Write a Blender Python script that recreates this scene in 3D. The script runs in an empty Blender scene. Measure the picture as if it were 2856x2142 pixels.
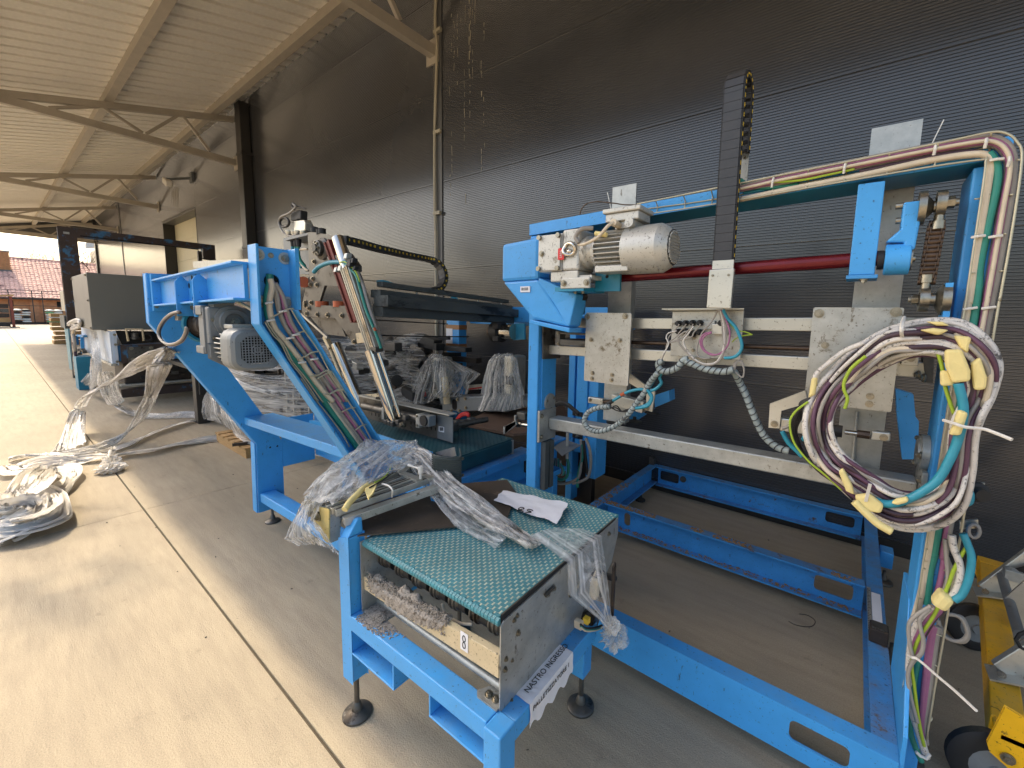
import bpy, bmesh, math, random
from mathutils import Vector, Matrix
from mathutils.geometry import tessellate_polygon
random.seed(7)
R = math.radians
S = bpy.context.scene
COL = S.collection

# ------------------------------------------------------------------ camera, sky, sun, exposure
# x runs along the wall to the right, y towards the wall, z up; the camera stands above the origin
F_PX, PITCH, ROLL, YAW, CX, CY = 898.733, 0.120280666, 0.023733179, -0.643967012, 1172.298, 794.573
CAMH = 1.6
_fw = Vector((math.sin(YAW)*math.cos(PITCH), math.cos(YAW)*math.cos(PITCH), -math.sin(PITCH)))
_rt = Vector((math.cos(YAW), -math.sin(YAW), 0))
_up = _rt.cross(_fw)
_r2 = _rt*math.cos(ROLL)+_up*math.sin(ROLL)
_u2 = -_rt*math.sin(ROLL)+_up*math.cos(ROLL)
CAMLOC = Vector((0, 0, CAMH))
cd = bpy.data.cameras.new('camera')
cam = bpy.data.objects.new('camera', cd)
COL.objects.link(cam)
cam.matrix_world = Matrix(((_r2.x, _u2.x, -_fw.x, 0), (_r2.y, _u2.y, -_fw.y, 0), (_r2.z, _u2.z, -_fw.z, CAMH), (0, 0, 0, 1)))
cd.sensor_fit = 'HORIZONTAL'; cd.sensor_width = 36
cd.lens = F_PX/2212*36
cd.shift_x = (1106-CX)/2212; cd.shift_y = (CY-829.5)/2212
cd.clip_start = 0.05; cd.clip_end = 600
S.camera = cam

SUN_DIR = Vector((-5.3, -0.745, 5.1)).normalized()          # towards the sun
w = bpy.data.worlds.new('World'); S.world = w; w.use_nodes = True
nt = w.node_tree
sky = nt.nodes.new('ShaderNodeTexSky'); sky.sky_type = 'NISHITA'; sky.sun_disc = False
sky.sun_elevation = math.asin(SUN_DIR.z); sky.sun_rotation = math.atan2(SUN_DIR.x, SUN_DIR.y)
sky.air_density = 1.2; sky.dust_density = 5.0; sky.ozone_density = 0.6
nt.nodes['Background'].inputs['Strength'].default_value = 0.15
nt.links.new(sky.outputs['Color'], nt.nodes['Background'].inputs['Color'])
sl = bpy.data.lights.new('sun', 'SUN'); sl.energy = 2.0; sl.angle = R(1.0); sl.color = (1.0, 0.83, 0.58)
sun = bpy.data.objects.new('sun', sl); COL.objects.link(sun)
sun.rotation_euler = (-SUN_DIR).to_track_quat('-Z', 'Y').to_euler()
S.view_settings.view_transform = 'Standard'; S.view_settings.look = 'None'
S.view_settings.gamma = 1.0; S.view_settings.use_curve_mapping = False
S.view_settings.exposure = 1.42
S.render.engine = 'CYCLES'
S.cycles.max_bounces = 10; S.cycles.transparent_max_bounces = 24; S.cycles.diffuse_bounces = 5
S.cycles.caustics_reflective = False; S.cycles.caustics_refractive = False

# ------------------------------------------------------------------ measuring helper
def P(px, py, x=None, y=None, z=None):
    """real-world point seen at a place in the photo, on a plane of known x, y or z"""
    d = _fw+_r2*((px-CX)/F_PX)-_u2*((py-CY)/F_PX)
    t = (x/d.x) if x is not None else (y/d.y) if y is not None else ((z-CAMH)/d.z)
    return CAMLOC+d*t
def ZM(x0, y0, w, px):
    s = w/px*2212/2856; o = 2212/2856
    return lambda u, v: (x0*o+u*s, y0*o+v*s)
q1 = ZM(0, 0, 1428, 2212); q2 = ZM(1428, 0, 1428, 2212); q3 = ZM(0, 1071, 1428, 2212); q4 = ZM(1428, 1071, 1428, 2212)
a1 = ZM(0, 500, 700, 2212); a2 = ZM(350, 600, 700, 2212); a3 = ZM(700, 550, 800, 1896); a4 = ZM(650, 1100, 800, 2212)
a5 = ZM(1350, 550, 700, 2212); a6 = ZM(1950, 350, 906, 2212); a7 = ZM(1450, 850, 700, 2212); a8 = ZM(2050, 850, 806, 2057)
b1 = ZM(600, 200, 300, 711); b2 = ZM(1100, 0, 300, 622); b3 = ZM(2356, 350, 500, 1276); b4 = ZM(2356, 1350, 500, 1047)
b7 = ZM(900, 1450, 850, 2038); b8 = ZM(0, 550, 600, 2212)
c1 = ZM(0, 900, 700, 1787); c2 = ZM(150, 750, 450, 2133); c3 = ZM(550, 950, 450, 2133); c4 = ZM(1050, 750, 500, 2074)
c5 = ZM(1200, 1100, 550, 2212); c6 = ZM(1450, 1450, 350, 1452); c7 = ZM(750, 550, 300, 1422); c8 = ZM(1950, 150, 300, 1244)
d1 = ZM(2450, 1500, 350, 904); d2 = ZM(2450, 900, 406, 1684); d3 = ZM(1440, 850, 360, 623)
e2 = ZM(2556, 1450, 300, 413); e3 = ZM(1780, 550, 320, 677); e4 = ZM(930, 1000, 320, 1088)

# ------------------------------------------------------------------ materials
def _n(nt, t, **kw):
    n = nt.nodes.new(t)
    for k, v in kw.items(): setattr(n, k, v)
    return n
def lin(c):
    return tuple(((v/12.92) if v <= 0.04045 else ((v+0.055)/1.055)**2.4) for v in [x/255 for x in c])+(1,)
def mat(name, col, rough=0.5, metal=0.0, var=0.18, scale=5.0, wear=None, dust=0.0, bump=0.0, bscale=120, stretch=(1, 1, 1), dustcol=(150, 138, 115), spec=0.5, speck=0.0, speckcol=(44, 40, 36)):
    """procedural surface: base colour with mottling, optional worn patches (colour, amount, scale) and settled dust"""
    m = bpy.data.materials.new(name); m.use_nodes = True
    nt = m.node_tree; L = nt.links; b = nt.nodes['Principled BSDF']
    geo = _n(nt, 'ShaderNodeNewGeometry')
    mp = _n(nt, 'ShaderNodeMapping'); mp.inputs['Scale'].default_value = stretch
    L.new(geo.outputs['Position'], mp.inputs['Vector'])
    n1 = _n(nt, 'ShaderNodeTexNoise'); n1.inputs['Scale'].default_value = scale; n1.inputs['Detail'].default_value = 6; n1.inputs['Roughness'].default_value = 0.65
    L.new(mp.outputs[0], n1.inputs['Vector'])
    c = lin(col)
    ramp = _n(nt, 'ShaderNodeValToRGB')
    ramp.color_ramp.elements[0].position = 0.3; ramp.color_ramp.elements[1].position = 0.7
    ramp.color_ramp.elements[0].color = tuple(x*(1-var) for x in c[:3])+(1,)
    ramp.color_ramp.elements[1].color = tuple(min(1, x*(1+var)) for x in c[:3])+(1,)
    L.new(n1.outputs['Fac'], ramp.inputs['Fac'])
    out = ramp.outputs['Color']
    if wear:
        wc, amt, ws = wear
        n2 = _n(nt, 'ShaderNodeTexNoise'); n2.inputs['Scale'].default_value = ws; n2.inputs['Detail'].default_value = 9; n2.inputs['Roughness'].default_value = 0.7
        L.new(mp.outputs[0], n2.inputs['Vector'])
        r2 = _n(nt, 'ShaderNodeValToRGB'); r2.color_ramp.elements[0].position = 0.735-amt*0.5; r2.color_ramp.elements[1].position = 0.80-amt*0.5
        L.new(n2.outputs['Fac'], r2.inputs['Fac'])
        mx = _n(nt, 'ShaderNodeMix', data_type='RGBA'); mx.inputs[7].default_value = lin(wc)
        L.new(r2.outputs['Color'], mx.inputs[0]); L.new(out, mx.inputs[6]); out = mx.outputs[2]
    if dust > 0:
        sp = _n(nt, 'ShaderNodeSeparateXYZ'); L.new(geo.outputs['Normal'], sp.inputs[0])
        r3 = _n(nt, 'ShaderNodeMapRange'); r3.inputs[1].default_value = 0.6; r3.inputs[2].default_value = 0.98
        L.new(sp.outputs['Z'], r3.inputs[0])
        n3 = _n(nt, 'ShaderNodeTexNoise'); n3.inputs['Scale'].default_value = 9; n3.inputs['Detail'].default_value = 8; n3.inputs['Roughness'].default_value = 0.75
        L.new(geo.outputs['Position'], n3.inputs['Vector'])
        r4 = _n(nt, 'ShaderNodeMapRange'); r4.inputs[1].default_value = 0.35; r4.inputs[2].default_value = 0.7; r4.inputs[4].default_value = dust
        L.new(n3.outputs['Fac'], r4.inputs[0])
        mu = _n(nt, 'ShaderNodeMath', operation='MULTIPLY'); L.new(r3.outputs[0], mu.inputs[0]); L.new(r4.outputs[0], mu.inputs[1])
        mx = _n(nt, 'ShaderNodeMix', data_type='RGBA'); mx.inputs[7].default_value = lin(dustcol)
        L.new(mu.outputs[0], mx.inputs[0]); L.new(out, mx.inputs[6]); out = mx.outputs[2]
    if speck > 0:
        # chips, pinholes and grime marks of two sizes
        for sc_, st_, th in ((95, (1, 1, 1), 0.675), (26, (1, 1, 0.35), 0.70)):
            mp2 = _n(nt, 'ShaderNodeMapping'); mp2.inputs['Scale'].default_value = st_; L.new(geo.outputs['Position'], mp2.inputs['Vector'])
            n5 = _n(nt, 'ShaderNodeTexNoise'); n5.inputs['Scale'].default_value = sc_; n5.inputs['Detail'].default_value = 5; n5.inputs['Roughness'].default_value = 0.7
            L.new(mp2.outputs[0], n5.inputs['Vector'])
            r5 = _n(nt, 'ShaderNodeMapRange'); r5.inputs[1].default_value = th-speck*0.14; r5.inputs[2].default_value = th+0.05-speck*0.14; r5.inputs[4].default_value = 0.75
            L.new(n5.outputs['Fac'], r5.inputs[0])
            mx = _n(nt, 'ShaderNodeMix', data_type='RGBA'); mx.inputs[7].default_value = lin(speckcol)
            L.new(r5.outputs[0], mx.inputs[0]); L.new(out, mx.inputs[6]); out = mx.outputs[2]
    L.new(out, b.inputs['Base Color'])
    rr = _n(nt, 'ShaderNodeMapRange'); rr.inputs[3].default_value = max(0.04, rough-0.1); rr.inputs[4].default_value = min(1, rough+0.14)
    L.new(n1.outputs['Fac'], rr.inputs[0]); L.new(rr.outputs[0], b.inputs['Roughness'])
    b.inputs['Metallic'].default_value = metal
    b.inputs['Specular IOR Level'].default_value = spec
    if bump > 0:
        n4 = _n(nt, 'ShaderNodeTexNoise'); n4.inputs['Scale'].default_value = bscale; n4.inputs['Detail'].default_value = 4
        L.new(mp.outputs[0], n4.inputs['Vector'])
        bp = _n(nt, 'ShaderNodeBump'); bp.inputs['Strength'].default_value = bump; bp.inputs['Distance'].default_value = 0.004
        L.new(n4.outputs['Fac'], bp.inputs['Height']); L.new(bp.outputs[0], b.inputs['Normal'])
    return m
def film_mat(name, tint, base, gain, scale, rough=0.16, sw=0.6, stretch=(1, 1, 1), bump=0.6):
    """thin clear stretch film: see-through, whiter where it folds or is seen edge-on"""
    m = bpy.data.materials.new(name); m.use_nodes = True
    nt = m.node_tree; L = nt.links
    b = nt.nodes['Principled BSDF']; b.inputs['Base Color'].default_value = tint; b.inputs['Roughness'].default_value = rough
    b.inputs['Specular IOR Level'].default_value = 0.8
    tr = _n(nt, 'ShaderNodeBsdfTransparent'); tr.inputs[0].default_value = (0.96, 0.97, 0.97, 1)
    tl = _n(nt, 'ShaderNodeBsdfTranslucent'); tl.inputs[0].default_value = tint
    lw = _n(nt, 'ShaderNodeLayerWeight'); lw.inputs['Blend'].default_value = 0.35
    geo = _n(nt, 'ShaderNodeNewGeometry')
    n1 = _n(nt, 'ShaderNodeTexNoise'); n1.inputs['Scale'].default_value = scale; n1.inputs['Detail'].default_value = 5; n1.inputs['Distortion'].default_value = 2.2
    mp = _n(nt, 'ShaderNodeMapping'); mp.inputs['Scale'].default_value = stretch
    L.new(geo.outputs['Position'], mp.inputs['Vector']); L.new(mp.outputs[0], n1.inputs['Vector'])
    mr = _n(nt, 'ShaderNodeMapRange'); mr.inputs[1].default_value = 0.45; mr.inputs[2].default_value = 0.75; mr.inputs[4].default_value = gain
    L.new(n1.outputs['Fac'], mr.inputs[0])
    ad = _n(nt, 'ShaderNodeMath', operation='MULTIPLY_ADD'); ad.inputs[1].default_value = 0.45; L.new(lw.outputs['Facing'], ad.inputs[0]); L.new(mr.outputs[0], ad.inputs[2])
    at = _n(nt, 'ShaderNodeAttribute'); at.attribute_name = 'streak'
    a1_ = _n(nt, 'ShaderNodeMath', operation='MULTIPLY_ADD'); a1_.inputs[1].default_value = sw; L.new(at.outputs['Fac'], a1_.inputs[0]); L.new(ad.outputs[0], a1_.inputs[2])
    a2_ = _n(nt, 'ShaderNodeMath', operation='ADD', use_clamp=True); a2_.inputs[1].default_value = base; L.new(a1_.outputs[0], a2_.inputs[0])
    bp = _n(nt, 'ShaderNodeBump'); bp.inputs['Strength'].default_value = bump; bp.inputs['Distance'].default_value = 0.012
    L.new(n1.outputs['Fac'], bp.inputs['Height']); L.new(bp.outputs[0], b.inputs['Normal'])
    m1 = _n(nt, 'ShaderNodeMixShader'); m1.inputs[0].default_value = 0.4; L.new(b.outputs[0], m1.inputs[1]); L.new(tl.outputs[0], m1.inputs[2])
    m2 = _n(nt, 'ShaderNodeMixShader'); L.new(a2_.outputs[0], m2.inputs[0]); L.new(tr.outputs[0], m2.inputs[1]); L.new(m1.outputs[0], m2.inputs[2])
    L.new(m2.outputs[0], nt.nodes['Material Output'].inputs['Surface'])
    return m
M = {}
M['blue'] = mat('blue_paint', (66, 157, 224), 0.38, 0, 0.10, 4, wear=((40, 70, 95), 0.12, 22), dust=0.34, bump=0.12, bscale=260, dustcol=(128, 142, 150), speck=0.35)
M['blue_worn'] = mat('worn_blue_paint', (60, 142, 206), 0.45, 0, 0.16, 5, wear=((92, 70, 52), 0.28, 9), dust=0.6, bump=0.2, dustcol=(120, 98, 74), speck=0.45)
M['teal_blue'] = mat('teal_and_shaded_blue', (34, 126, 156), 0.4, 0, 0.12, 4, wear=((40, 60, 70), 0.1, 20), dust=0.3, bump=0.1, speck=0.3)  # teal parts, and the shaded look of the head beam underside
M['old_blue'] = mat('flaking_blue_paint', (66, 52, 46), 0.5, 0, 0.3, 5, wear=((58, 110, 150), 0.40, 3.5), dust=0.3, bump=0.3)
M['galv'] = mat('galvanised_steel', (176, 177, 172), 0.42, 0.55, 0.20, 14, wear=((98, 90, 76), 0.22, 14), dust=0.25, bump=0.08, speck=0.4, speckcol=(84, 74, 58))
M['plate'] = mat('bare_steel_plate', (176, 176, 171), 0.36, 0.7, 0.2, 11, wear=((112, 104, 88), 0.28, 9), bump=0.06, speck=0.55, speckcol=(92, 80, 62))
M['oily'] = mat('oily_steel', (94, 92, 88), 0.42, 0.65, 0.3, 10, wear=((48, 42, 36), 0.34, 9), bump=0.1)
M['alu'] = mat('aluminium', (196, 194, 184), 0.34, 0.7, 0.12, 6, wear=((110, 104, 92), 0.16, 14), stretch=(0.3, 1, 1), dust=0.2, speck=0.4, speckcol=(92, 80, 62))
M['chrome'] = mat('chromed_rod', (205, 198, 186), 0.12, 1.0, 0.06, 6)
M['silver'] = mat('silver_paint', (192, 190, 182), 0.4, 0.35, 0.10, 8, wear=((124, 114, 98), 0.22, 12), dust=0.35, bump=0.05, speck=0.6, speckcol=(74, 66, 56))
M['grey_cast'] = mat('grey_casting', (122, 126, 128), 0.5, 0.2, 0.14, 9, wear=((80, 74, 66), 0.2, 14), dust=0.4, bump=0.15)
M['grey_cover'] = mat('grey_sheet', (116, 122, 125), 0.42, 0.1, 0.12, 4, wear=((96, 94, 88), 0.2, 6), dust=0.3, speck=0.3)
M['bolt'] = mat('zinc_bolt', (150, 144, 130), 0.3, 0.9, 0.3, 60)
M['black'] = mat('black_plastic', (52, 53, 56), 0.45, 0, 0.2, 20, dust=0.3)
M['rubber'] = mat('black_rubber', (30, 30, 31), 0.6, 0, 0.25, 14, dust=0.35)
M['hole'] = mat('dark_void', (16, 15, 14), 0.8, 0, 0.2, 10)
M['brownmetal'] = mat('dark_brown_steel', (58, 50, 44), 0.5, 0.3, 0.3, 8, wear=((90, 72, 56), 0.25, 9))
M['chain'] = mat('greasy_chain', (88, 72, 60), 0.38, 0.7, 0.3, 30)
M['darkbeam'] = mat('dark_guide_beam', (86, 90, 88), 0.5, 0.1, 0.25, 7, wear=((30, 30, 30), 0.35, 6), stretch=(1, 0.25, 1), dust=0.35, dustcol=(110, 116, 114))
M['red'] = mat('red_varnished_shaft', (104, 22, 30), 0.22, 0.35, 0.22, 7, wear=((60, 30, 26), 0.16, 8))
M['redrack'] = mat('red_rack', (110, 34, 30), 0.5, 0.1, 0.2, 20)
M['orange'] = mat('orange_roller', (176, 84, 44), 0.5, 0, 0.15, 12)
M['teal_belt'] = mat('teal_belt_plastic', (62, 130, 142), 0.45, 0, 0.22, 7, wear=((112, 138, 136), 0.30, 5), dust=0.42, dustcol=(120, 146, 140), speck=0.3)
M['teal_dark'] = mat('dark_teal_belt', (22, 66, 76), 0.45, 0, 0.25, 7, dust=0.35, dustcol=(70, 98, 98))
M['cream'] = mat('cream_cable', (206, 192, 168), 0.5, 0, 0.12, 18, wear=((70, 60, 52), 0.14, 26))
M['white_cable'] = mat('white_cable', (208, 202, 194), 0.45, 0, 0.10, 18, wear=((88, 80, 72), 0.26, 34), speck=0.7)
M['purple'] = mat('purple_cable', (92, 60, 80), 0.45, 0, 0.15, 18, wear=((48, 40, 44), 0.15, 26))
M['mauve'] = mat('mauve_cable', (158, 100, 134), 0.45, 0, 0.12, 18)
M['darkpurple'] = mat('dark_purple_cable', (62, 42, 54), 0.45, 0, 0.15, 18, wear=((160, 150, 130), 0.14, 40))
M['green'] = mat('green_cable', (42, 132, 116), 0.45, 0, 0.12, 18)
M['cyan'] = mat('cyan_cable', (44, 140, 162), 0.42, 0, 0.12, 18)
M['grey_cable'] = mat('grey_cable', (150, 144, 136), 0.5, 0, 0.12, 18)
M['yg'] = mat('earth_cable', (156, 180, 50), 0.5, 0, 0.1, 18)
M['black_cable'] = mat('black_cable', (34, 32, 32), 0.5, 0, 0.1, 18)
M['spiral'] = mat('grey_spiral_wrap', (150, 160, 158), 0.4, 0, 0.2, 18, wear=((84, 84, 80), 0.3, 20))
M['tape'] = mat('masking_tape', (226, 208, 142), 0.75, 0, 0.08, 30, bump=0.5, bscale=60)
M['zip'] = mat('white_nylon', (220, 216, 208), 0.4, 0, 0.05, 20)
M['wire'] = mat('zinc_wire', (190, 184, 160), 0.4, 0.5, 0.1, 20)
M['paper'] = mat('white_paper', (226, 226, 230), 0.8, 0, 0.04, 12, bump=0.6, bscale=22)
M['ink'] = mat('black_ink', (26, 26, 28), 0.6, 0, 0.1, 30)
M['cardboard'] = mat('brown_tape', (150, 106, 66), 0.4, 0, 0.1, 12)
M['yellow'] = mat('yellow_paint', (236, 178, 22), 0.38, 0, 0.10, 5, wear=((120, 80, 30), 0.14, 16), dust=0.35, bump=0.1, speck=0.4)
M['cream_bar'] = mat('cream_painted_bar', (206, 188, 152), 0.55, 0, 0.12, 8, wear=((96, 84, 70), 0.22, 18), bump=0.1, speck=0.6)
M['granule'] = mat('grey_granules', (150, 142, 132), 0.9, 0, 0.35, 160, wear=((92, 84, 74), 0.4, 90))
M['rust_plate'] = mat('brown_rusty_plate', (86, 76, 66), 0.5, 0.35, 0.28, 7, wear=((120, 104, 88), 0.30, 14), bump=0.12)
M['yellow_zinc'] = mat('yellow_zinc_plate', (198, 180, 116), 0.45, 0.35, 0.12, 16, wear=((150, 140, 110), 0.2, 20), speck=0.4)
M['wood'] = mat('pale_wood', (176, 140, 92), 0.75, 0, 0.22, 10, stretch=(0.6, 6, 6), wear=((112, 84, 54), 0.2, 8), bump=0.2)
M['board'] = mat('dark_plywood', (112, 88, 72), 0.6, 0, 0.2, 6, stretch=(0.4, 5, 5), wear=((140, 116, 100), 0.25, 5))
M['film'] = film_mat('clear_stretch_film', (0.88, 0.88, 0.87, 1), 0.07, 0.42, 10)
M['film_dense'] = film_mat('gathered_stretch_film', (0.88, 0.86, 0.83, 1), 0.34, 0.55, 15)
M['film_pile'] = film_mat('crumpled_film', (0.88, 0.85, 0.80, 1), 0.86, 0.3, 12, 0.4)
M['film_clear'] = film_mat('thin_clear_film', (0.92, 0.92, 0.91, 1), 0.03, 0.42, 9, 0.12, 0.6, (2.2, 2.2, 0.35), 0.35)
M['film_wrap'] = film_mat('wound_stretch_film', (0.92, 0.92, 0.91, 1), 0.02, 0.6, 6, 0.12, 0.6, (0.35, 0.5, 5.0), 0.3)
M['truss'] = mat('grey_truss_paint', (172, 164, 152), 0.5, 0, 0.10, 4, bump=0.05)
M['roof'] = mat('cream_roof_sheet', (244, 240, 232), 0.5, 0, 0.06, 22, bump=0.05)
M['flash'] = mat('grey_flashing', (98, 98, 98), 0.42, 0.2, 0.1, 3)
M['darkpipe'] = mat('dark_downpipe', (52, 50, 48), 0.42, 0.1, 0.12, 3)
M['conduit'] = mat('beige_conduit', (176, 168, 148), 0.5, 0, 0.08, 6)
M['door'] = mat('cream_door', (206, 196, 164), 0.5, 0, 0.05, 3)

# ------------------------------------------------------------------ mesh builder
class MB:
    def __init__(s): s.v = []; s.f = []
    def add(s, vs, fs):
        o = len(s.v); s.v += [tuple(v) for v in vs]; s.f += [tuple(i+o for i in f) for f in fs]; return s
    def box(s, x0, x1, y0, y1, z0, z1):
        return s.hexa([(x0, y0, z0), (x1, y0, z0), (x1, y1, z0), (x0, y1, z0)], [(x0, y0, z1), (x1, y0, z1), (x1, y1, z1), (x0, y1, z1)])
    def hexa(s, a, b):
        return s.add(list(a)+list(b), [(3, 2, 1, 0), (4, 5, 6, 7), (0, 1, 5, 4), (1, 2, 6, 5), (2, 3, 7, 6), (3, 0, 4, 7)])
    def obox(s, c, ax, ay, az):
        c, ax, ay, az = map(Vector, (c, ax, ay, az)); ax, ay, az = ax/2, ay/2, az/2
        return s.hexa([c-ax-ay-az, c+ax-ay-az, c+ax+ay-az, c-ax+ay-az], [c-ax-ay+az, c+ax-ay+az, c+ax+ay+az, c-ax+ay+az])
    def bar(s, p0, p1, w, h, up=(0, 0, 1)):
        p0, p1, up = Vector(p0), Vector(p1), Vector(up); d = (p1-p0); dn = d.normalized()
        side = dn.cross(up).normalized(); u = side.cross(dn)
        return s.obox((p0+p1)/2, d, side*w, u*h)
    def prism(s, poly, ext, holes=()):
        """polygon (3-D, planar, with holes) pushed along ext"""
        ext = Vector(ext); loops = [[Vector(p) for p in poly]]+[[Vector(p) for p in h] for h in holes]
        flat = [p for l in loops for p in l]; n = len(flat)
        tris = tessellate_polygon(loops)
        s_ = sum(((flat[b]-flat[a]).cross(flat[c]-flat[a]).dot(ext) for a, b, c in tris))
        fs = []
        for t in tris:
            t = tuple(t) if s_ < 0 else tuple(reversed(t))
            fs.append(t); fs.append(tuple(i+n for i in reversed(t)))
        if not holes:
            k = list(range(n)) if s_ < 0 else list(range(n))[::-1]
            fs = [tuple(k), tuple(i+n for i in reversed(k))]
        o = 0
        for l in loops:
            m = len(l)
            for i in range(m):
                a, b = o+i, o+(i+1) % m
                fs.append((a, b, b+n, a+n))
            o += m
        return s.add(flat+[p+ext for p in flat], fs)
    def cyl(s, p0, p1, r, n=16, r2=None, cap=True):
        p0, p1 = Vector(p0), Vector(p1); r2 = r if r2 is None else r2
        d = (p1-p0).normalized(); a = d.orthogonal().normalized(); b = d.cross(a)
        ring = [(a*math.cos(2*math.pi*i/n)+b*math.sin(2*math.pi*i/n)) for i in range(n)]
        vs = [p0+q*r for q in ring]+[p1+q*r2 for q in ring]
        fs = [(i, (i+1) % n, n+(i+1) % n, n+i) for i in range(n)]
        if cap: fs += [tuple(range(n))[::-1], tuple(range(n, 2*n))]
        return s.add(vs, fs)
    def lathe(s, p0, ax, prof, n=20):
        """prof: list of (along, radius)"""
        p0, d = Vector(p0), Vector(ax).normalized(); a = d.orthogonal().normalized(); b = d.cross(a)
        vs = [p0+d*h+(a*math.cos(2*math.pi*i/n)+b*math.sin(2*math.pi*i/n))*max(r, 1e-4) for h, r in prof for i in range(n)]
        fs = [(k*n+i, k*n+(i+1) % n, (k+1)*n+(i+1) % n, (k+1)*n+i) for k in range(len(prof)-1) for i in range(n)]
        fs += [tuple(range(n))[::-1], tuple(range((len(prof)-1)*n, len(prof)*n))]
        return s.add(vs, fs)
    def tube(s, pts, r, n=7, closed=False, rs=None):
        pts = [Vector(p) for p in pts]; m = len(pts); up = None; vs = []
        for i in range(m):
            t = (pts[(i+1) % m]-pts[i-1]) if closed else (pts[min(i+1, m-1)]-pts[max(i-1, 0)])
            t = t.normalized() if t.length > 1e-9 else Vector((0, 0, 1))
            up = (up-t*up.dot(t)).normalized() if up is not None and (up-t*up.dot(t)).length > 1e-6 else t.orthogonal().normalized()
            b = t.cross(up); rr = rs[i] if rs else r
            vs += [pts[i]+(up*math.cos(2*math.pi*k/n)+b*math.sin(2*math.pi*k/n))*rr for k in range(n)]
        q = m if closed else m-1
        fs = [(i*n+k, i*n+(k+1) % n, ((i+1) % m)*n+(k+1) % n, ((i+1) % m)*n+k) for i in range(q) for k in range(n)]
        if not closed: fs += [tuple(range(n))[::-1], tuple(range((m-1)*n, m*n))]
        return s.add(vs, fs)
    def grid(s, rows):
        m, n = len(rows), len(rows[0])
        return s.add([p for r in rows for p in r], [(i*n+k, i*n+k+1, (i+1)*n+k+1, (i+1)*n+k) for i in range(m-1) for k in range(n-1)])
    def build(s, name, m, parent=None, smooth=None, bevel=0, label=None, stuff=False):
        me = bpy.data.meshes.new(name)
        c = Vector([sum(v[i] for v in s.v)/len(s.v) for i in range(3)]) if s.v else Vector()
        me.from_pydata([Vector(v)-c for v in s.v], [], s.f); me.update()
        me.materials.append(M[m] if isinstance(m, str) else m)
        if smooth is not None:
            me.shade_smooth()
            if smooth < 180: me.set_sharp_from_angle(angle=R(smooth))
        o = bpy.data.objects.new(name, me); COL.objects.link(o)
        put(o, c, parent)
        if bevel:
            bv = o.modifiers.new('edge', 'BEVEL'); bv.width = bevel; bv.segments = 2; bv.limit_method = 'ANGLE'; bv.angle_limit = R(50)
        if label: o['label'] = label
        if stuff: o['kind'] = 'stuff'
        return o
def streaks(o, n, seed, power=3):
    """fold lines of film: one random whiteness per pleat"""
    rr = random.Random(seed); col = [rr.random()**power for _ in range(n)]
    a = o.data.attributes.new('streak', 'FLOAT', 'POINT')
    for i in range(len(o.data.vertices)): a.data[i].value = col[i % n]
    return o
WLOC = {}
def put(o, c, parent):
    WLOC[o.name] = Vector(c)
    if parent is not None:
        o.parent = parent; o.location = Vector(c)-WLOC[parent.name]
    else: o.location = c
def thing(name, label, cat, loc, group=None):
    o = bpy.data.objects.new(name, None); COL.objects.link(o); o.empty_display_size = 0.1
    put(o, Vector(loc), None); return tag(o, label, cat, group)
def tag(o, label, cat, group=None):
    o['label'] = label; o['category'] = cat
    if group: o['group'] = group
    return o
def struct(o): o['kind'] = 'structure'; return o
def clone(src, c, parent, name=None, rot=None):
    """alike piece sharing its mesh"""
    o = src.copy(); COL.objects.link(o)
    o.parent = None; put(o, c, parent)
    if rot is not None: o.rotation_euler = rot
    return o
def spl(pts, k=8, closed=False):
    """Catmull-Rom through points"""
    pts = [Vector(p) for p in pts]; m = len(pts); out = []
    for i in range(m if closed else m-1):
        g = (lambda j: pts[j % m]) if closed else (lambda j: pts[max(0, min(m-1, j))])
        p0, p1, p2, p3 = g(i-1), g(i), g(i+1), g(i+2)
        for j in range(k):
            t = j/k
            out.append(0.5*((2*p1)+(p2-p0)*t+(2*p0-5*p1+4*p2-p3)*t*t+(3*p1-p0-3*p2+p3)*t**3))
    if not closed: out.append(pts[-1])
    return out
def cable(name, m, pts, r, parent=None, n=7, k=7):
    return MB().tube(spl(pts, k), r, n).build(name, m, parent, smooth=180)
def rect_yz(x, y0, y1, z0, z1): return [(x, y0, z0), (x, y1, z0), (x, y1, z1), (x, y0, z1)]
def rrect(o, u, v, x0, x1, y0, y1, r, k=4):
    """rounded rectangle as 3-D points on the plane o + u,v"""
    o, u, v = Vector(o), Vector(u), Vector(v); pts = []
    for cx, cy, a0 in ((x1-r, y1-r, 0), (x0+r, y1-r, 90), (x0+r, y0+r, 180), (x1-r, y0+r, 270)):
        for i in range(k+1):
            a = R(a0+90*i/k); pts.append(o+u*(cx+r*math.cos(a))+v*(cy+r*math.sin(a)))
    return pts
def circ(o, u, v, cx, cy, r, k=14):
    o, u, v = Vector(o), Vector(u), Vector(v)
    return [o+u*(cx+r*math.cos(2*math.pi*i/k))+v*(cy+r*math.sin(2*math.pi*i/k)) for i in range(k)]
_bolts = {}
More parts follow.
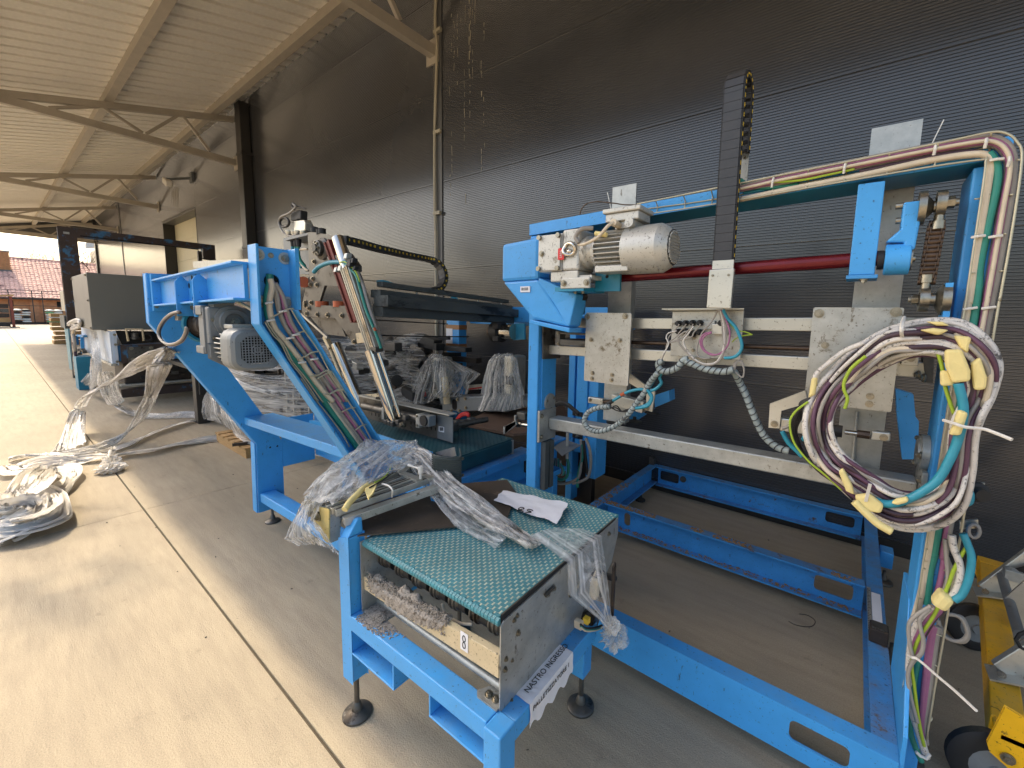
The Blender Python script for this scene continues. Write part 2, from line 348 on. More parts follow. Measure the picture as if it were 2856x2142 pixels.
def bolt(p, ax, r, parent, washer=True):
    """hexagon bolt head with washer and end of thread"""
    ax = Vector(ax).normalized(); key = (round(r, 4), washer)
    if key not in _bolts:
        b = MB()
        if washer: b.cyl((0, 0, 0), (0, 0, r*0.25), r*1.0, 16)
        b.cyl((0, 0, r*0.25), (0, 0, r*0.8), r*0.68, 6); b.cyl((0, 0, r*0.8), (0, 0, r*1.0), r*0.32, 8)
        me = bpy.data.meshes.new('bolt'); me.from_pydata(b.v, [], b.f); me.materials.append(M['bolt']); _bolts[key] = me
    o = bpy.data.objects.new('bolt', _bolts[key]); COL.objects.link(o); put(o, p, parent)
    o.rotation_mode = 'QUATERNION'; o.rotation_quaternion = ax.to_track_quat('Z', 'X')
    return o
def text_mesh(name, txt, size, o, u, v, m, parent=None, depth=0.0006, flipv=False):
    """flat print: o = lower left, u = reading direction, v = up"""
    cu = bpy.data.curves.new(name, 'FONT'); cu.body = txt; cu.size = size; cu.extrude = depth/2
    t = bpy.data.objects.new(name+'_tmp', cu); COL.objects.link(t)
    bpy.context.view_layer.update()
    me = bpy.data.meshes.new_from_object(t.evaluated_get(bpy.context.evaluated_depsgraph_get()))
    bpy.data.objects.remove(t); bpy.data.curves.remove(cu)
    u, v = Vector(u).normalized(), Vector(v).normalized(); nn = u.cross(v)
    me.transform(Matrix(((u.x, v.x, nn.x, 0), (u.y, v.y, nn.y, 0), (u.z, v.z, nn.z, 0), (0, 0, 0, 1))))
    me.materials.clear(); me.materials.append(M[m]); me.name = name
    ob = bpy.data.objects.new(name, me); COL.objects.link(ob); put(ob, o, parent)
    return ob
def foot(parent, x, y, r, ztop, name='levelling_foot'):
    f = MB().lathe((x, y, 0), (0, 0, 1), [(0, r), (0.008, r), (0.014, r*0.9), (0.024, r*0.38), (0.05, r*0.26), (0.055, r*0.18), (ztop, r*0.18)], 24)
    return f.build(name, 'rubber' if r < 0.05 else 'oily', parent, smooth=40)
# ================================================================== ground
YW = 3.715
def concrete():
    m = bpy.data.materials.new('brushed_concrete'); m.use_nodes = True
    nt = m.node_tree; L = nt.links; b = nt.nodes['Principled BSDF']
    geo = _n(nt, 'ShaderNodeNewGeometry')
    def noise(scale, detail, st=(1, 1, 1), rough=0.6):
        mp = _n(nt, 'ShaderNodeMapping'); mp.inputs['Scale'].default_value = st; L.new(geo.outputs['Position'], mp.inputs[0])
        n = _n(nt, 'ShaderNodeTexNoise'); n.inputs['Scale'].default_value = scale; n.inputs['Detail'].default_value = detail; n.inputs['Roughness'].default_value = rough
        L.new(mp.outputs[0], n.inputs['Vector']); return n.outputs['Fac']
    def mixc(fac, a, col):
        mx = _n(nt, 'ShaderNodeMix', data_type='RGBA'); L.new(fac, mx.inputs[0]); L.new(a, mx.inputs[6]); mx.inputs[7].default_value = lin(col); return mx.outputs[2]
    def rng(v, a, b_, c=0.0, d=1.0):
        r = _n(nt, 'ShaderNodeMapRange'); L.new(v, r.inputs[0]); r.inputs[1].default_value = a; r.inputs[2].default_value = b_; r.inputs[3].default_value = c; r.inputs[4].default_value = d; return r.outputs[0]
    big = noise(0.7, 5); fine = noise(180, 3); broom = noise(9, 5, (0.35, 2.2, 1)); spots = noise(7, 8, rough=0.75); speck = noise(46, 4)
    r = _n(nt, 'ShaderNodeValToRGB'); r.color_ramp.elements[0].color = lin((148, 136, 116)); r.color_ramp.elements[1].color = lin((170, 157, 134))
    r.color_ramp.elements[0].position = 0.3; r.color_ramp.elements[1].position = 0.7
    L.new(big, r.inputs[0]); c = r.outputs[0]
    c = mixc(rng(broom, 0.42, 0.72, 0, 0.50), c, (132, 120, 104))
    c = mixc(rng(fine, 0.52, 0.70, 0, 0.38), c, (184, 172, 148))
    c = mixc(rng(fine, 0.48, 0.30, 0, 0.40), c, (112, 104, 92))
    c = mixc(rng(spots, 0.60, 0.74, 0, 0.5), c, (104, 94, 80))
    c = mixc(rng(speck, 0.74, 0.80, 0, 0.75), c, (70, 62, 54))
    L.new(c, b.inputs['Base Color']); b.inputs['Roughness'].default_value = 0.78
    bp = _n(nt, 'ShaderNodeBump'); bp.inputs['Strength'].default_value = 0.6; bp.inputs['Distance'].default_value = 0.004
    ad = _n(nt, 'ShaderNodeMath', operation='ADD'); L.new(fine, ad.inputs[0]); L.new(broom, ad.inputs[1])
    L.new(ad.outputs[0], bp.inputs['Height']); L.new(bp.outputs[0], b.inputs['Normal'])
    return m
M['concrete'] = concrete()
M['joint'] = mat('dark_joint', (84, 76, 64), 0.9, 0, 0.2, 20)
g = MB().add([(-320, -300, -0.016), (120, -300, -0.016), (120, 160, -0.016), (-320, 160, -0.016)], [(0, 1, 2, 3)]).build('ground', 'joint'); struct(g)
ys = [-60, -11.4, -5.4, 0.632, 2.0e9]
xs = [-62, -38, -32, -26, -20, -14.2, -9.35, -4.42, 0.9, 6.0, 12, 40]
ycuts = [-40, -17.4, -11.4, -5.4, 0.628, 3.70]
for i in range(len(xs)-1):
    for j in range(len(ycuts)-1):
        gx = 0.0025; y0 = ycuts[j]+(0.006 if j == 4 else 0.003); y1 = ycuts[j+1]-(0.006 if j == 3 else 0.003)
        o = MB().box(xs[i]+gx, xs[i+1]-gx, y0, y1, -0.012, 0.0).build('concrete_slab', 'concrete', g)
# far yard beyond the slabs
o = MB().box(-300, -62.01, -250, 140, -0.012, -0.003).build('yard_apron', 'concrete', g)
o = MB().box(-61.99, -32.2, 3.705, 60, -0.012, -0.003).build('yard_apron', 'concrete', g)
o = MB().box(-61.99, 100, -250, -40.02, -0.012, -0.003).build('yard_apron', 'concrete', g)
# litter and marks on the slabs: chips, a wire offcut
chips = MB()
for k in range(60):
    x = random.uniform(-5.5, 0.8); y = random.uniform(0.4, 3.4); r = random.uniform(0.0015, 0.0055); a = random.uniform(0, 6)
    chips.obox((x, y, r*0.4), (math.cos(a)*r*3*random.random()+r, math.sin(a)*r*2, 0), (-math.sin(a)*r, math.cos(a)*r, 0), (0, 0, r*0.8))
o = chips.build('floor_chips', 'brownmetal'); o['kind'] = 'stuff'
tag(cable('wire_offcut', 'brownmetal', [P(*r, z=0.004) for r in (q4(1195, 1025), q4(1230, 1042), q4(1290, 1048), q4(1310, 1025), q4(1280, 1000), q4(1240, 993))], 0.0016), 'thin curled wire offcut lying on bare concrete inside the blue base frame', 'wire')

# ================================================================== wall of ribbed sandwich panels
def wallmat():
    m = mat('anthracite_ribbed_panel', (60, 61, 64), 0.24, 0.0, 0.10, 1.2, dust=0)
    nt = m.node_tree; L = nt.links; b = nt.nodes['Principled BSDF']
    src = b.inputs['Base Color'].links[0].from_socket
    L.remove(b.inputs['Roughness'].links[0]); b.inputs['Roughness'].default_value = 0.2; b.inputs['Specular IOR Level'].default_value = 1.0
    geo = _n(nt, 'ShaderNodeNewGeometry')
    mp = _n(nt, 'ShaderNodeMapping'); mp.inputs['Scale'].default_value = (1, 1, 0.05); L.new(geo.outputs['Position'], mp.inputs[0])
    n = _n(nt, 'ShaderNodeTexNoise'); n.inputs['Scale'].default_value = 4; n.inputs['Detail'].default_value = 9; n.inputs['Roughness'].default_value = 0.75; L.new(mp.outputs[0], n.inputs[0])
    r = _n(nt, 'ShaderNodeMapRange'); r.inputs[1].default_value = 0.56; r.inputs[2].default_value = 0.85; r.inputs[4].default_value = 0.05; L.new(n.outputs[0], r.inputs[0])
    mx = _n(nt, 'ShaderNodeMix', data_type='RGBA'); mx.inputs[7].default_value = lin((128, 120, 108)); L.new(r.outputs[0], mx.inputs[0]); L.new(src, mx.inputs[6]); L.new(mx.outputs[2], b.inputs['Base Color'])
    return m
M['wall'] = wallmat()
wall = thing('warehouse_wall', 'dark anthracite warehouse wall of finely ribbed metal panels behind the machines', 'wall', (-12, YW, 0))
joints = [-0.0, 1.103, 2.207, 3.318, 4.43, 5.553, 6.66]
cols = [-31.9, -25.4, -18.55, -14.95, -11.2, -4.66, 2.45, 9.0]
def ribbed(x0, x1, z0, z1):
    m = MB(); n = max(2, int((z1-z0-0.012)/0.0205)); pr = [(0.006, z0+0.001), (0.0, z0+0.0022)]
    h = (z1-z0-0.010)/n; z = z0+0.005
    for i in range(n):
        pr += [(0.0, z+0.002), (0.0, z+h*0.5), (0.0048, z+h*0.62), (0.0048, z+h*0.9)]; z += h
    pr += [(0.0, z1-0.0022), (0.006, z1-0.001)]
    m.grid([[(x0, YW+d, zz), (x1, YW+d, zz)] for d, zz in pr])
    return m
for i in range(len(cols)-1):
    for j in range(len(joints)-1):
        x0, x1 = cols[i]+0.004, cols[i+1]-0.004; z0, z1 = joints[j], joints[j+1]
        if i == 2:
            if z1 <= 4.43: continue
        ribbed(x0, x1, z0 if j else 0.10, z1).build('wall_panel', 'wall', wall)
for _x0, _x1, _z0 in ((-31.9, -18.551, 0), (-14.949, 9, 0), (-18.55, -14.95, 4.431)): MB().box(_x0, _x1, YW+0.0064, YW+0.10, _z0, 6.66).build('panel_core', 'truss', wall)
MB().box(-31.9, -18.56, YW-0.03, YW+0.003, 0, 0.10).build('wall_base', 'flash', wall)
MB().box(-14.94, 9, YW-0.012, YW+0.003, 0, 0.10).build('wall_base', 'darkpipe', wall)
for x in (-25.4, -4.66+0.10):
    MB().box(x-0.07, x+0.07, YW-0.012, YW-0.001, 0.10, 6.0).build('column_flashing', 'flash', wall)
MB().box(-32.25, -31.9, YW-0.06, YW+0.3, 0, 6.4).build('corner_column', 'darkpipe', wall)
# recessed loading door
dr = thing('sectional_door', 'cream sectional door set back in a dark opening of the far wall', 'door', (-16, YW+0.3, 0))
for k in range(7):
    MB().box(-18.545, -14.96, YW+0.301, YW+0.34, 0.02+k*0.63, 0.642+k*0.63).build('door_panel', 'door', dr)
MB().box(-18.55, -18.53, YW, YW+0.30, 0, 4.4).build('jamb', 'darkpipe', dr)
MB().box(-15.0, -14.98, YW, YW+0.30, 0, 4.4).build('jamb', 'darkpipe', dr)
MB().box(-18.55, -14.97, YW, YW+0.30, 4.36, 4.42).build('head_panel', 'flash', dr)
# white drip stains: dried runs on the panel face
dm = MB()
for (u, v0, v1, wd) in [(330, 80, 300, 3), (345, 120, 410, 2), (365, 80, 420, 2.5), (385, 0, 210, 2), (410, 30, 130, 2), (432, 0, 470, 4), (440, 40, 330, 4), (452, 0, 560, 2), (466, 0, 150, 3), (320, 500, 740, 2), (405, 400, 860, 2), (436, 430, 680, 2), (500, 350, 420, 3), (505, 410, 560, 3.5), (516, 560, 710, 3), (518, 130, 300, 2.5), (520, 740, 860, 2), (332, 760, 1000, 2), (322, 1010, 1130, 3), (412, 1120, 1190, 2), (503, 860, 1000, 2), (365, 470, 490, 4), (355, 410, 425, 6)]:
    v = v0
    while v < v1:
        l = random.uniform(12, 60); e = min(v1, v+l)
        if random.random() < 0.8:
            a = P(*b2(u+random.uniform(-2, 2), v), y=YW-0.0022); c = P(*b2(u+random.uniform(-2, 2), e), y=YW-0.0022); q = wd*0.0022*random.uniform(0.5, 1.2)
            dm.add([(a.x-q, a.y, a.z), (a.x+q, a.y, a.z), (c.x+q*0.6, c.y, c.z), (c.x-q*0.6, c.y, c.z)], [(0, 1, 2, 3)])
        v = e+random.uniform(4, 40)
for k in range(9):
    u = 1515+k*7; a = P(*a1(u, 60+random.uniform(0, 60)), y=YW-0.0022); c = P(*a1(u+random.uniform(-4, 4), random.uniform(140, 290)), y=YW-0.0022)
    q = 0.02; dm.add([(a.x-q, a.y, a.z), (a.x+q, a.y, a.z), (c.x+q*0.4, c.y, c.z), (c.x-q*0.4, c.y, c.z)], [(0, 1, 2, 3)])
M['drip'] = mat('dried_white_runs', (150, 144, 130), 0.8, 0, 0.2, 40)
o = dm.build('drip_stains', 'drip', wall); o['kind'] = 'stuff'

# ================================================================== canopy
can = thing('canopy', 'open canopy of cream corrugated sheet on grey steel trusses along the wall', 'canopy', (-12, 2, 5.5))
SL = 0.245
def rz(y): return 5.925-SL*(3.715-y)
def corr(x0, x1, y0, y1):
    m = MB(); prof = []; x = x0; p = 0.31
    while x < x1-1e-6:
        prof += [(x, 0.0), (x+0.232, 0.0), (x+0.240, 0.095), (x+0.302, 0.095)]; x += p
    prof.append((x1, 0.0))
    m.grid([[(a, y0, rz(y0)+0.16+d), (a, y1, rz(y1)+0.16+d)] for a, d in prof])
    return m
for k in range(13):
    x0 = -32.4+k*3.1
    corr(x0, x0+3.1, 0.02, 3.70).build('roof_sheet', 'roof', can)
MB().add([(-32.4, 0.02, rz(0.02)+0.26), (7.9, 0.02, rz(0.02)+0.26), (7.9, 3.70, rz(3.70)+0.26), (-32.4, 3.70, rz(3.70)+0.26)], [(0, 1, 2, 3)]).build('roof_skin', 'truss', can)
MB().box(-32.5, 7.9, -0.02, 0.01, rz(0)-0.02, rz(0)+0.26).build('gutter_fascia', 'truss', can)
MB().box(-32.45, -32.40, 0.02, 3.7, 5.05, 5.3).build('end_trim', 'truss', can)
for y in (0.12, 1.70, 3.34):
    m = MB(); z = rz(y)
    m.prism([(-32.3, y-0.06, z), (-32.3, y+0.06, z), (-32.3, y+0.06, z+0.018), (-32.3, y-0.042, z+0.018), (-32.3, y-0.042, z+0.142), (-32.3, y+0.06, z+0.142), (-32.3, y+0.06, z+0.158), (-32.3, y-0.06, z+0.158)], (40.1, 0, 0))
    m.build('purlin', 'truss', can)
for x in (-32.0, -25.95, -18.85, -11.65, -4.65, 2.45):
    t = MB().hexa([(x-0.05, 0.1, rz(0.1)-0.12), (x+0.05, 0.1, rz(0.1)-0.12), (x+0.05, 3.70, rz(3.70)-0.12), (x-0.05, 3.70, rz(3.70)-0.12)], [(x-0.05, 0.1, rz(0.1)-0.004), (x+0.05, 0.1, rz(0.1)-0.004), (x+0.05, 3.70, rz(3.70)-0.004), (x-0.05, 3.70, rz(3.70)-0.004)]).build('truss', 'truss', can)
    b0 = Vector((x, 0.12, 4.98)); b1_ = Vector((x, 3.70, 4.93))
    MB().bar(b0, b1_, 0.10, 0.13).build('bottom_chord', 'truss', t)
    MB().box(x-0.12, x+0.12, 3.69, 3.712, 4.78, 5.08).build('end_plate', 'truss', t)
    yy = [1.0, 1.62, 2.35, 2.95, 3.3]
    for (ya, top_a, yb) in ((0.95, 0, 1.55), (1.62, 1, 2.15), (2.2, 0, 2.72), (2.8, 1, 3.22)):
        za = 4.98+0.06; a = (x, ya, za if not top_a else rz(ya)-0.1); b = (x, yb, rz(yb)-0.1 if not top_a else za)
        MB().bar(a, b, 0.05, 0.05).build('diagonal', 'truss', t)
for x in (-32.0,):
    m = MB()
    m.prism([(x-0.2, 0.1, 5.10), (x-0.2, 3.70, 5.10), (x-0.2, 3.70, rz(3.7)+0.15), (x-0.2, 0.1, rz(0.1)+0.15)], (0.03, 0, 0)).build('gable_sheet', 'flash', can)
# downpipe with bracket, conduit with clips, security camera
dp = thing('downpipe', 'dark square downpipe running down the wall beside a truss end', 'pipe', (-10.9, YW-0.1, 2))
MB().box(-11.0, -10.72, YW-0.20, YW-0.02, 0.0, 5.95).build('pipe', 'darkpipe', dp, bevel=0.01)
for z in (2.95, 4.9): MB().box(-11.02, -10.70, YW-0.21, YW-0.005, z, z+0.05).build('bracket', 'darkpipe', dp)
MB().box(-11.26, -11.17, YW-0.02, YW-0.001, 0.1, 5.95).build('trim_strip', 'flash', dp)
cdt = thing('cable_conduit', 'pale conduit running up the grey flashing from behind the machines to the truss', 'conduit', (-4.5, YW-0.04, 0))
pp = [P(*b2(u, v), y=YW-0.04) for u, v in ((240, 0), (236, 100), (238, 180), (246, 260), (244, 400), (240, 520), (236, 640), (233, 760), (232, 900), (233, 1060), (235, 1230), (240, 1400), (240, 1560))]
pp = pp+[(pp[-1].x, YW-0.04, 0.5)]
cable('pipe', 'conduit', pp, 0.018, cdt, 8)
for v in (182, 765, 1233):
    q = P(*b2(235, v), y=YW-0.04); MB().box(q.x-0.03, q.x+0.10, YW-0.05, YW-0.013, q.z-0.02, q.z+0.02).build('clip', 'conduit', cdt)
sc = thing('security_camera', 'small white security camera on a bracket high on the far wall', 'camera', P(*b8(1600, 30), y=YW-0.3))
q = P(*a1(1475, 25), y=YW-0.55)
dirv = (P(*a1(1515, 50), y=YW-0.6)-P(*a1(1440, -20), y=YW-0.45)).normalized()
MB().bar(q-dirv*0.33, q+dirv*0.33, 0.14, 0.15).build('housing', 'zip', sc, bevel=0.02)
MB().bar((q.x, YW, q.z+0.25), (q.x-0.05, q.y, q.z+0.08), 0.06, 0.06).build('bracket', 'grey_cast', sc)
MB().box(q.x-0.12, q.x+0.12, YW-0.06, YW-0.001, q.z+0.12, q.z+0.38).build('mount', 'grey_cast', sc)
# ================================================================== big blue portal machine on its open base frame
def zs(x): return 0.024*(x+1.4)
pm = thing('portal_machine', 'large blue portal machine with gear motor and red shaft on an open base frame', 'machine', (-0.6, 2.2, 0))
ZB, ZT = 0.07, 0.25
def channel(name, p0, length, axis, open_dir, holes=(), hgt=ZT-ZB, fl=0.068, m='blue_worn', z=ZB):
    """rolled channel: p0 = (x,y) of the outer web corner, web with rounded cut-outs, flanges towards open_dir"""
    b = MB(); t = 0.009; ax = Vector(axis)*length; od = Vector(open_dir); o = Vector((p0[0], p0[1], z))
    hl = [rrect(o, Vector(axis), Vector((0, 0, 1)), a, c, zz0-z, zz1-z, 0.02) for a, c, zz0, zz1 in holes]
    b.prism([o+Vector((0, 0, t)), o+ax+Vector((0, 0, t)), o+ax+Vector((0, 0, hgt-t)), o+Vector((0, 0, hgt-t))], od*t, hl)
    for zz in (0, hgt-t):
        q = o+Vector((0, 0, zz))
        b.prism([q, q+ax, q+ax+od*fl, q+od*fl], (0, 0, t))
    return b.build(name, m, pm)
channel('base_beam', (-1.45, 1.595), 1.675, (1, 0, 0), (0, 1, 0), [(1.384, 1.557, 0.132, 0.212)], m='blue')
channel('base_beam', (-1.378, 2.703), 1.53, (1, 0, 0), (0, -1, 0), [(0.135, 0.184, 0.105, 0.197), (1.31, 1.487, 0.112, 0.2)])
channel('base_beam', (-1.378, 3.698), 1.53, (1, 0, 0), (0, -1, 0), [(0.02, 0.195, 0.115, 0.203), (1.31, 1.487, 0.122, 0.203)])
channel('base_beam', (0.225, 1.606), 2.092, (0, 1, 0), (-1, 0, 0), m='blue_worn', hgt=0.176, z=0.0725)
channel('base_beam', (-1.455, 1.606), 2.092, (0, 1, 0), (1, 0, 0), m='blue_worn', hgt=0.176, z=0.0725)
MB().lathe((-1.143, 3.688, 0.172), (0, -1, 0), [(0, 0.028), (0.008, 0.028), (0.009, 0.016), (0.012, 0.016)], 20).build('ring_bushing', 'oily', pm, smooth=40)
MB().box(-1.46, -1.41, 3.645, 3.70, ZT, ZT+0.07).build('corner_block', 'oily', pm, bevel=0.003)
MB().prism([(0.226, 1.606, 0.252), (0.226, 2.05, 0.252), (0.226, 2.05, 0.66), (0.226, 1.86, 0.655), (0.226, 1.60, 0.34), (0.226, 1.60, 0.08)], (0.012, 0, 0)).build('gusset', 'blue', pm, bevel=0.002)
MB().box(0.235, 0.30, 3.2, 3.30, 0.12, 0.22).build('fork_block', 'blue', pm, bevel=0.004)
for x, y in ((-1.411, 3.377), (-1.411, 2.3), (0.29, 1.93), (0.27, 3.25), (0.27, 2.5)): foot(pm, x, y, 0.045 if x < 0 else 0.05, 0.08)
# posts and head beam
MB().prism([(-1.455, 1.8, 0.25), (-1.385, 1.8, 0.25), (-1.385, 1.972, 0.25), (-1.455, 1.972, 0.25)], (0, 0, 1.785)).build('post', 'blue', pm, bevel=0.006)
MB().box(-1.384, -1.378, 1.832, 1.965, 0.75, 2.02).build('post_cover', 'blue', pm, bevel=0.002)
MB().prism([(-1.378, 1.80, 0.252), (-1.378, 2.06, 0.252), (-1.378, 2.06, 0.50), (-1.378, 1.83, 0.40)], (0.010, 0, 0)).build('gusset', 'blue', pm)
for y in (1.836, 1.885): MB().box(-1.3775, -1.345, y, y+0.035, 0.62, 0.90).build('guide_rail', 'darkbeam', pm)
MB().box(0.23, 0.30, 1.8, 1.972, 0.03, 2.072).build('post', 'blue', pm, bevel=0.006)
MB().hexa([(-1.455, 1.8, 2.036), (0.302, 1.8, 2.086), (0.302, 1.972, 2.086), (-1.455, 1.972, 2.036)], [(-1.455, 1.8, 2.092), (0.302, 1.8, 2.142), (0.302, 1.972, 2.142), (-1.455, 1.972, 2.092)]).build('head_beam', 'teal_blue', pm, bevel=0.004)  # darker teal body: shade on the underside is put into its colour
MB().hexa([(-1.457, 1.793, 2.037), (0.304, 1.793, 2.087), (0.304, 1.7995, 2.087), (-1.457, 1.7995, 2.037)], [(-1.457, 1.793, 2.094), (0.304, 1.793, 2.144), (0.304, 1.7995, 2.144), (-1.457, 1.7995, 2.094)]).build('lit_beam_face', 'blue', pm)  # thin lighter sheet: the lit front side is put into its colour
hp = P(*d3(160, 470), x=-1.378)
MB().lathe((-1.378, hp.y, hp.z), (1, 0, 0), [(0, 0.052), (0.006, 0.052), (0.007, 0.047), (0.009, 0.047)], 24).build('round_cover', 'galv', pm, smooth=30)
for a in (40, 160, 280): bolt((-1.369, hp.y+0.036*math.cos(R(a)), hp.z+0.036*math.sin(R(a))), (1, 0, 0), 0.007, pm)
# lower galvanised beam with end flanges
GB = 1.03
MB().hexa([(-1.36, 1.88, 0.968), (0.212, 1.88, 0.998), (0.212, 1.972, 0.998), (-1.36, 1.972, 0.968)], [(-1.36, 1.88, 1.034), (0.212, 1.88, 1.066), (0.212, 1.972, 1.066), (-1.36, 1.972, 1.034)]).build('cross_beam', 'galv', pm, bevel=0.006)
MB().box(-1.377, -1.362, 1.797, 1.955, 0.905, 1.085).build('end_flange', 'galv', pm, bevel=0.002)
MB().box(0.214, 0.229, 1.82, 1.985, 0.96, 1.12).build('end_flange', 'galv', pm, bevel=0.002)
for z in (0.935, 1.055): bolt((-1.362, 1.815, z), (1, 0, 0), 0.013, pm)
for z in (1.0, 1.09): bolt((0.214, 1.84, z), (-1, 0, 0), 0.013, pm)
MB().lathe((0.229, 1.90, 1.17), (-1, 0, 0), [(0, 0.062), (0.02, 0.062), (0.022, 0.045), (0.03, 0.045)], 22).build('bearing_flange', 'galv', pm, smooth=30)
for a in (60, 180, 300): bolt((0.207, 1.90+0.05*math.cos(R(a)), 1.17+0.05*math.sin(R(a))), (-1, 0, 0), 0.014, pm)
# slide rails, end plate, threaded shaft
for z in (1.575, 1.425):
    MB().hexa([(-1.37, 1.88, z-0.028), (0.2, 1.88, z+0.004), (0.2, 1.93, z+0.004), (-1.37, 1.93, z-0.028)], [(-1.37, 1.88, z+0.022), (0.2, 1.88, z+0.056), (0.2, 1.93, z+0.056), (-1.37, 1.93, z+0.022)]).build('slide_rail', 'alu', pm, bevel=0.003)
MB().prism([P(*a7(195, 178), x=-1.377), P(*a7(352, 205), x=-1.377), P(*a7(345, 470), x=-1.377), P(*a7(195, 478), x=-1.377)], (0.009, 0, 0)).build('end_plate', 'oily', pm)
MB().cyl((-1.36, 1.915, 1.478), (0.19, 1.915, 1.512), 0.010, 10).build('lead_screw', 'chain', pm, smooth=40)
sb0 = P(*a7(315, 232), y=1.85); sb1 = P(*a7(565, 375), y=1.85)
m = MB(); m.box(sb0.x, sb1.x+0.03, 1.85, 1.90, sb1.z+0.062, sb0.z-0.005); m.box(sb0.x, sb1.x+0.03, 1.85, 1.90, sb1.z+0.004, sb1.z+0.034); m.box(sb0.x, sb0.x+0.03, 1.847, 1.902, sb1.z, sb0.z)
m.build('screw_bearing', 'oily', pm, bevel=0.002)
for v in (250, 345):
    q = P(*a7(335, v), y=1.846); bolt(q, (0, -1, 0), 0.008, pm)
rb = MB(); q = P(*d2(380, 320), y=1.84); rb.box(q.x-0.022, q.x+0.022, 1.84, 1.92, q.z-0.05, q.z+0.055); rb.build('screw_bearing', 'alu', pm, bevel=0.002)
for v in (205, 412): bolt(P(*d2(375, v), y=1.84), (0, -1, 0), 0.012, pm)
MB().prism([P(*d2(480, 200), y=1.87), P(*d2(660, 230), y=1.87), P(*d2(630, 705), y=1.87), P(*d2(555, 700), y=1.87)], (0, 0.06, 0)).build('end_plate', 'oily', pm)
for u, v in ((470, 605), (530, 640)): bolt(P(*d2(u, v), y=1.86), (-1, -0.3, 0), 0.014, pm)
# flat uprights behind the head beam
for x0, x1, zt, zb in ((-1.077, -0.945, 2.275, 1.05), (-0.026, 0.114, 2.312, 1.05)):
    MB().box(x0, x1, 2.0, 2.008, zb, zt).build('flat_upright', 'galv', pm)
    MB().box(x1-0.006, x1+0.0, 2.0085, 2.05, zb, zt-0.1).build('flat_upright', 'galv', pm)
# slide plates with bolts
def slide_plate(x0, x1, z0, z1, bl, ym=1.812):
    t = MB().prism(rrect((0, ym, 0), (1, 0, 0), (0, 0, 1), x0, x1, z0, z1, 0.006, 2), (0, 0.012, 0)).build('slide_plate', 'plate', pm)
    for p, r in bl:
        q = P(*p, y=ym); bolt((q.x, ym, q.z), (0, -1, 0), r, t)
    m = MB(); m.box(x0+0.03, x1-0.03, ym+0.0125, 1.8795, z1-0.12, z1-0.02); m.box(x0+0.03, x1-0.03, ym+0.0125, 1.8795, z1-0.26, z1-0.19); m.build('slide_block', 'oily', pm)
    return t
slide_plate(-1.095, -0.85, 1.285, 1.63, [(a5(910, 1055), 0.015), (a5(1245, 1048), 0.015), (a5(945, 1255), 0.012), (a5(1197, 1262), 0.012), (a5(957, 1550), 0.011), (a5(953, 1598), 0.011), (a5(1130, 1565), 0.011), (a5(1123, 1612), 0.011)])
slide_plate(-0.136, 0.115, 1.31, 1.66, [(a8(600, 62), 0.016), (a8(1145, 52), 0.016), (a8(640, 288), 0.012), (a8(1055, 298), 0.012), (a8(962, 652), 0.012), (a8(955, 706), 0.012)])
# uprights below the slides, pneumatic cylinders on hinged arms
def arm(pts, y, th, m, nm): return MB().prism([P(*q, y=y) for q in pts], (0, th, 0)).build(nm, m, pm)
arm([a8(500, 610), a8(520, 700), a8(330, 755), a8(315, 880), a8(238, 875), a8(248, 705)], 1.80, 0.012, 'alu', 'hinge_arm')
cyl0, cyl1 = P(*a8(300, 840), y=1.84), P(*a8(780, 905), y=1.84)
MB().bar(cyl0+(cyl1-cyl0)*0.06, cyl0+(cyl1-cyl0)*0.62, 0.05, 0.05).build('pneumatic_cylinder', 'alu', pm, bevel=0.004)
MB().cyl(cyl0+(cyl1-cyl0)*0.8, cyl0+(cyl1-cyl0)*0.97, 0.022, 14).build('cylinder_nose', 'rubber', pm, smooth=40)
rod_e = P(*a8(960, 930), y=1.84)
MB().cyl(cyl1, rod_e, 0.009, 10).build('piston_rod', 'chrome', pm, smooth=40)
MB().cyl(cyl1+(rod_e-cyl1)*0.5, rod_e, 0.014, 8).build('lock_nut', 'chain', pm)
MB().prism([P(*a8(u, v), y=1.83) for u, v in ((975, 900), (1110, 915), (1105, 975), (960, 965))], (0, 0.03, 0)).build('clevis', 'alu', pm, bevel=0.004)
bolt(P(*a8(1058, 945), y=1.829), (0, -1, 0), 0.012, pm); bolt(P(*a8(280, 848), y=1.799), (0, -1, 0), 0.013, pm)
arm([a8(760, 740), a8(1030, 770), a8(990, 1130), a8(830, 1110), a8(840, 900)], 2.02, 0.01, 'galv', 'hanging_flat')
MB().cyl(P(*a8(870, 760), y=1.99), P(*a8(840, 1110), y=1.99), 0.006, 8).build('guide_rod', 'galv', pm)
arm([a8(1145, 600), a8(1270, 640), a8(1285, 800), a8(1310, 830), a8(1300, 1100), a8(1190, 1100), a8(1150, 760)], 2.25, 0.05, 'blue', 'side_bracket')
arm([a7(960, 600), a7(1190, 770), a7(1165, 945), a7(1110, 930), a7(1115, 780), a7(945, 680)], 1.95, 0.012, 'alu', 'hinge_arm')
MB().bar(P(*a7(820, 830), y=1.98), P(*a7(1100, 900), y=1.98), 0.05, 0.06).build('pneumatic_cylinder', 'alu', pm, bevel=0.004)
MB().bar(P(*a7(610, 835), y=1.98), P(*a7(740, 855), y=1.98), 0.03, 0.035).build('clevis', 'alu', pm, bevel=0.004)
MB().cyl(P(*a7(740, 855), y=1.98), P(*a7(830, 850), y=1.98), 0.01, 10).build('piston_rod', 'chain', pm)
bolt(P(*a7(620, 838), y=1.964), (0, -1, 0), 0.010, pm); bolt(P(*a7(1118, 910), y=1.948), (0, -1, 0), 0.014, pm)
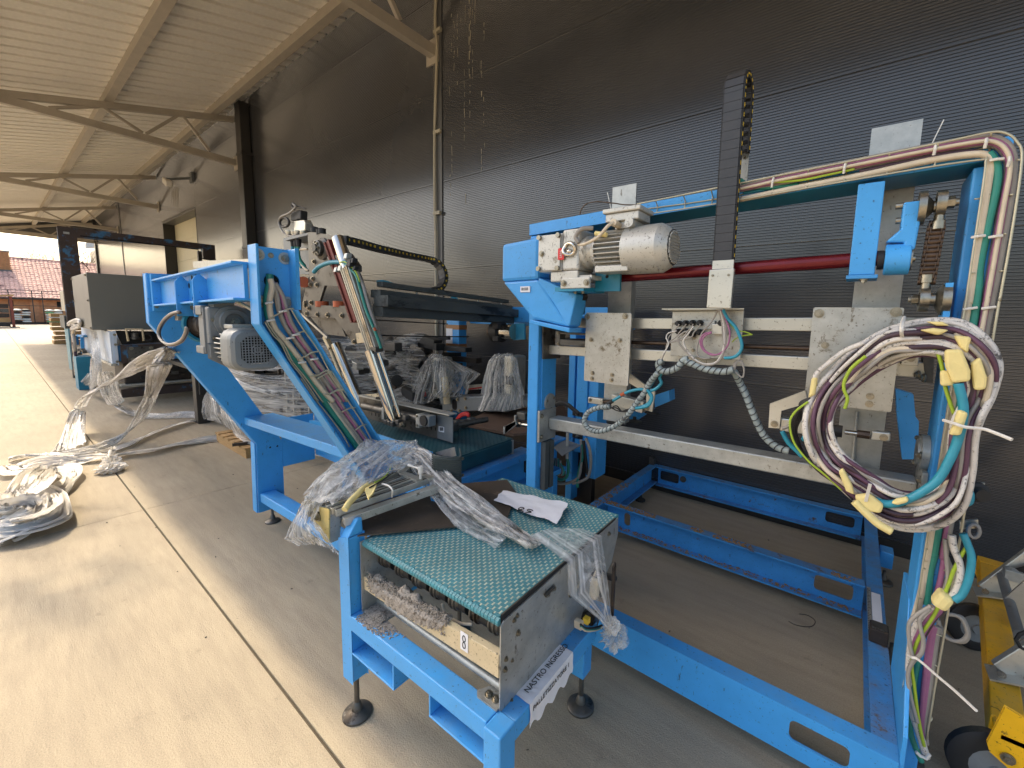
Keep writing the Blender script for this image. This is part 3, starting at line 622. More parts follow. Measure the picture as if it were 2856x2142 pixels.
arm([a7(780, 720), a7(960, 740), a7(930, 1060), a7(760, 1040), a7(800, 860)], 2.05, 0.01, 'oily', 'hanging_flat')
arm([a7(1180, 800), a7(1315, 755), a7(1320, 850), a7(1190, 905)], 2.12, 0.08, 'blue', 'side_bracket')
MB().bar(P(*a7(990, 1000), y=2.2), P(*a7(1150, 890), y=2.2), 0.06, 0.05).build('side_bracket', 'blue', pm)
for u, v in ((1010, 1035), (1165, 955)): MB().lathe(P(*a7(u, v), y=2.1), (0, 0, 1), [(0, 0.04), (0.008, 0.04), (0.014, 0.01), (0.03, 0.01)], 16).build('suction_cup', 'rubber', pm, smooth=40)
# hanger bracket, red shaft, lever, roller chain
MB().box(-0.042, 0.027, 1.755, 1.775, 1.765, 2.058).build('hanger_plate', 'blue', pm, bevel=0.003)
MB().box(-0.042, 0.027, 1.7755, 1.90, 2.03, 2.056).build('hanger_top', 'blue', pm)
MB().box(-0.048, 0.036, 1.745, 1.86, 1.752, 1.7645).build('hanger_foot', 'blue_worn', pm, bevel=0.002)
bolt((0.0, 1.765, 1.752), (0, 0, -1), 0.014, pm)
sh = lambda x: 1.798+0.026*(x+0.83)
MB().cyl((-1.12, 1.79, sh(-1.12)), (0.045, 1.79, sh(0.045)), 0.0245, 24).build('drive_shaft', 'red', pm, smooth=50)
ym = 1.76
m = MB(); m.lathe((0.048, 1.775, 1.812), (1, 0, 0), [(0, 0.046), (0.003, 0.049), (0.06, 0.049), (0.063, 0.046)], 24)
lev = m.build('lever_hub', 'blue', pm, smooth=40)
MB().lathe((0.030, 1.775, 1.812), (1, 0, 0), [(0, 0.03), (0.017, 0.03)], 20).build('bearing', 'rubber', pm, smooth=40)
MB().lathe((0.1115, 1.775, 1.812), (1, 0, 0), [(0, 0.036), (0.004, 0.036), (0.005, 0.01), (0.012, 0.01), (0.013, 0.004)], 16).build('hub_cap', 'bolt', pm, smooth=30)
MB().prism([P(*b3(u, v), y=1.745) for u, v in ((420, 545), (552, 530), (535, 700), (500, 880), (420, 905), (425, 830), (290, 830), (400, 735), (400, 700))], (0, 0.06, 0)).build('lever_web', 'blue', pm, bevel=0.006)
for v in (570, 675):
    q = P(*b3(420, v), y=1.77); MB().cyl((q.x, 1.77, q.z), (q.x-0.02, 1.77, q.z), 0.010, 12).build('cap_screw', 'bolt', pm, smooth=40)
eu = P(*b3(685, 555), y=1.77)
MB().lathe((eu.x-0.052, 1.77, eu.z-0.008), (1, 0, 0), [(0, 0.05), (0.018, 0.05), (0.02, 0.036), (0.03, 0.024), (0.036, 0.016), (0.05, 0.016)], 22).build('pivot_flange', 'bolt', pm, smooth=35)
def rod_eye(c, ax, down, nm='rod_eye'):
    m = MB(); u = Vector(ax); v = Vector((0, 0, 1)); w_ = u.cross(v)
    m.prism(circ(Vector(c)-u*0.0115, v, w_, 0, 0, 0.037, 22), u*0.023, [circ(Vector(c)-u*0.0115, v, w_, 0, 0, 0.022, 18)])
    m.lathe(Vector(c)-u*0.008, u, [(0, 0.0215), (0.003, 0.0235), (0.013, 0.0235), (0.016, 0.0215)], 18)
    m.cyl(Vector(c)+v*down*0.034, Vector(c)+v*down*0.052, 0.0125, 14)
    m.cyl(Vector(c)+v*down*0.052, Vector(c)+v*down*0.076, 0.0175, 16)
    return m.build(nm, 'bolt', pm, smooth=35)
rod_eye((eu.x, 1.77, eu.z), (1, 0, 0), -1)
def nut(p, ax, r, l):
    a = Vector(ax); p = Vector(p)
    return MB().cyl(p, p+a*l, r, 6).cyl(p+a*l, p+a*(l*1.5), r*0.55, 12).build('hex_nut', 'bolt', pm, bevel=0.001)
nut((eu.x+0.013, 1.77, eu.z), (1, 0, 0), 0.018, 0.018)
el = P(*b3(562, 1240), y=1.77)
rod_eye((el.x, 1.77, el.z), (1, 0, 0), 1)
nut((el.x-0.013, 1.77, el.z), (-1, 0, 0), 0.016, 0.016)
MB().lathe((el.x+0.013, 1.77, el.z), (1, 0, 0), [(0, 0.02), (0.012, 0.02), (0.018, 0.034), (0.026, 0.047), (0.046, 0.047)], 22).build('pivot_flange', 'bolt', pm, smooth=35)
MB().prism([P(*b3(u, v), y=1.74) for u, v in ((722, 1120), (778, 1118), (745, 1372), (695, 1372))], (0, 0.09, 0)).build('mount_plate', 'blue', pm)
c0, c1_ = P(*b3(655, 700), y=1.77), P(*b3(582, 1112), y=1.77)
ch = MB().cyl(c0+Vector((-0.018, 0, 0.004)), c0+Vector((0.018, 0, 0.004)), 0.008, 10).build('roller_chain', 'chain', pm, smooth=40)
nl = 13
for i in range(nl):
    t0, t1 = i/nl, (i+1)/nl; a = c0+(c1_-c0)*t0; b = c0+(c1_-c0)*t1
    ww = 0.011 if i % 2 else 0.0155
    for sx in (-1, 1):
        off = Vector((sx*ww, 0, 0)); m = MB()
        d = (b-a); n_ = Vector((0, 1, 0)); pts = []
        for k in range(9):
            an = R(90+180*k/8); pts.append(a+off+n_*0.013*math.sin(an)+Vector((0, 0, -0.010*math.cos(an))))
        for k in range(9):
            an = R(-90+180*k/8); pts.append(b+off+n_*0.013*math.sin(an)+Vector((0, 0, -0.010*math.cos(an))))
        m.prism([(p.x, p.y, p.z) for p in pts][::1], (0.003*sx, 0, 0)); m.build('chain_link', 'chain', ch)
    MB().cyl(b-Vector((0.021, 0, 0)), b+Vector((0.021, 0, 0)), 0.0095, 10).build('chain_pin', 'chain', ch, smooth=40)
# ------------------------------------------------------------------ chain guard (hollow sheet box with sloped chin)
G = lambda u, v, y: P(*a5(u, v), y=y)
gx0, gx1 = -1.562, -1.312
m = MB()
yf, yb = 1.69, 1.80
fr = [(gx0, 1.985), (gx1, 2.0), (gx1, 1.79), (-1.115, 1.715), (-1.118, 1.56), (-1.325, 1.585), (gx0, 1.78)]
front = [(gx0+0.012, yf, 1.976), (gx1, yf, 1.992), (gx1, yf, 1.788), (gx0+0.004, yf, 1.784)]
m.prism([(gx0, yf, 1.985), (gx1, yf, 2.0), (gx1, yf, 1.79), (gx0, yf, 1.785)], (0, yb-yf, 0))
o = m.build('chain_guard', 'blue', pm, bevel=0.018)
m = MB()
m.hexa([(gx0+0.004, yf+0.004, 1.786), (gx1-0.001, yf+0.004, 1.79), (gx1-0.001, yb, 1.79), (gx0+0.004, yb, 1.786)][::-1],
       [(-1.345, yf+0.004, 1.592), (-1.118, yf+0.004, 1.555), (-1.118, yb, 1.555), (-1.345, yb, 1.592)][::-1])
m.add([], [])
m.build('guard_chin', 'blue', pm, bevel=0.012)
m = MB(); m.prism([(gx1-0.002, yf+0.006, 1.80), (-1.09, yf+0.02, 1.715), (-1.118, yf+0.006, 1.56), (gx1-0.002, yf+0.006, 1.62)], (0, yb-yf-0.01, 0)); m.build('guard_cheek', 'blue', pm, bevel=0.006)
MB().hexa([(-1.36, yf+0.0, 1.568), (-1.108, yf-0.006, 1.530), (-1.108, yb, 1.530), (-1.36, yb, 1.568)], [(-1.36, yf+0.0, 1.588), (-1.108, yf-0.006, 1.553), (-1.108, yb, 1.553), (-1.36, yb, 1.588)]).build('guard_lip', 'blue', pm, bevel=0.004)
q = G(362, 838, yf); lb = MB().box(q.x-0.032, q.x+0.032, yf-0.0012, yf+0.0035, 1.728, 1.758)
lb.build('barcode_label', 'paper', pm)
m = MB(); x = q.x-0.024
while x < q.x+0.022:
    wd = random.choice((0.0012, 0.0012, 0.0024)); m.box(x, x+wd, yf-0.0016, yf-0.0013, 1.737, 1.752); x += wd+random.choice((0.0012, 0.002))
m.build('barcode', 'ink', pm)
MB().cyl(G(860, 880, 1.80)+Vector((0, -0.03, 0)), G(860, 880, 1.80)+Vector((0, 0.01, 0)), 0.03, 20).build('sprocket', 'rubber', pm)
# ------------------------------------------------------------------ gear motor
y0 = 1.60
gm = MB().box(-1.27, -1.138, y0, 1.73, 1.822, 1.992).build('gear_motor', 'silver', pm, bevel=0.006)
MB().box(-1.266, -1.142, y0-0.012, y0-0.001, 1.826, 1.988).build('gear_cover', 'silver', gm, bevel=0.003)
for x, z in ((-1.258, 1.978), (-1.15, 1.980), (-1.258, 1.836), (-1.15, 1.834)): MB().cyl((x, y0-0.012, z), (x, y0-0.026, z), 0.011, 14).build('cap_screw', 'bolt', gm, smooth=40)
bolt((-1.245, y0-0.012, 1.905), (0, -1, 0), 0.014, gm)
q = P(*a5(628, 487), y=y0-0.013)
M['redlogo'] = mat('red_badge', (206, 40, 44), 0.5, 0, 0.05, 20)
MB().prism(rrect((q.x, y0-0.0121, q.z), (1, 0, 0), (0, 0, 1), -0.017, 0.017, -0.026, 0.026, 0.005), (0, -0.0012, 0)).build('badge', 'redlogo', gm)
text_mesh('badge_text', 'IAM', 0.019, (q.x+0.0065, y0-0.0140, q.z-0.017), (0, 0, 1), (-1, 0, 0), 'silver', gm)
MB().box(-1.1365, -1.045, y0-0.004, 1.735, 1.822, 2.004).build('gear_housing', 'silver', gm, bevel=0.01)
m = MB()
for k in range(14):
    a = 2*math.pi*k/14
    pass
m.tube([(-1.092+0.030*math.cos(2*math.pi*k/18), y0-0.012-0.006*math.sin(4*math.pi*k/18), 1.915+0.026*math.sin(2*math.pi*k/18)) for k in range(18)], 0.0095, 8, closed=True)
m.cyl((-1.092, y0-0.004, 1.905), (-1.092, y0-0.02, 1.905), 0.012, 10)
m.build('lifting_eye', 'chrome', gm, smooth=180)
MB().lathe((-1.045, 1.665, 1.905), (1, 0, 0), [(0, 0.07), (0.02, 0.072), (0.03, 0.06), (0.05, 0.058), (0.06, 0.075), (0.075, 0.078)], 24).build('motor_flange', 'silver', gm, smooth=35)
st = MB().cyl((-0.97, 1.665, 1.905), (-0.805, 1.665, 1.905), 0.066, 24).build('stator', 'grey_cast', gm, smooth=40)
for k in range(26):
    a = 2*math.pi*k/26; d = Vector((0, math.cos(a), math.sin(a))); c = Vector((-0.8875, 1.665, 1.905))
    f = MB().obox(c+d*0.075, (0.16, 0, 0), d*0.022, Vector((0, -math.sin(a), math.cos(a)))*0.004).build('cooling_fin', 'silver', gm)
MB().box(-0.965, -0.81, 1.60, 1.73, 1.808, 1.834).build('motor_foot', 'silver', gm, bevel=0.004)
# fan cover: eight-sided hood with a grille disc
m = MB(); cc = Vector((0, 1.665, 1.898)); rr = [(-0.806, 0.098), (-0.66, 0.098), (-0.634, 0.084), (-0.615, 0.068)]
def octa(x, r, k=16):
    out = []
    for i in range(k):
        a = 2*math.pi*(i+0.5)/k; q_ = r*(1.0 if i % 2 else 1.0)
        out.append((x, cc.y+q_*math.cos(a), cc.z+q_*math.sin(a)))
    return out
rows = [octa(x, r) for x, r in rr]
for a, b in zip(rows, rows[1:]):
    n = len(a); m.add(a+b, [(i, (i+1) % n, n+(i+1) % n, n+i) for i in range(n)])
m.build('fan_cover', 'silver', gm, smooth=50)
m = MB(); 
m.lathe((-0.62, cc.y, cc.z), (1, 0, 0), [(0, 0.068), (0.004, 0.07), (0.006, 0.062), (0.0062, 0.002)], 24); m.build('grille_backing', 'hole', gm)
for k in range(-5, 6):
    h = math.sqrt(max(0, 0.064**2-(k*0.0115)**2))
    MB().bar((-0.6125, cc.y+k*0.0115, cc.z-h), (-0.6125, cc.y+k*0.0115, cc.z+h), 0.0035, 0.0035, (1, 0, 0)).build('grille_bar', 'silver', gm)
for k in range(-5, 6):
    h = math.sqrt(max(0, 0.064**2-(k*0.0115)**2))
    MB().bar((-0.611, cc.y-h, cc.z+k*0.0115), (-0.611, cc.y+h, cc.z+k*0.0115), 0.003, 0.003, (1, 0, 0)).build('grille_bar', 'silver', gm)
tb = MB().box(-0.925, -0.775, 1.605, 1.725, 2.013, 2.046).build('terminal_box', 'silver', gm, bevel=0.004)
MB().box(-0.935, -0.765, 1.595, 1.735, 2.0465, 2.066).build('box_lid', 'silver', gm, bevel=0.005)
MB().box(-0.885, -0.795, 1.62, 1.71, 1.985, 2.0125).build('box_neck', 'silver', gm)
q = P(*a5(1260, 265), y=1.60)
MB().cyl((-0.81, 1.62, 2.0), (-0.81, 1.592, 2.0), 0.019, 18).build('blank_plug', 'silver', gm, smooth=40)
MB().cyl((-0.87, 1.625, 1.998), (-0.87, 1.572, 2.002), 0.015, 12).build('cable_gland', 'cream', gm, smooth=40)
cable('motor_cable', 'cream', [(-0.87, 1.575, 2.0), (-0.885, 1.555, 1.985), (-0.93, 1.555, 1.945), (-1.0, 1.565, 1.925), (-1.04, 1.58, 1.93)], 0.007, gm)
cable('motor_cable', 'grey_cable', [(-1.03, 1.57, 1.935), (-1.045, 1.565, 1.96), (-1.02, 1.57, 1.99), (-0.98, 1.60, 1.995)], 0.010, gm)
MB().cyl((-0.955, 1.58, 1.968), (-0.90, 1.575, 1.955), 0.010, 12).build('cable_sleeve', 'tape', gm, smooth=40)
MB().box(-1.20, -1.05, 1.60, 1.78, 1.775, 1.8215).build('gear_foot', 'silver', gm, bevel=0.005)
MB().box(-1.14, -0.985, 1.595, 1.61, 1.742, 1.79).build('gear_foot', 'silver', gm, bevel=0.004)
MB().box(-1.14, -0.985, 1.611, 1.75, 1.782, 1.80).build('gear_foot', 'silver', gm)
for x in (-1.12, -1.0): bolt((x, 1.595, 1.766), (0, -1, 0), 0.015, gm)
MB().box(-0.985, -0.86, 1.70, 1.715, 1.725, 1.835).build('motor_bracket', 'teal_blue', pm)
MB().box(-1.14, -0.985, 1.60, 1.79, 1.722, 1.7405).build('motor_bracket', 'teal_blue', pm)
MB().cyl((-0.925, 1.699, 1.79), (-0.925, 1.6985, 1.79), 0.008, 12).build('bracket_hole', 'hole', pm)
for x in (-1.06, -1.02): bolt((x, 1.65, 1.722), (0, 0, -1), 0.010, pm)
MB().prism([(-1.30, 1.80, 1.99), (-1.17, 1.80, 2.02), (-1.17, 1.80, 1.6), (-1.30, 1.80, 1.6)], (0, 0.02, 0)).build('guard_back', 'blue', pm)
MB().box(-1.32, -1.18, 1.86, 1.95, 1.62, 1.75).build('bearing_lug', 'blue', pm, bevel=0.01)
gm.location += Vector((0.032, 0, -0.009))
for c_ in gm.children:
    if c_.name.split('.')[0] in ('fan_cover', 'grille_backing', 'grille_bar'): c_.location.x -= 0.030
# ------------------------------------------------------------------ carriage bracket, energy chain
MB().box(-0.470, -0.394, 1.70, 1.712, 1.80, 1.832).build('chain_end', 'alu', pm)
MB().prism([P(*a5(u, v), y=1.698) for u, v in ((1985, 640), (2205, 625), (2172, 982), (1960, 975))], (0, 0.02, 0)).build('carriage_bracket', 'alu', pm, bevel=0.003)
for u, v in ((2015, 690), (2155, 685)): bolt(P(*a5(u, v), y=1.697), (0, -1, 0), 0.005, pm)
ec = MB().box(-0.475, -0.40, 1.705, 1.735, 1.815, 1.835).build('energy_chain', 'black', pm)
# path of the chain: up the front, over the top, down the back
path = []; zz = 1.835; xk = lambda z: -0.437-0.005*(z-1.83)/0.6
while zz < 2.44: path.append((1.722, zz)); zz += 0.0335
yc, zc, rc = 1.79, 2.455, 0.068
n = 7
for k in range(n+1):
    a = R(180-180*k/n); path.append((yc+rc*math.cos(a), zc+rc*1.0*math.sin(a)))
zz = 2.43
while zz > 2.25: path.append((yc+rc, zz)); zz -= 0.0335
M['ychip'] = mat('yellow_clip', (226, 190, 60), 0.5, 0, 0.08, 20)
for i in range(len(path)-1):
    (ya, za), (yb_, zb) = path[i], path[i+1]
    a, b = Vector((xk(za), ya, za)), Vector((xk(zb), yb_, zb)); d = (b-a).normalized(); out = Vector((1, 0, 0)).cross(d); out.normalize()
    if i < 3 and out.y > 0: pass
    # outer cover plate (faces away from the loop centre)
    o_ = -out if (Vector((0, yc, 0))-Vector((0, a.y, 0))).y*out.y > 0 and i < 18 else out
    nrm = Vector((0, ya+yb_, za+zb))/2-Vector((0, yc, min(zc, (za+zb)/2))); nrm.x = 0; nrm.normalize()
    mid = (a+b)/2; ln = (b-a).length
    lk = MB().obox(mid+nrm*0.0065, (0.0635, 0, 0), d*(ln*0.965), nrm*0.006).build('chain_plate', 'black', ec)
    for sx in (-1, 1):
        sp_ = MB().obox(mid+Vector((sx*0.0345, 0, 0))-nrm*0.006, (0.006, 0, 0), d*(ln*1.04), nrm*0.024).build('side_link', 'rubber', ec)
        MB().obox(mid+Vector((sx*0.0378, 0, 0))-nrm*0.004, (0.002, 0, 0), d*ln*0.42, nrm*0.007).build('clip', 'ychip', ec)
    MB().obox(mid-nrm*0.016, (0.062, 0, 0), d*(ln*0.45), nrm*0.003).build('cross_bar', 'black', ec)
MB().box(-0.452, -0.405, 1.862, 1.87, 2.12, 2.30).build('chain_anchor', 'alu', pm)
bolt((-0.42, 1.861, 2.255), (0, -1, 0), 0.012, pm)
# ------------------------------------------------------------------ valve panel with plugs and looped leads
J = lambda u, v, y=1.80: P(*a7(u, v), y=y)
vp = MB().prism([J(1345, 60, 1.83), J(1975, 50, 1.83), J(1940, 490, 1.83), J(1325, 450, 1.83)], (0, 0.01, 0)).build('valve_panel', 'plate', pm, bevel=0.002)
MB().prism([J(1345, 60, 1.8295), J(1975, 50, 1.8295), J(1968, 150, 1.76), J(1340, 150, 1.76)][0:2]+[J(1975, 50, 1.8295), J(1345, 60, 1.8295)][0:0]+[J(1975, 40, 1.78), J(1250, 42, 1.78)], (0, 0, 0.004)).build('panel_lid', 'alu', vp)
MB().prism([J(1380, 150, 1.815), J(1720, 140, 1.815), J(1715, 215, 1.815), J(1385, 228, 1.815)], (0, 0.014, 0)).build('terminal_block', 'galv', vp, bevel=0.002)
MB().prism([J(1690, 170, 1.80), J(1830, 160, 1.80), J(1830, 265, 1.80), J(1690, 260, 1.80)], (0, 0.028, 0)).build('terminal_block', 'alu', vp, bevel=0.003)
plugs = [(1405, 165), (1465, 162), (1528, 160), (1592, 160), (1405, 235), (1470, 232), (1525, 258), (1590, 240), (1778, 162)]
for u, v in plugs:
    q = J(u, v, 1.815); MB().lathe(q+Vector((0, 0.004, 0)), (0, -1, 0), [(0, 0.013), (0.018, 0.013), (0.022, 0.009), (0.04, 0.008)], 12).build('cable_plug', 'rubber', vp, smooth=40)
for u, v in ((1535, 290), (1527, 400), (1705, 205)): bolt(J(u, v, 1.829), (0, -1, 0), 0.008, vp)
def jc(m, r, pts, y=1.765): return cable('lead', m, [J(u, v, yy) for (u, v, yy) in [(p+(y,))[:3] for p in pts]], r, vp)
jc('grey_cable', 0.0032, [(1745, 45), (1690, 150), (1610, 240), (1570, 340), (1560, 430), (1600, 470), (1680, 470)])
jc('grey_cable', 0.0036, [(1755, 45), (1780, 160), (1790, 290), (1800, 400), (1760, 490), (1680, 530), (1560, 500), (1480, 430), (1410, 350), (1395, 290), (1440, 245), (1480, 232)])
jc('white_cable', 0.0034, [(1765, 45), (1795, 180), (1800, 330), (1780, 430), (1720, 510), (1620, 520), (1530, 470), (1460, 380), (1440, 320), (1480, 260), (1530, 190)])
jc('grey_cable', 0.0032, [(1775, 45), (1810, 180), (1815, 330), (1790, 420), (1740, 500), (1640, 535), (1540, 490), (1470, 420)])
jc('mauve', 0.0036, [(1775, 45), (1820, 140), (1850, 250), (1830, 360), (1760, 430), (1680, 440), (1610, 390), (1590, 320), (1620, 260), (1690, 240)])
jc('mauve', 0.0034, [(1690, 245), (1625, 280), (1605, 340), (1640, 410), (1720, 440), (1800, 420)])
jc('cyan', 0.0064, [(1790, 45), (1830, 120), (1900, 200), (1945, 300), (1955, 380), (1920, 440), (1870, 465), (1800, 470)], 1.76)
jc('yg', 0.0024, [(1830, 140), (1900, 220), (1990, 240), (2050, 265)], 1.78); jc('yg', 0.0024, [(2050, 262), (1960, 275), (1900, 300), (1870, 330)], 1.78)
for u in (1405, 1465, 1528, 1592): jc('grey_cable', 0.0028, [(u, 170), (u-20, 200), (u-60, 245), (u-95, 290), (1300, 340), (1285, 400), (1255, 470), (1225, 530)][:8 if u < 1500 else 5], 1.765)
jc('white_cable', 0.0028, [(1380, 230), (1310, 250), (1290, 290), (1310, 340), (1290, 390), (1260, 440)], 1.76)
# spiral-wrapped bundles
def spiral(pts, r, parent, y):
    pp = spl([J(u, v, yy) for (u, v, yy) in [(p+(y,))[:3] for p in pts]], 12)
    o = MB().tube(pp, r, 10).build('wrapped_bundle', 'spiral', parent, smooth=180)
    m = MB(); acc = 0
    for i in range(1, len(pp)):
        seg = (pp[i]-pp[i-1]).length; acc += seg
        if acc > r*1.5:
            acc = 0; d = (pp[i]-pp[i-1]).normalized(); a = d.orthogonal().normalized(); b = d.cross(a)
            m.tube([pp[i]+(a*math.cos(t*math.pi/5)+b*math.sin(t*math.pi/5))*(r*1.0)+d*r*0.5*math.cos(t*math.pi/5+0.6) for t in range(10)], r*0.17, 5, closed=True)
    m.build('spiral_wrap', 'black', o)
    return o
spiral([(1880, 570, 1.77), (1800, 590), (1700, 580), (1610, 560), (1540, 530), (1460, 500)], 0.014, pm, 1.77)
spiral([(1480, 480, 1.77), (1440, 490), (1390, 550), (1310, 585), (1240, 575), (1220, 520), (1260, 500)], 0.014, pm, 1.77)
spiral([(1215, 600, 1.77), (1150, 680), (1100, 770), (1040, 850), (960, 960), (880, 1040), (780, 1095), (680, 1115), (600, 1085), (568, 1020), (600, 950), (680, 910), (790, 895)], 0.0125, pm, 1.80)
spiral([(1890, 590, 1.80), (1935, 680), (1990, 790), (2040, 920), (2090, 1040), (2150, 1150), (2212, 1215), (2290, 1265), (2370, 1290)], 0.014, pm, 1.83)
def jl(m, r, pts, y, nm='air_hose'): return cable(nm, m, [J(u, v, y) for u, v in pts], r, pm)
jl('cyan', 0.0075, [(1250, 590), (1230, 640), (1245, 690), (1200, 740), (1140, 770), (1160, 820), (1120, 880), (1030, 910)], 1.80)
jl('cyan', 0.0075, [(1210, 600), (1170, 680), (1120, 750), (1060, 745), (960, 765), (880, 810), (820, 845)], 1.81)
jl('cyan', 0.007, [(1120, 750), (1165, 810), (1140, 880), (1080, 905), (1020, 912)], 1.79)
MB().cyl(J(890, 798, 1.81), J(925, 780, 1.81), 0.009, 10).build('marker_sleeve', 'orange', pm)
MB().cyl(J(820, 845, 1.81), J(750, 890, 1.81), 0.010, 10).build('hose_plug', 'rubber', pm)
for k in range(4): jl('grey_cable', 0.003, [(1880+4*k, 570), (1890+8*k, 510), (1930+10*k, 500), (1975, 560+10*k), (1960, 640), (1900, 590)], 1.775, 'tail_wires')
for k in range(3): jl('black_cable', 0.003, [(700, 910), (780, 900+10*k), (850, 930-20*k), (900, 940), (960, 920+8*k), (1010, 935)], 1.85, 'tail_wires')
# ------------------------------------------------------------------ wire tray with cables along the head beam and down the right post
TP = lambda uv, y=1.75: P(*uv, y=y)
def tubew(name, pts, r, m='wire', k=6): return MB().tube(spl(pts, k), r, 6).build(name, m, tray, smooth=180)
tray = MB().tube(spl([TP(q2(u, v)) for u, v in ((540, 882), (870, 815), (1050, 778), (1500, 688), (1900, 606), (2060, 572), (2130, 574), (2180, 610), (2203, 690), (2160, 1000), (2110, 1280), (2080, 1450))]+[TP(d1(500, 540)), TP(d1(420, 1000)), TP(d1(345, 1450))], 5), 0.0032, 6).build('wire_tray', 'wire', pm, smooth=180)
lo = [TP(q2(u, v)) for u, v in ((570, 927), (870, 882), (1400, 790), (1800, 722), (2030, 690), (2046, 700), (2035, 800), (1990, 1100), (1945, 1400))]+[TP(d1(350, 0)), TP(d1(300, 330)), TP(d1(270, 540))]
tubew('tray_wire', lo, 0.0028)
tubew('tray_wire', [TP(q2(u, v), 1.79) for u, v in ((560, 905), (870, 862), (1400, 765), (1900, 668), (2080, 640), (2150, 700), (2100, 1000), (2040, 1400))]+[TP(d1(430, 100), 1.79), TP(d1(370, 520), 1.79)], 0.0028)
for (ua, va, ub, vb) in ((620, 866, 625, 920), (740, 842, 745, 900), (860, 820, 862, 885), (1130, 765, 1120, 840), (1280, 735, 1270, 812), (1445, 702, 1435, 780), (1630, 665, 1620, 755), (1840, 622, 1825, 715), (2070, 575, 2050, 690), (2195, 690, 2080, 690), (2165, 840, 2000, 860), (2135, 1010, 2010, 1020), (2120, 1170, 1985, 1180), (2090, 1330, 1955, 1335)):
    tubew('tray_rib', [TP(q2(ua, va)), TP(q2((ua+ub)/2+6, (va+vb)/2), 1.792), TP(q2(ub, vb))], 0.0026, 'wire', 4)
for v0, v1, v2 in ((85, 60, 40), (220, 230, 235), (435, 440, 450)): tubew('tray_rib', [TP(d1(345-v0*0.15, v0)), TP(d1(420, v1), 1.79), TP(d1(490, v2))], 0.0026)
for v in (680, 900, 1080, 1290): tubew('tray_rib', [TP(d1(300, v-20), 1.79), TP(d1(380, v), 1.76), TP(d1(460-(v-680)*0.14, v+30))], 0.0026)
def tc(m, r, pts, lower=(), y=1.768): 
    return cable('tray_cable', m, [TP(q2(u, v), y) for u, v in pts]+[TP(d1(u, v), y) for u, v in lower], r, pm, 8)
up = lambda o, i: [(985, 812+o*0.5), (1060, 795+o*0.6), (1150, 772+o), (1450, 712+o), (1800, 642+o), (1990, 608+o), (2080-o*0.4, 604+o), (2140-o, 640+o*0.8), (2160-o, 720+o*0.4), (2130-o, 900), (2095-o, 1100), (2060-o, 1300), (2035-o, 1440)]
tc('mauve', 0.0078, up(2, 0), [(480, 0), (470, 160), (440, 330), (400, 470)])
tc('grey_cable', 0.007, up(-12, 0)); tc('mauve', 0.0068, up(14, 0)); tc('cream', 0.0055, up(7, 0), y=1.756); tc('mauve', 0.006, up(20, 0), y=1.785); tc('grey_cable', 0.005, up(-6, 0), y=1.785); tc('grey_cable', 0.006, up(24, 0), y=1.78)
tc('grey_cable', 0.008, [(2160, 700), (2165, 780), (2130, 1000), (2090, 1220), (2050, 1420)], [(500, 10), (490, 140), (520, 230), (490, 330), (470, 400)])
tc('cream', 0.0105, [(985, 862), (1200, 818), (1500, 760), (1800, 695), (1980, 668), (2050, 672), (2066, 710), (2050, 830), (2010, 1080), (1975, 1300), (1955, 1400)], [(375, 20), (355, 150), (330, 300), (300, 440), (260, 580)])
tc('darkpurple', 0.005, [(1500, 742), (1900, 660), (2060, 665), (2085, 720), (2060, 880), (2020, 1100), (1985, 1320)], [(395, 30), (375, 180), (350, 350), (330, 450)])
tc('green', 0.009, [(985, 778), (1020, 800), (1100, 812), (1240, 800)], y=1.785)
tc('yg', 0.004, [(1100, 790), (1250, 778), (1380, 752), (1480, 730)], y=1.762)
tc('cyan', 0.006, [(1000, 835), (1150, 812), (1300, 800), (1420, 775)], y=1.79)
tc('green', 0.0105, [(2060, 660), (2095, 720), (2090, 820), (2050, 1000), (2020, 1150), (1995, 1380)], [(420, 0), (405, 110), (370, 250), (355, 420), (350, 480)])
tc('blue', 0.0095, [(2070, 930), (2045, 1090), (2025, 1250), (2005, 1400)], [(455, 30), (430, 180), (400, 330), (385, 430)], y=1.785)
for u, v in ((1130, 780), (1440, 720), (1830, 640), (2050, 610), (2150, 690)):
    a = TP(q2(u, v-12), 1.752); b = TP(q2(u-8, v+30), 1.752)
    MB().tube([a, (a+b)/2+Vector((0, -0.006, 0)), b], 0.004, 6).build('cable_tie', 'zip', pm)
for u, v in ((2010, 1022), (2085, 1022), (1975, 1333), (2055, 1330), (2090, 690)):
    a = TP(q2(u-26, v+4), 1.752); b = TP(q2(u+34, v-4), 1.752)
    MB().tube([a, (a+b)/2+Vector((0, -0.006, 0)), b], 0.004, 6).build('cable_tie', 'zip', pm)
# white zip ties standing up behind the beam, stray thin wire
MB().bar(TP(q2(1805, 640), 1.9), TP(q2(1865, 518), 1.9), 0.006, 0.003).build('cable_tie', 'zip', pm)
MB().bar(TP(q2(430, 912), 1.9), TP(q2(413, 832), 1.9), 0.006, 0.003).build('cable_tie', 'zip', pm)
cable('stray_wire', 'chain', [TP(q2(u, v), 1.80) for u, v in ((290, 940), (300, 905), (325, 880), (370, 872), (440, 878), (530, 885), (860, 866))], 0.0028, pm)
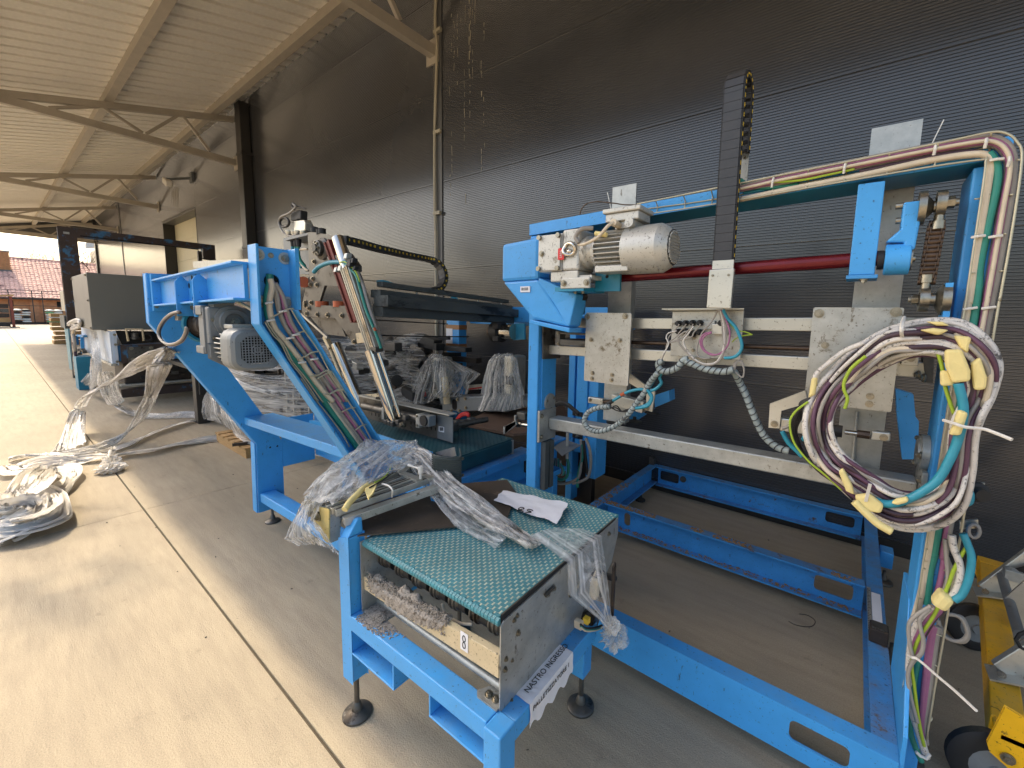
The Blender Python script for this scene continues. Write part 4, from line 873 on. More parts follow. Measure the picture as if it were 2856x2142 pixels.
# lower bundle spilling from the tray to the floor
def lo_(m, r, pts, y=1.74, nm='tray_cable'):
    n_ = len(pts); return cable(nm, m, [P(*d1(u, v), y=y) for u, v in pts], r, pm, 7)
lo_('white_cable', 0.010, [(530, -20), (545, 80), (585, 180), (590, 280), (560, 380), (520, 430)], 1.70)
lo_('cyan', 0.010, [(610, -30), (640, 40), (670, 130), (665, 230), (640, 330), (600, 410), (545, 450)], 1.69)
lo_('grey_cable', 0.006, [(480, 10), (490, 140), (500, 250), (490, 350), (440, 430)], 1.71)
lo_('yg', 0.005, [(640, 60), (590, 140), (540, 240), (500, 350), (440, 480), (380, 590), (300, 710), (255, 820), (240, 930), (260, 1080), (280, 1250), (310, 1420), (330, 1500)], 1.70)
lo_('black_cable', 0.006, [(655, 0), (650, 120), (620, 240), (590, 330)], 1.70)
for k, mm in enumerate(('mauve', 'mauve', 'darkpurple')):
    lo_(mm, 0.0085, [(470+8*k, 430), (430+10*k, 520), (370+14*k, 580), (300+18*k, 680), (265+18*k, 760), (250+14*k, 860)], 1.71+0.012*k)
for k, mm in enumerate(('mauve', 'mauve', 'grey_cable')):
    lo_(mm, 0.009, [(400+16*k, 640), (380+18*k, 720), (355+20*k, 880), (335+20*k, 1050), (318+16*k, 1220), (312+10*k, 1340), (330+6*k, 1480)], 1.76)
lo_('white_cable', 0.011, [(400, 500), (330, 560), (275, 640), (240, 760), (225, 900), (222, 1000), (205, 1090), (225, 1200), (270, 1340), (310, 1460), (345, 1580)], 1.72)
lo_('grey_cable', 0.006, [(370, 510), (300, 580), (305, 660), (325, 740), (310, 830), (250, 890), (215, 970), (220, 1080), (245, 1200), (280, 1330)], 1.69)
lo_('grey_cable', 0.006, [(380, 490), (270, 560), (220, 630), (225, 760), (245, 850)], 1.69)
lo_('green', 0.009, [(290, 880), (270, 960), (250, 1080), (225, 1250), (230, 1400), (270, 1520), (310, 1610)], 1.765)
lo_('blue', 0.008, [(340, 720), (320, 880), (300, 1040), (290, 1180), (300, 1300)], 1.785)
for k in range(3): lo_('grey_cable', 0.006, [(430, 590), (450+8*k, 680), (520+6*k, 735), (600+8*k, 740+4*k), (640+4*k, 690), (610, 600-8*k), (560, 560), (490, 550)], 1.80+0.01*k)
m = MB(); m.prism([P(*d1(u, v), y=1.672) for u, v in ((450, 392), (562, 468), (490, 552), (376, 488))], (0, 0.05, 0)); m.build('tape_wrap', 'tape', pm, bevel=0.012)
MB().tube(spl([P(*d1(u, v), y=yy) for u, v, yy in ((205, 845, 1.70), (240, 862, 1.67), (290, 880, 1.66), (430, 1000, 1.60), (560, 1110, 1.54), (705, 1245, 1.48))], 5), 0.004, 6).build('cable_tie', 'zip', pm)
MB().tube([P(*d1(u, v), y=1.70) for u, v in ((270, 1540), (300, 1570), (345, 1590), (370, 1560))], 0.005, 6).build('cable_tie', 'zip', pm)
# sockets hanging right of the post
m = MB(); m.prism([P(*a8(u, v), y=1.86) for u, v in ((1640, 1275), (1780, 1270), (1755, 1385), (1640, 1370))], (0, 0.01, 0)); m.build('socket_plate', 'alu', pm)
MB().lathe(P(*a8(1710, 1320), y=1.86), (0.2, -1, 0), [(0, 0.03), (0.02, 0.03), (0.024, 0.02), (0.05, 0.018)], 16).build('socket', 'rubber', pm, smooth=40)
cable('air_hose', 'cyan', [P(*a8(u, v), y=1.79) for u, v in ((1640, 1310), (1672, 1340), (1668, 1400), (1630, 1420))], 0.010, pm)
m = MB(); m.prism([P(*a8(u, v), y=1.92) for u, v in ((1600, 1545), (1730, 1530), (1735, 1590), (1600, 1600))], (0, 0.01, 0)); m.build('socket_plate', 'alu', pm)
for k in range(3): MB().tube([P(*a8(1700+40*math.cos(t*math.pi/7), 1610+48*math.sin(t*math.pi/7)), y=1.90+0.008*k) for t in range(14)], 0.006, 6, closed=True).build('lead', 'grey_cable', pm, smooth=180)
# debris lying in the base channels
deb = MB()
for k in range(900):
    if k < 520: x = random.uniform(-1.40, 0.12); y = random.uniform(2.64, 2.69); z = 0.251
    elif k < 700: x = random.uniform(-1.45, -1.38); y = random.uniform(2.2, 3.1); z = 0.251
    else: x = random.uniform(-1.35, 0.12); y = random.uniform(2.645, 2.69); z = 0.080
    if k < 520 and math.sin(x*9)+0.6*math.sin(x*23) < 0.1: continue
    r = random.uniform(0.003, 0.007); a = random.uniform(0, 3.1)
    deb.obox((x, y, z+r*0.3), (math.cos(a)*r*2.4, math.sin(a)*r*2.4, 0), (-math.sin(a)*r, math.cos(a)*r, 0), (0, 0, r*0.7))
M['debris'] = mat('dry_chaff', (150, 116, 78), 0.9, 0, 0.4, 90)
deb.build('debris', 'debris', pm, stuff=True)
# steel block and scale strip on the right beam
bt = thing('level_block', 'small scuffed black steel block standing on the right base beam', 'block', (0.18, 2.2, 0.25))
q = P(*b4(195, 800), z=0.252)
MB().box(0.158, 0.222, 2.17, 2.235, 0.252, 0.315).build('block_body', 'brownmetal', bt, bevel=0.004)
MB().box(0.163, 0.217, 2.175, 2.23, 0.3152, 0.320).build('block_top', 'oily', bt, bevel=0.002)
pst = thing('paper_strip', 'white printed paper strip stuck on the right base beam behind the black block', 'paper', (0.19, 2.4, 0.25))
MB().box(0.176, 0.212, 2.25, 2.60, 0.2505, 0.2518).build('strip', 'paper', pst)
MB().box(0.158, 0.174, 2.26, 2.64, 0.2505, 0.2520).build('scale', 'alu', pst)
m = MB()
for k in range(26): m.box(0.159, 0.159+(0.012 if k % 4 == 0 else 0.006), 2.27+k*0.014, 2.274+k*0.014, 0.2521, 0.2524)
m.build('scale_marks', 'ink', pst)
# ------------------------------------------------------------------ coil of cables hung on the right slide
coil = thing('cable_coil', 'thick coil of white and purple cables tied up with yellow tape on the portal machine', 'cable coil', P(*a8(1250, 850), y=1.62))
ring = [(1330, 135), (1600, 140), (1800, 260), (1885, 430), (1850, 640), (1770, 800), (1720, 950), (1690, 1200), (1620, 1420), (1480, 1540), (1290, 1590), (1100, 1560), (900, 1440), (720, 1290), (600, 1180), (520, 1020), (500, 840), (560, 660), (680, 500), (860, 330), (1070, 190)]
cen = (1180, 850)
specs = []
_cols = ('white_cable', 'white_cable', 'purple', 'white_cable', 'darkpurple', 'cream', 'purple', 'grey_cable', 'darkpurple', 'white_cable', 'purple', 'grey_cable')
for _k in range(27): specs.append((_cols[_k % 12], 1.0-0.30*(_k/24)**0.9, (0.0084, 0.0074, 0.0066, 0.0058)[_k % 4]))
rc_ = random.Random(3)
for k, (mm, sc_, r) in enumerate(specs):
    pts = []
    ph = rc_.uniform(0, 6)
    for i, (u, v) in enumerate(ring):
        jit = sc_+0.026*math.sin(i*0.7+ph)+rc_.uniform(-0.006, 0.006)
        side = 1+0.16*(1-sc_)*(1 if u < 900 else -0.6)
        pts.append(P(*a8(cen[0]+(u-cen[0])*jit*side, cen[1]+(v-cen[1])*jit), y=1.635+0.045*math.sin(i*0.6+ph)+rc_.uniform(-0.01, 0.01)))
    MB().tube(spl(pts, 7, True), r, 8, closed=True).build('cable', mm, coil, smooth=180)
def cc_(m, r, pts, y): return cable('cable', m, [P(*a8(u, v), y=y) for u, v in pts], r, coil)
cc_('cyan', 0.0115, [(1590, 560), (1620, 680), (1625, 780), (1590, 950), (1530, 1100), (1440, 1250), (1300, 1350), (1160, 1410), (1060, 1415), (960, 1380)], 1.575)
cc_('yg', 0.005, [(930, 365), (830, 450), (780, 540), (775, 600), (800, 670), (780, 740)], 1.565)
cc_('yg', 0.005, [(1180, 235), (1330, 240), (1430, 330), (1470, 430), (1500, 600), (1560, 780)], 1.60)
cc_('white_cable', 0.008, [(920, 270), (780, 330), (660, 420), (590, 480), (560, 530)], 1.60)
for k in range(4): cc_('black_cable', 0.004, [(535+6*k, 660), (500-12*k, 700), (430+14*k, 790), (390+16*k, 880), (420+10*k, 970), (500, 1080), (600, 1190), (740, 1290), (840, 1390)], 1.60+0.01*k)
cc_('yg', 0.0035, [(520, 690), (430, 760), (390, 840), (420, 980), (520, 1110), (640, 1210), (760, 1320)], 1.59)
cc_('cyan', 0.009, [(335, 900), (380, 980), (430, 1030), (480, 1080)], 1.70); cc_('cyan', 0.008, [(620, 900), (540, 930), (490, 960), (510, 910)], 1.71)
cc_('grey_cable', 0.006, [(335, 880), (370, 870), (420, 830)], 1.70)
def tape(pts, y, th=0.022, nm='tape_flag'):
    return MB().prism([P(*a8(u, v), y=y) for u, v in pts], (0, th, 0)).build(nm, 'tape', coil, bevel=0.007)
tape([(1495, 320), (1620, 318), (1680, 470), (1680, 545), (1550, 560), (1500, 440)], 1.562)
tape([(1462, 470), (1530, 470), (1570, 575), (1465, 582)], 1.575)
tape([(1685, 415), (1750, 370), (1800, 520), (1790, 605), (1705, 612), (1690, 500)], 1.572)
tape([(1355, 118), (1480, 120), (1535, 150), (1440, 150)], 1.582); tape([(1310, 180), (1420, 165), (1530, 180), (1450, 220)], 1.565)
tape([(1555, 215), (1690, 230), (1660, 350), (1610, 310)], 1.575)
tape([(1590, 748), (1665, 770), (1610, 935), (1522, 930), (1555, 860)], 1.545)
tape([(735, 1190), (770, 1165), (835, 1290), (850, 1360), (790, 1330)], 1.555)
tape([(850, 1360), (960, 1350), (1060, 1430), (1040, 1490), (920, 1470), (870, 1420)], 1.55)
tape([(1110, 1420), (1150, 1390), (1235, 1372), (1238, 1410), (1160, 1430)], 1.55)
tape([(545, 515), (588, 515), (570, 640), (520, 668)], 1.59)
MB().tube(spl([P(*a8(u, v), y=1.55) for u, v in ((850, 1400), (930, 1480), (1020, 1560), (1115, 1615))], 5), 0.012, 8).build('tape_tail', 'tape', coil, smooth=180)
MB().tube(spl([P(*a8(u, v), y=yy) for u, v, yy in ((1485, 822, 1.57), (1560, 845, 1.535), (1640, 870, 1.53), (1770, 885, 1.54), (1860, 915, 1.53), (1972, 960, 1.51))], 5), 0.0045, 6).build('cable_tie', 'zip', coil)
MB().tube(spl([P(*a8(u, v), y=yy) for u, v, yy in ((1205, 90, 1.66), (1190, 140, 1.56), (1185, 200, 1.55), (1195, 245, 1.64))], 5), 0.005, 6).build('cable_tie', 'zip', coil)
MB().bar(P(*a8(930, 1400), y=1.55), P(*a8(962, 1275), y=1.53), 0.008, 0.003).build('cable_tie', 'zip', coil)
# ================================================================== infeed belt conveyor in the foreground
PIV = Vector((-1.44, 0.76, 0)); TH = 0.026
def unrot(p):
    d = Vector(p)-PIV; c, s = math.cos(-TH), math.sin(-TH)
    return PIV+Vector((d.x*c-d.y*s, d.x*s+d.y*c, d.z))
def LP(uv, yl=None, xl=None, z=None):
    d = _fw+_r2*((uv[0]-CX)/F_PX)-_u2*((uv[1]-CY)/F_PX)
    if z is not None: return unrot(CAMLOC+d*((z-CAMH)/d.z))
    n = Vector((-math.sin(TH), math.cos(TH), 0)) if yl is not None else Vector((math.cos(TH), math.sin(TH), 0))
    k = (yl-PIV.y) if yl is not None else (xl-PIV.x)
    return unrot(CAMLOC+d*((k-(CAMLOC-PIV).dot(n))/d.dot(n)))
cv = thing('belt_conveyor', 'small conveyor with a teal belt and rusty roller end on a blue frame, in front', 'conveyor', PIV)
def leg_(x0, x1, y0, y1, z0, z1, cap=False):
    m = MB()
    if cap:
        m.prism([(x0, y0, z0), (x1, y0, z0), (x1, y0, z1-0.03), (x0, y0, z1-0.05)], (0, y1-y0, 0))
        m.hexa([(x0+0.001, y0+0.001, z1-0.0495), (x1-0.001, y0+0.001, z1-0.0295), (x1-0.001, y1-0.001, z1-0.0295), (x0+0.001, y1-0.001, z1-0.0495)], [(x0+0.004, y0+0.045, z1+0.02), (x1-0.004, y0+0.045, z1+0.03), (x1-0.004, y1-0.002, z1+0.03), (x0+0.004, y1-0.002, z1+0.02)])
    else: m.box(x0, x1, y0, y1, z0, z1)
    return m.build('leg', 'blue', cv, bevel=0.005)
leg_(-1.497, -1.437, 0.735, 0.80, 0.175, 0.80, True)
leg_(-0.735, -0.672, 0.722, 0.79, 0.175, 0.461)
leg_(-0.795, -0.728, 1.285, 1.352, 0.175, 0.42)
leg_(-1.497, -1.437, 1.285, 1.352, 0.175, 0.74)
for x, y in ((-1.467, 0.768), (-0.70, 0.755), (-0.762, 1.335), (-1.467, 1.32)): foot(cv, x, y, 0.056, 0.18)
MB().box(-1.436, -0.7355, 0.735, 0.798, 0.40, 0.462).build('cross_rail', 'blue', cv, bevel=0.004)
MB().box(-0.735, -0.675, 0.791, 1.284, 0.392, 0.456).build('side_rail', 'blue', cv, bevel=0.004)
MB().box(-1.492, -1.440, 0.801, 1.284, 0.40, 0.46).build('side_rail', 'blue', cv, bevel=0.004)
MB().box(-0.795, -0.736, 1.2855, 1.352, 0.421, 0.5).build('leg_pad', 'blue', cv)
for x0, x1, zb in ((-1.436, -1.170, 0.302), (-0.985, -0.736, 0.322)):
    m = MB(); m.box(x0, x1, 0.735, 0.82, zb, zb+0.007)
    if x0 < -1.2: m.box(x1-0.007, x1, 0.736, 0.818, zb+0.008, 0.399)
    else: m.box(x0, x0+0.007, 0.736, 0.818, zb+0.008, 0.399)
    m.build('fork_pocket', 'blue', cv, bevel=0.002)
# side plates
MB().prism([(-0.732, 0.785, 0.405), (-0.732, 0.785, 0.728), (-0.732, 0.80, 0.738), (-0.732, 1.545, 0.752), (-0.732, 1.552, 0.68), (-0.732, 1.50, 0.57), (-0.732, 1.25, 0.44), (-0.732, 0.84, 0.39)], (0.004, 0, 0)).build('side_plate', 'galv', cv)
MB().box(-0.738, -0.7325, 0.795, 1.53, 0.735, 0.757).build('edge_strip', 'rubber', cv)
MB().prism([(-1.419, 0.772, 0.43), (-1.419, 0.772, 0.748), (-1.419, 1.55, 0.748), (-1.419, 1.55, 0.55), (-1.419, 0.85, 0.41)], (0.004, 0, 0)).build('side_plate', 'galv', cv)
MB().prism([(-1.4145, 0.775, 0.4635), (-1.325, 0.775, 0.4635), (-1.30, 0.80, 0.4635), (-1.30, 0.90, 0.4635), (-1.4145, 0.90, 0.4635)], (0, 0, 0.005)).build('corner_bracket', 'galv', cv)
MB().prism([(-0.733, 0.775, 0.4635), (-0.81, 0.775, 0.4635), (-0.825, 0.79, 0.4635), (-0.80, 0.83, 0.4635), (-0.733, 0.84, 0.4635)], (0, 0, 0.005)).build('corner_bracket', 'galv', cv)
for x in (-0.785, -0.758): bolt((x, 0.80, 0.4687), (0, 0, 1), 0.013, cv)
for uv, r in ((b7(1500, 495), 0.012), (b7(1540, 455), 0.012), (b7(1300, 640), 0.008), (b7(1280, 670), 0.008), (b7(1305, 755), 0.010), (b7(1225, 930), 0.008), (b7(1218, 1000), 0.009), (b7(1312, 1175), 0.010), (b7(1268, 940), 0.006), (b7(1262, 1205), 0.006), (b7(1912, 92), 0.010), (b7(1660, 495), 0.014)):
    bolt(LP(uv, xl=-0.7275), (1, 0, 0), r, cv)
MB().cyl(LP(b7(1490, 505), xl=-0.722), LP(b7(1545, 450), xl=-0.722), 0.006, 8).build('tension_slot', 'oily', cv)
# front bar with granule crust, round bar, pulleys
MB().hexa([(-1.4145, 0.782, 0.552), (-0.733, 0.782, 0.565), (-0.733, 0.806, 0.565), (-1.4145, 0.806, 0.552)], [(-1.4145, 0.782, 0.606), (-0.733, 0.782, 0.640), (-0.733, 0.806, 0.640), (-1.4145, 0.806, 0.606)]).build('end_bar', 'cream_bar', cv, bevel=0.002)
q = LP(b7(947, 815), yl=0.7812)
MB().box(q.x-0.016, q.x+0.016, 0.7800, 0.7815, q.z-0.03, q.z+0.03).build('number_label', 'paper', cv)
m = MB()
for dz in (0.011, -0.011): m.tube([(q.x+0.006*math.cos(2*math.pi*k/12), 0.7797, q.z+dz+0.010*math.sin(2*math.pi*k/12)) for k in range(12)], 0.0016, 5, closed=True)
m.build('label_digit', 'ink', cv)
MB().cyl((-1.4145, 0.845, 0.472), (-0.733, 0.835, 0.482), 0.0135, 14).build('round_bar', 'galv', cv, smooth=40)
def crust(x0, x1, fn, name):
    m = MB(); rr = random.Random(5); nx = 60; rows = []
    for i in range(nx+1):
        x = x0+(x1-x0)*i/nx; e = max(0, math.sin(math.pi*i/nx))**0.4; rows.append([fn(x, j/10, e, rr) for j in range(11)])
    m.grid(rows); return m.build(name, 'granule', cv, smooth=180, stuff=True)
def cf(x, t, e, rr):
    zt = 0.606+0.05*(x+1.41); j = rr.uniform(-0.004, 0.004)
    h = e*(0.018+0.014*math.sin(x*31)+0.01*math.sin(x*83))
    if t < 0.45: return (x, 0.780-0.010*e+j, zt-0.05*e*(1-t/0.45)+j)
    if t < 0.75: return (x, 0.778+(t-0.45)*0.09+j, zt+h*math.sin((t-0.45)/0.3*1.6)+j)
    return (x, 0.805+(t-0.75)*0.05+j, zt+h*(1-(t-0.75)*3)+j)
crust(-1.385, -0.96, cf, 'granule_crust')
m = MB(); rr_ = random.Random(8)
for k in range(2600):
    x = rr_.gauss(-1.335, 0.045); y = rr_.gauss(0.795, 0.028); 
    if x < -1.41: continue
    zt = 0.469 if (x < -1.30 and y > 0.775) else (0.462 if 0.735 < y < 0.80 else None)
    if zt is None: continue
    h = 0.016*math.exp(-((x+1.33)/0.03)**2-((y-0.79)/0.02)**2)
    m.obox((x, y, zt+h*rr_.random()+0.001), (0.004, 0.001, 0), (0, 0.0035, 0.001), (0, 0, 0.003))
for k in range(1600):
    x = rr_.uniform(-1.39, -0.95); y = rr_.uniform(0.777, 0.806); zt = 0.606+0.05*(x+1.41)
    m.obox((x, y-0.004, zt+rr_.uniform(-0.042, 0.03)*(1 if y < 0.782 else 0.3)+0.004), (0.0035, 0.001, 0), (0, 0.003, 0.001), (0, 0, 0.003))
m.build('loose_granules', 'granule', cv, stuff=True)
ax_ = MB().cyl((-1.4145, 0.862, 0.665), (-0.733, 0.862, 0.668), 0.008, 10).build('roller_axle', 'oily', cv, smooth=40)
for k, u in enumerate((320, 430, 545, 660, 780, 905, 1045, 1170)):
    x = LP(b7(u, 240+ (u-320)*0.6), yl=0.85).x
    p = MB().lathe((x-0.024, 0.862, 0.667), (1, 0, 0), [(0, 0.03), (0.006, 0.041), (0.012, 0.041), (0.014, 0.036), (0.022, 0.036), (0.024, 0.041), (0.030, 0.041), (0.032, 0.036), (0.040, 0.036), (0.046, 0.030)], 20).build('pulley', 'oily', cv, smooth=30)
    MB().lathe((x+0.023, 0.862, 0.667), (1, 0, 0), [(0, 0.034), (0.030, 0.034)], 16).build('roller_sleeve', 'rubber', p, smooth=40)
cable('sensor_lead', 'cream', [LP(b7(u, v), yl=0.84) for u, v in ((800, 560), (810, 600), (850, 650), (920, 690), (1000, 700))], 0.005, cv)
MB().box(-1.41, -0.74, 1.0, 1.03, 0.56, 0.60).build('stretcher', 'oily', cv)
# modular belt: staggered links over a pale dusty bed
BX0, BX1, BY0, BY1, BZ = -1.412, -0.740, 0.785, 1.575, 0.752
MB().box(BX0, BX1, BY0+0.006, BY1, BZ-0.018, BZ-0.0032).build('belt_bed', 'teal_belt', cv)
M['beltgap'] = mat('dusty_belt_gap', (186, 190, 170), 0.8, 0, 0.3, 30)
MB().box(BX0+0.004, BX1-0.004, BY0+0.008, BY1-0.003, BZ-0.0031, BZ-0.0008).build('belt_bed', 'beltgap', cv)
def links(px_, py_, x0, x1, y0, y1, z, name, par, mm, gapx=0.0045, gapy=0.0012):
    m = MB(); j = 0; y = y0
    while y < y1:
        x = x0-(px_/2 if j % 2 else 0)
        while x < x1:
            a, b = max(x, x0), min(x+px_-gapx, x1)
            if b-a > 0.003: m.box(a, b, y, min(y+py_-gapy, y1), z-0.004, z+(0.0004 if j % 2 else 0))
            x += px_
        y += py_; j += 1
    return m.build(name, mm, par, stuff=True)
links(0.0272, 0.0135, BX0, BX1, BY0+0.002, BY1, BZ, 'belt_link', cv, 'teal_belt', 0.0068, 0.0014)
m = MB(); x = BX0; k = 0
while x < BX1:   # front nose
    m.prism([(x, BY0+0.003, BZ-0.001), (x, BY0-0.007, BZ-0.006), (x, BY0-0.009, BZ-0.013), (x, BY0-0.006, BZ-0.022), (x, BY0+0.006, BZ-0.024)], (0.0115, 0, 0)); x += 0.0136
m.build('belt_nose', 'teal_belt', cv, stuff=True)
# drive end: sensor, cables and bracket under the film
MB().lathe(LP(b7(1745, 640), xl=-0.735)+Vector((-0.02, 0, 0)), (1, 0, 0), [(0, 0.035), (0.07, 0.035), (0.075, 0.028)], 18).build('drive_cap', 'oily', cv, smooth=35)
q = LP(b7(1765, 670), xl=-0.67); MB().obox(q, (0.02, 0, 0), (0, 0.02, 0), (0, 0, 0.02)).build('orange_plug', 'ychip', cv)
MB().obox(q+Vector((-0.02, -0.02, -0.012)), (0.03, 0, 0), (0, 0.02, 0), (0, 0, 0.03)).build('connector', 'cream', cv, bevel=0.003)
for k, mm in enumerate(('black_cable', 'green', 'cream')):
    cable('lead', mm, [LP(b7(u, v+8*k), xl=-0.66) for u, v in ((1725, 700), (1760, 725), (1820, 722), (1868, 705))], 0.004, cv)
MB().bar(LP(b7(1950, 310), xl=-0.60), LP(b7(1930, 710), xl=-0.60), 0.008, 0.012, (1, 0, 0)).build('sensor_strut', 'brownmetal', cv)
MB().tube([LP(b7(1950, 312), xl=-0.60)+Vector((0, 0.008*math.cos(t), 0.014*math.sin(t))) for t in [k*0.6283 for k in range(10)]], 0.003, 6, closed=True).build('strut_eye', 'brownmetal', cv)
MB().cyl(LP(b7(1880, 370), xl=-0.66), LP(b7(1950, 390), xl=-0.60), 0.012, 12).build('sensor_rod', 'rubber', cv, smooth=40)
MB().bar(LP(b7(1690, 450), xl=-0.70), LP(b7(1740, 395), xl=-0.70), 0.012, 0.012).build('sensor_rod', 'alu', cv)
MB().obox(LP(b7(1820, 450), xl=-0.66), (0.03, 0, 0), (0, 0.03, 0.0), (0, 0.012, 0.075)).build('sensor_head', 'cream', cv, bevel=0.006)
for k in range(4): cable('lead', ('black_cable', 'cream', 'grey_cable', 'black_cable')[k], [LP(b7(u+10*k, v+6*k), xl=-0.65) for u, v in ((1800, 370), (1830, 320), (1860, 350), (1840, 430), (1860, 510))], 0.004, cv)
cv.rotation_euler.z = TH
# ------------------------------------------------------------------ paper label wrapped on the side rail
def rot_(p):
    d = Vector(p)-PIV; c, s = math.cos(TH), math.sin(TH); return PIV+Vector((d.x*c-d.y*s, d.x*s+d.y*c, d.z))
lab = thing('paper_label', 'creased white paper label with printed words wrapped on the blue conveyor side rail', 'label', rot_((-0.70, 1.0, 0.42)))
rows = []; rr_ = random.Random(2)
for i in range(25):
    y = 0.855+0.245*i/24; row = []
    for (x, z) in ((-0.737, 0.4580), (-0.715, 0.4590), (-0.69, 0.4592), (-0.6735, 0.4585), (-0.6718, 0.445), (-0.6712, 0.425), (-0.671, 0.40), (-0.6712, 0.378+0.012*math.sin(i*0.9))):
        row.append(rot_((x+rr_.uniform(0, 0.0012), y+rr_.uniform(-0.002, 0.002), z+rr_.uniform(0, 0.0014))))
    rows.append(row)
MB().grid(rows).build('sheet', 'paper', lab)
uy = (rot_((0, 1, 0))-rot_((0, 0, 0))); ux = (rot_((1, 0, 0))-rot_((0, 0, 0)))
text_mesh('label_text', 'NASTRO INGRESSO', 0.0265, rot_((-0.6985, 0.880, 0.4615)), uy, -ux, 'ink', lab)
text_mesh('label_text', 'PALLETIZZATORE 1', 0.0235, rot_((-0.6690, 0.868, 0.428)), uy, (0, 0, 1), 'ink', lab)
# ------------------------------------------------------------------ rusty plate and paper sheet lying on the belt
rp = [(a4(958, 1098), 0.775), (a4(992, 880), 0.80), (a4(1500, 716), 0.80), (c5(862, 967), 0.78), (c5(965, 1112), 0.775), (c5(850, 1440), 0.775)]
pts = [P(*uv, z=z) for uv, z in rp]
zf = lambda x, y: 0.764
tp = MB().prism([(p.x, p.y, 0.762) for p in [P(*uv, z=0.762) for uv, z in rp]], (0, 0, 0.005)).build('steel_plate', 'rust_plate')
tag(tp, 'brown rusty loose steel plate lying flat across the teal belt', 'plate')
sh_ = thing('paper_sheet', 'crumpled white paper sheet with a handwritten 58 lying on the rusty plate and belt', 'paper', P(*c5(1130, 1290), z=0.775))
A_, B_, C_, D_ = [P(*c5(u, v), z=0.772) for u, v in ((820, 1085), (1545, 1235), (1420, 1470), (715, 1200))]
rows = []
for i in range(17):
    row = []
    for j in range(11):
        s, t = i/16, j/10; p = (A_*(1-s)+B_*s)*(1-t)+(D_*(1-s)+C_*s)*t
        wv = 0.003*math.sin(s*9+t*3)+0.0025*math.sin(t*14-s*5)+0.002*math.sin(s*23+t*17)
        p = p+Vector((0.003*math.sin(t*11)*(s == 1 or s == 0), 0.004*math.sin(s*9)*(t == 1), 0.0035+abs(wv)))
        row.append(p)
    rows.append(row)
MB().grid(rows).build('sheet', 'paper', sh_, smooth=180)
W8 = lambda u, v: P(*c5(u, v), z=0.785)
m = MB()
m.tube(spl([W8(u, v) for u, v in ((1052, 1275), (1020, 1268), (990, 1280), (1000, 1297), (1025, 1300), (1042, 1312), (1020, 1322), (985, 1315), (978, 1303), (1010, 1292), (1045, 1285))], 4, True), 0.0022, 5, closed=True)
m.tube(spl([W8(u, v) for u, v in ((1068, 1308), (1110, 1312), (1118, 1318))], 4)[:0] or spl([W8(u, v) for u, v in ((1150, 1302), (1120, 1290), (1090, 1292), (1095, 1305), (1125, 1312), (1128, 1322), (1090, 1322), (1068, 1326))], 4), 0.0022, 5)
m.build('handwriting', 'ink', sh_)
# ------------------------------------------------------------------ bundle of aluminium profiles on the left corner
bn = thing('profile_bundle', 'bundle of aluminium guide profiles resting on a yellowish bracket at the conveyor corner', 'profiles', (-1.6, 0.95, 0.84))
n0, n1 = Vector((-1.66, 0.70, 0.835)), Vector((-1.52, 0.735, 0.845)); f0, f1 = Vector((-1.66, 1.24, 0.86)), Vector((-1.45, 1.17, 0.875))
for k in range(7):
    t = k/6; a = n0*(1-t)+n1*t+Vector((0, 0, 0.012*(k % 3 == 1)+0.004*(k % 2))); b = f0*(1-t)+f1*t+Vector((0, 0.02*(k % 3), 0.012*(k % 2)))
    MB().bar(a, b, 0.02, 0.026).build('profile', 'alu' if k % 3 else 'galv', bn, bevel=0.002)
    MB().bar(a+Vector((0.0, 0, 0.0137)), b+Vector((0, 0, 0.0137)), 0.006, 0.001).build('profile_slot', 'rubber', bn)
MB().bar((-1.49, 0.75, 0.815), (-1.38, 1.19, 0.86), 0.035, 0.03).build('profile', 'galv', bn, bevel=0.002)
MB().prism([P(*a4(u, v), y=0.715) for u, v in ((590, 838), (738, 890), (738, 1145), (715, 1140), (600, 965))], (0, 0.006, 0)).build('end_bracket', 'yellow_zinc', bn, bevel=0.001)
MB().prism([P(*a4(u, v), x=-1.545) for u, v in ((738, 890), (905, 912), (830, 960), (815, 1115), (740, 1145))], (0.006, 0, 0)).build('end_bracket', 'galv', bn)
for u, v in ((605, 915), (660, 945)): bolt(P(*a4(u, v), y=0.714), (0, -1, 0), 0.017, bn)
for u, v in ((612, 880), (665, 905)): MB().cyl(P(*a4(u, v), y=0.7149), P(*a4(u, v), y=0.7142), 0.006, 10).build('bolt_hole', 'hole', bn)
B9 = lambda u, v, z=0.89: P(*a4(u, v), z=z)
MB().prism([B9(1230, 560, 0.88), B9(1390, 500, 0.90), B9(1395, 540, 0.90), B9(1300, 640, 0.88)], (0, 0, 0.006)).build('clamp_plate', 'galv', bn)
MB().bar(B9(1310, 610, 0.885), B9(1440, 665, 0.885), 0.03, 0.012).build('clamp_bar', 'alu', bn); MB().bar(B9(1420, 600, 0.885), B9(1535, 650, 0.885), 0.025, 0.012).build('clamp_bar', 'alu', bn)
h0, h1 = B9(1355, 545, 0.93), B9(1445, 575, 0.94)
m = MB(); m.tube([h0, (h0+h1)/2, h1], 0.006, 8, rs=[0.007, 0.005, 0.006]); m.lathe(h1+Vector((0, 0, 0.012)), (0, 0, -1), [(0, 0.01), (0.03, 0.010), (0.032, 0.006), (0.055, 0.006)], 12)
m.build('clamp_lever', 'zip', bn, smooth=60)
MB().tube(spl([B9(u, v, z) for u, v, z in ((860, 890, 0.87), (900, 830, 0.885), (960, 770, 0.895), (1010, 720, 0.90), (1060, 690, 0.90))], 6), 0.012, 8, rs=None).build('tape_strip', 'tape', bn, smooth=60)
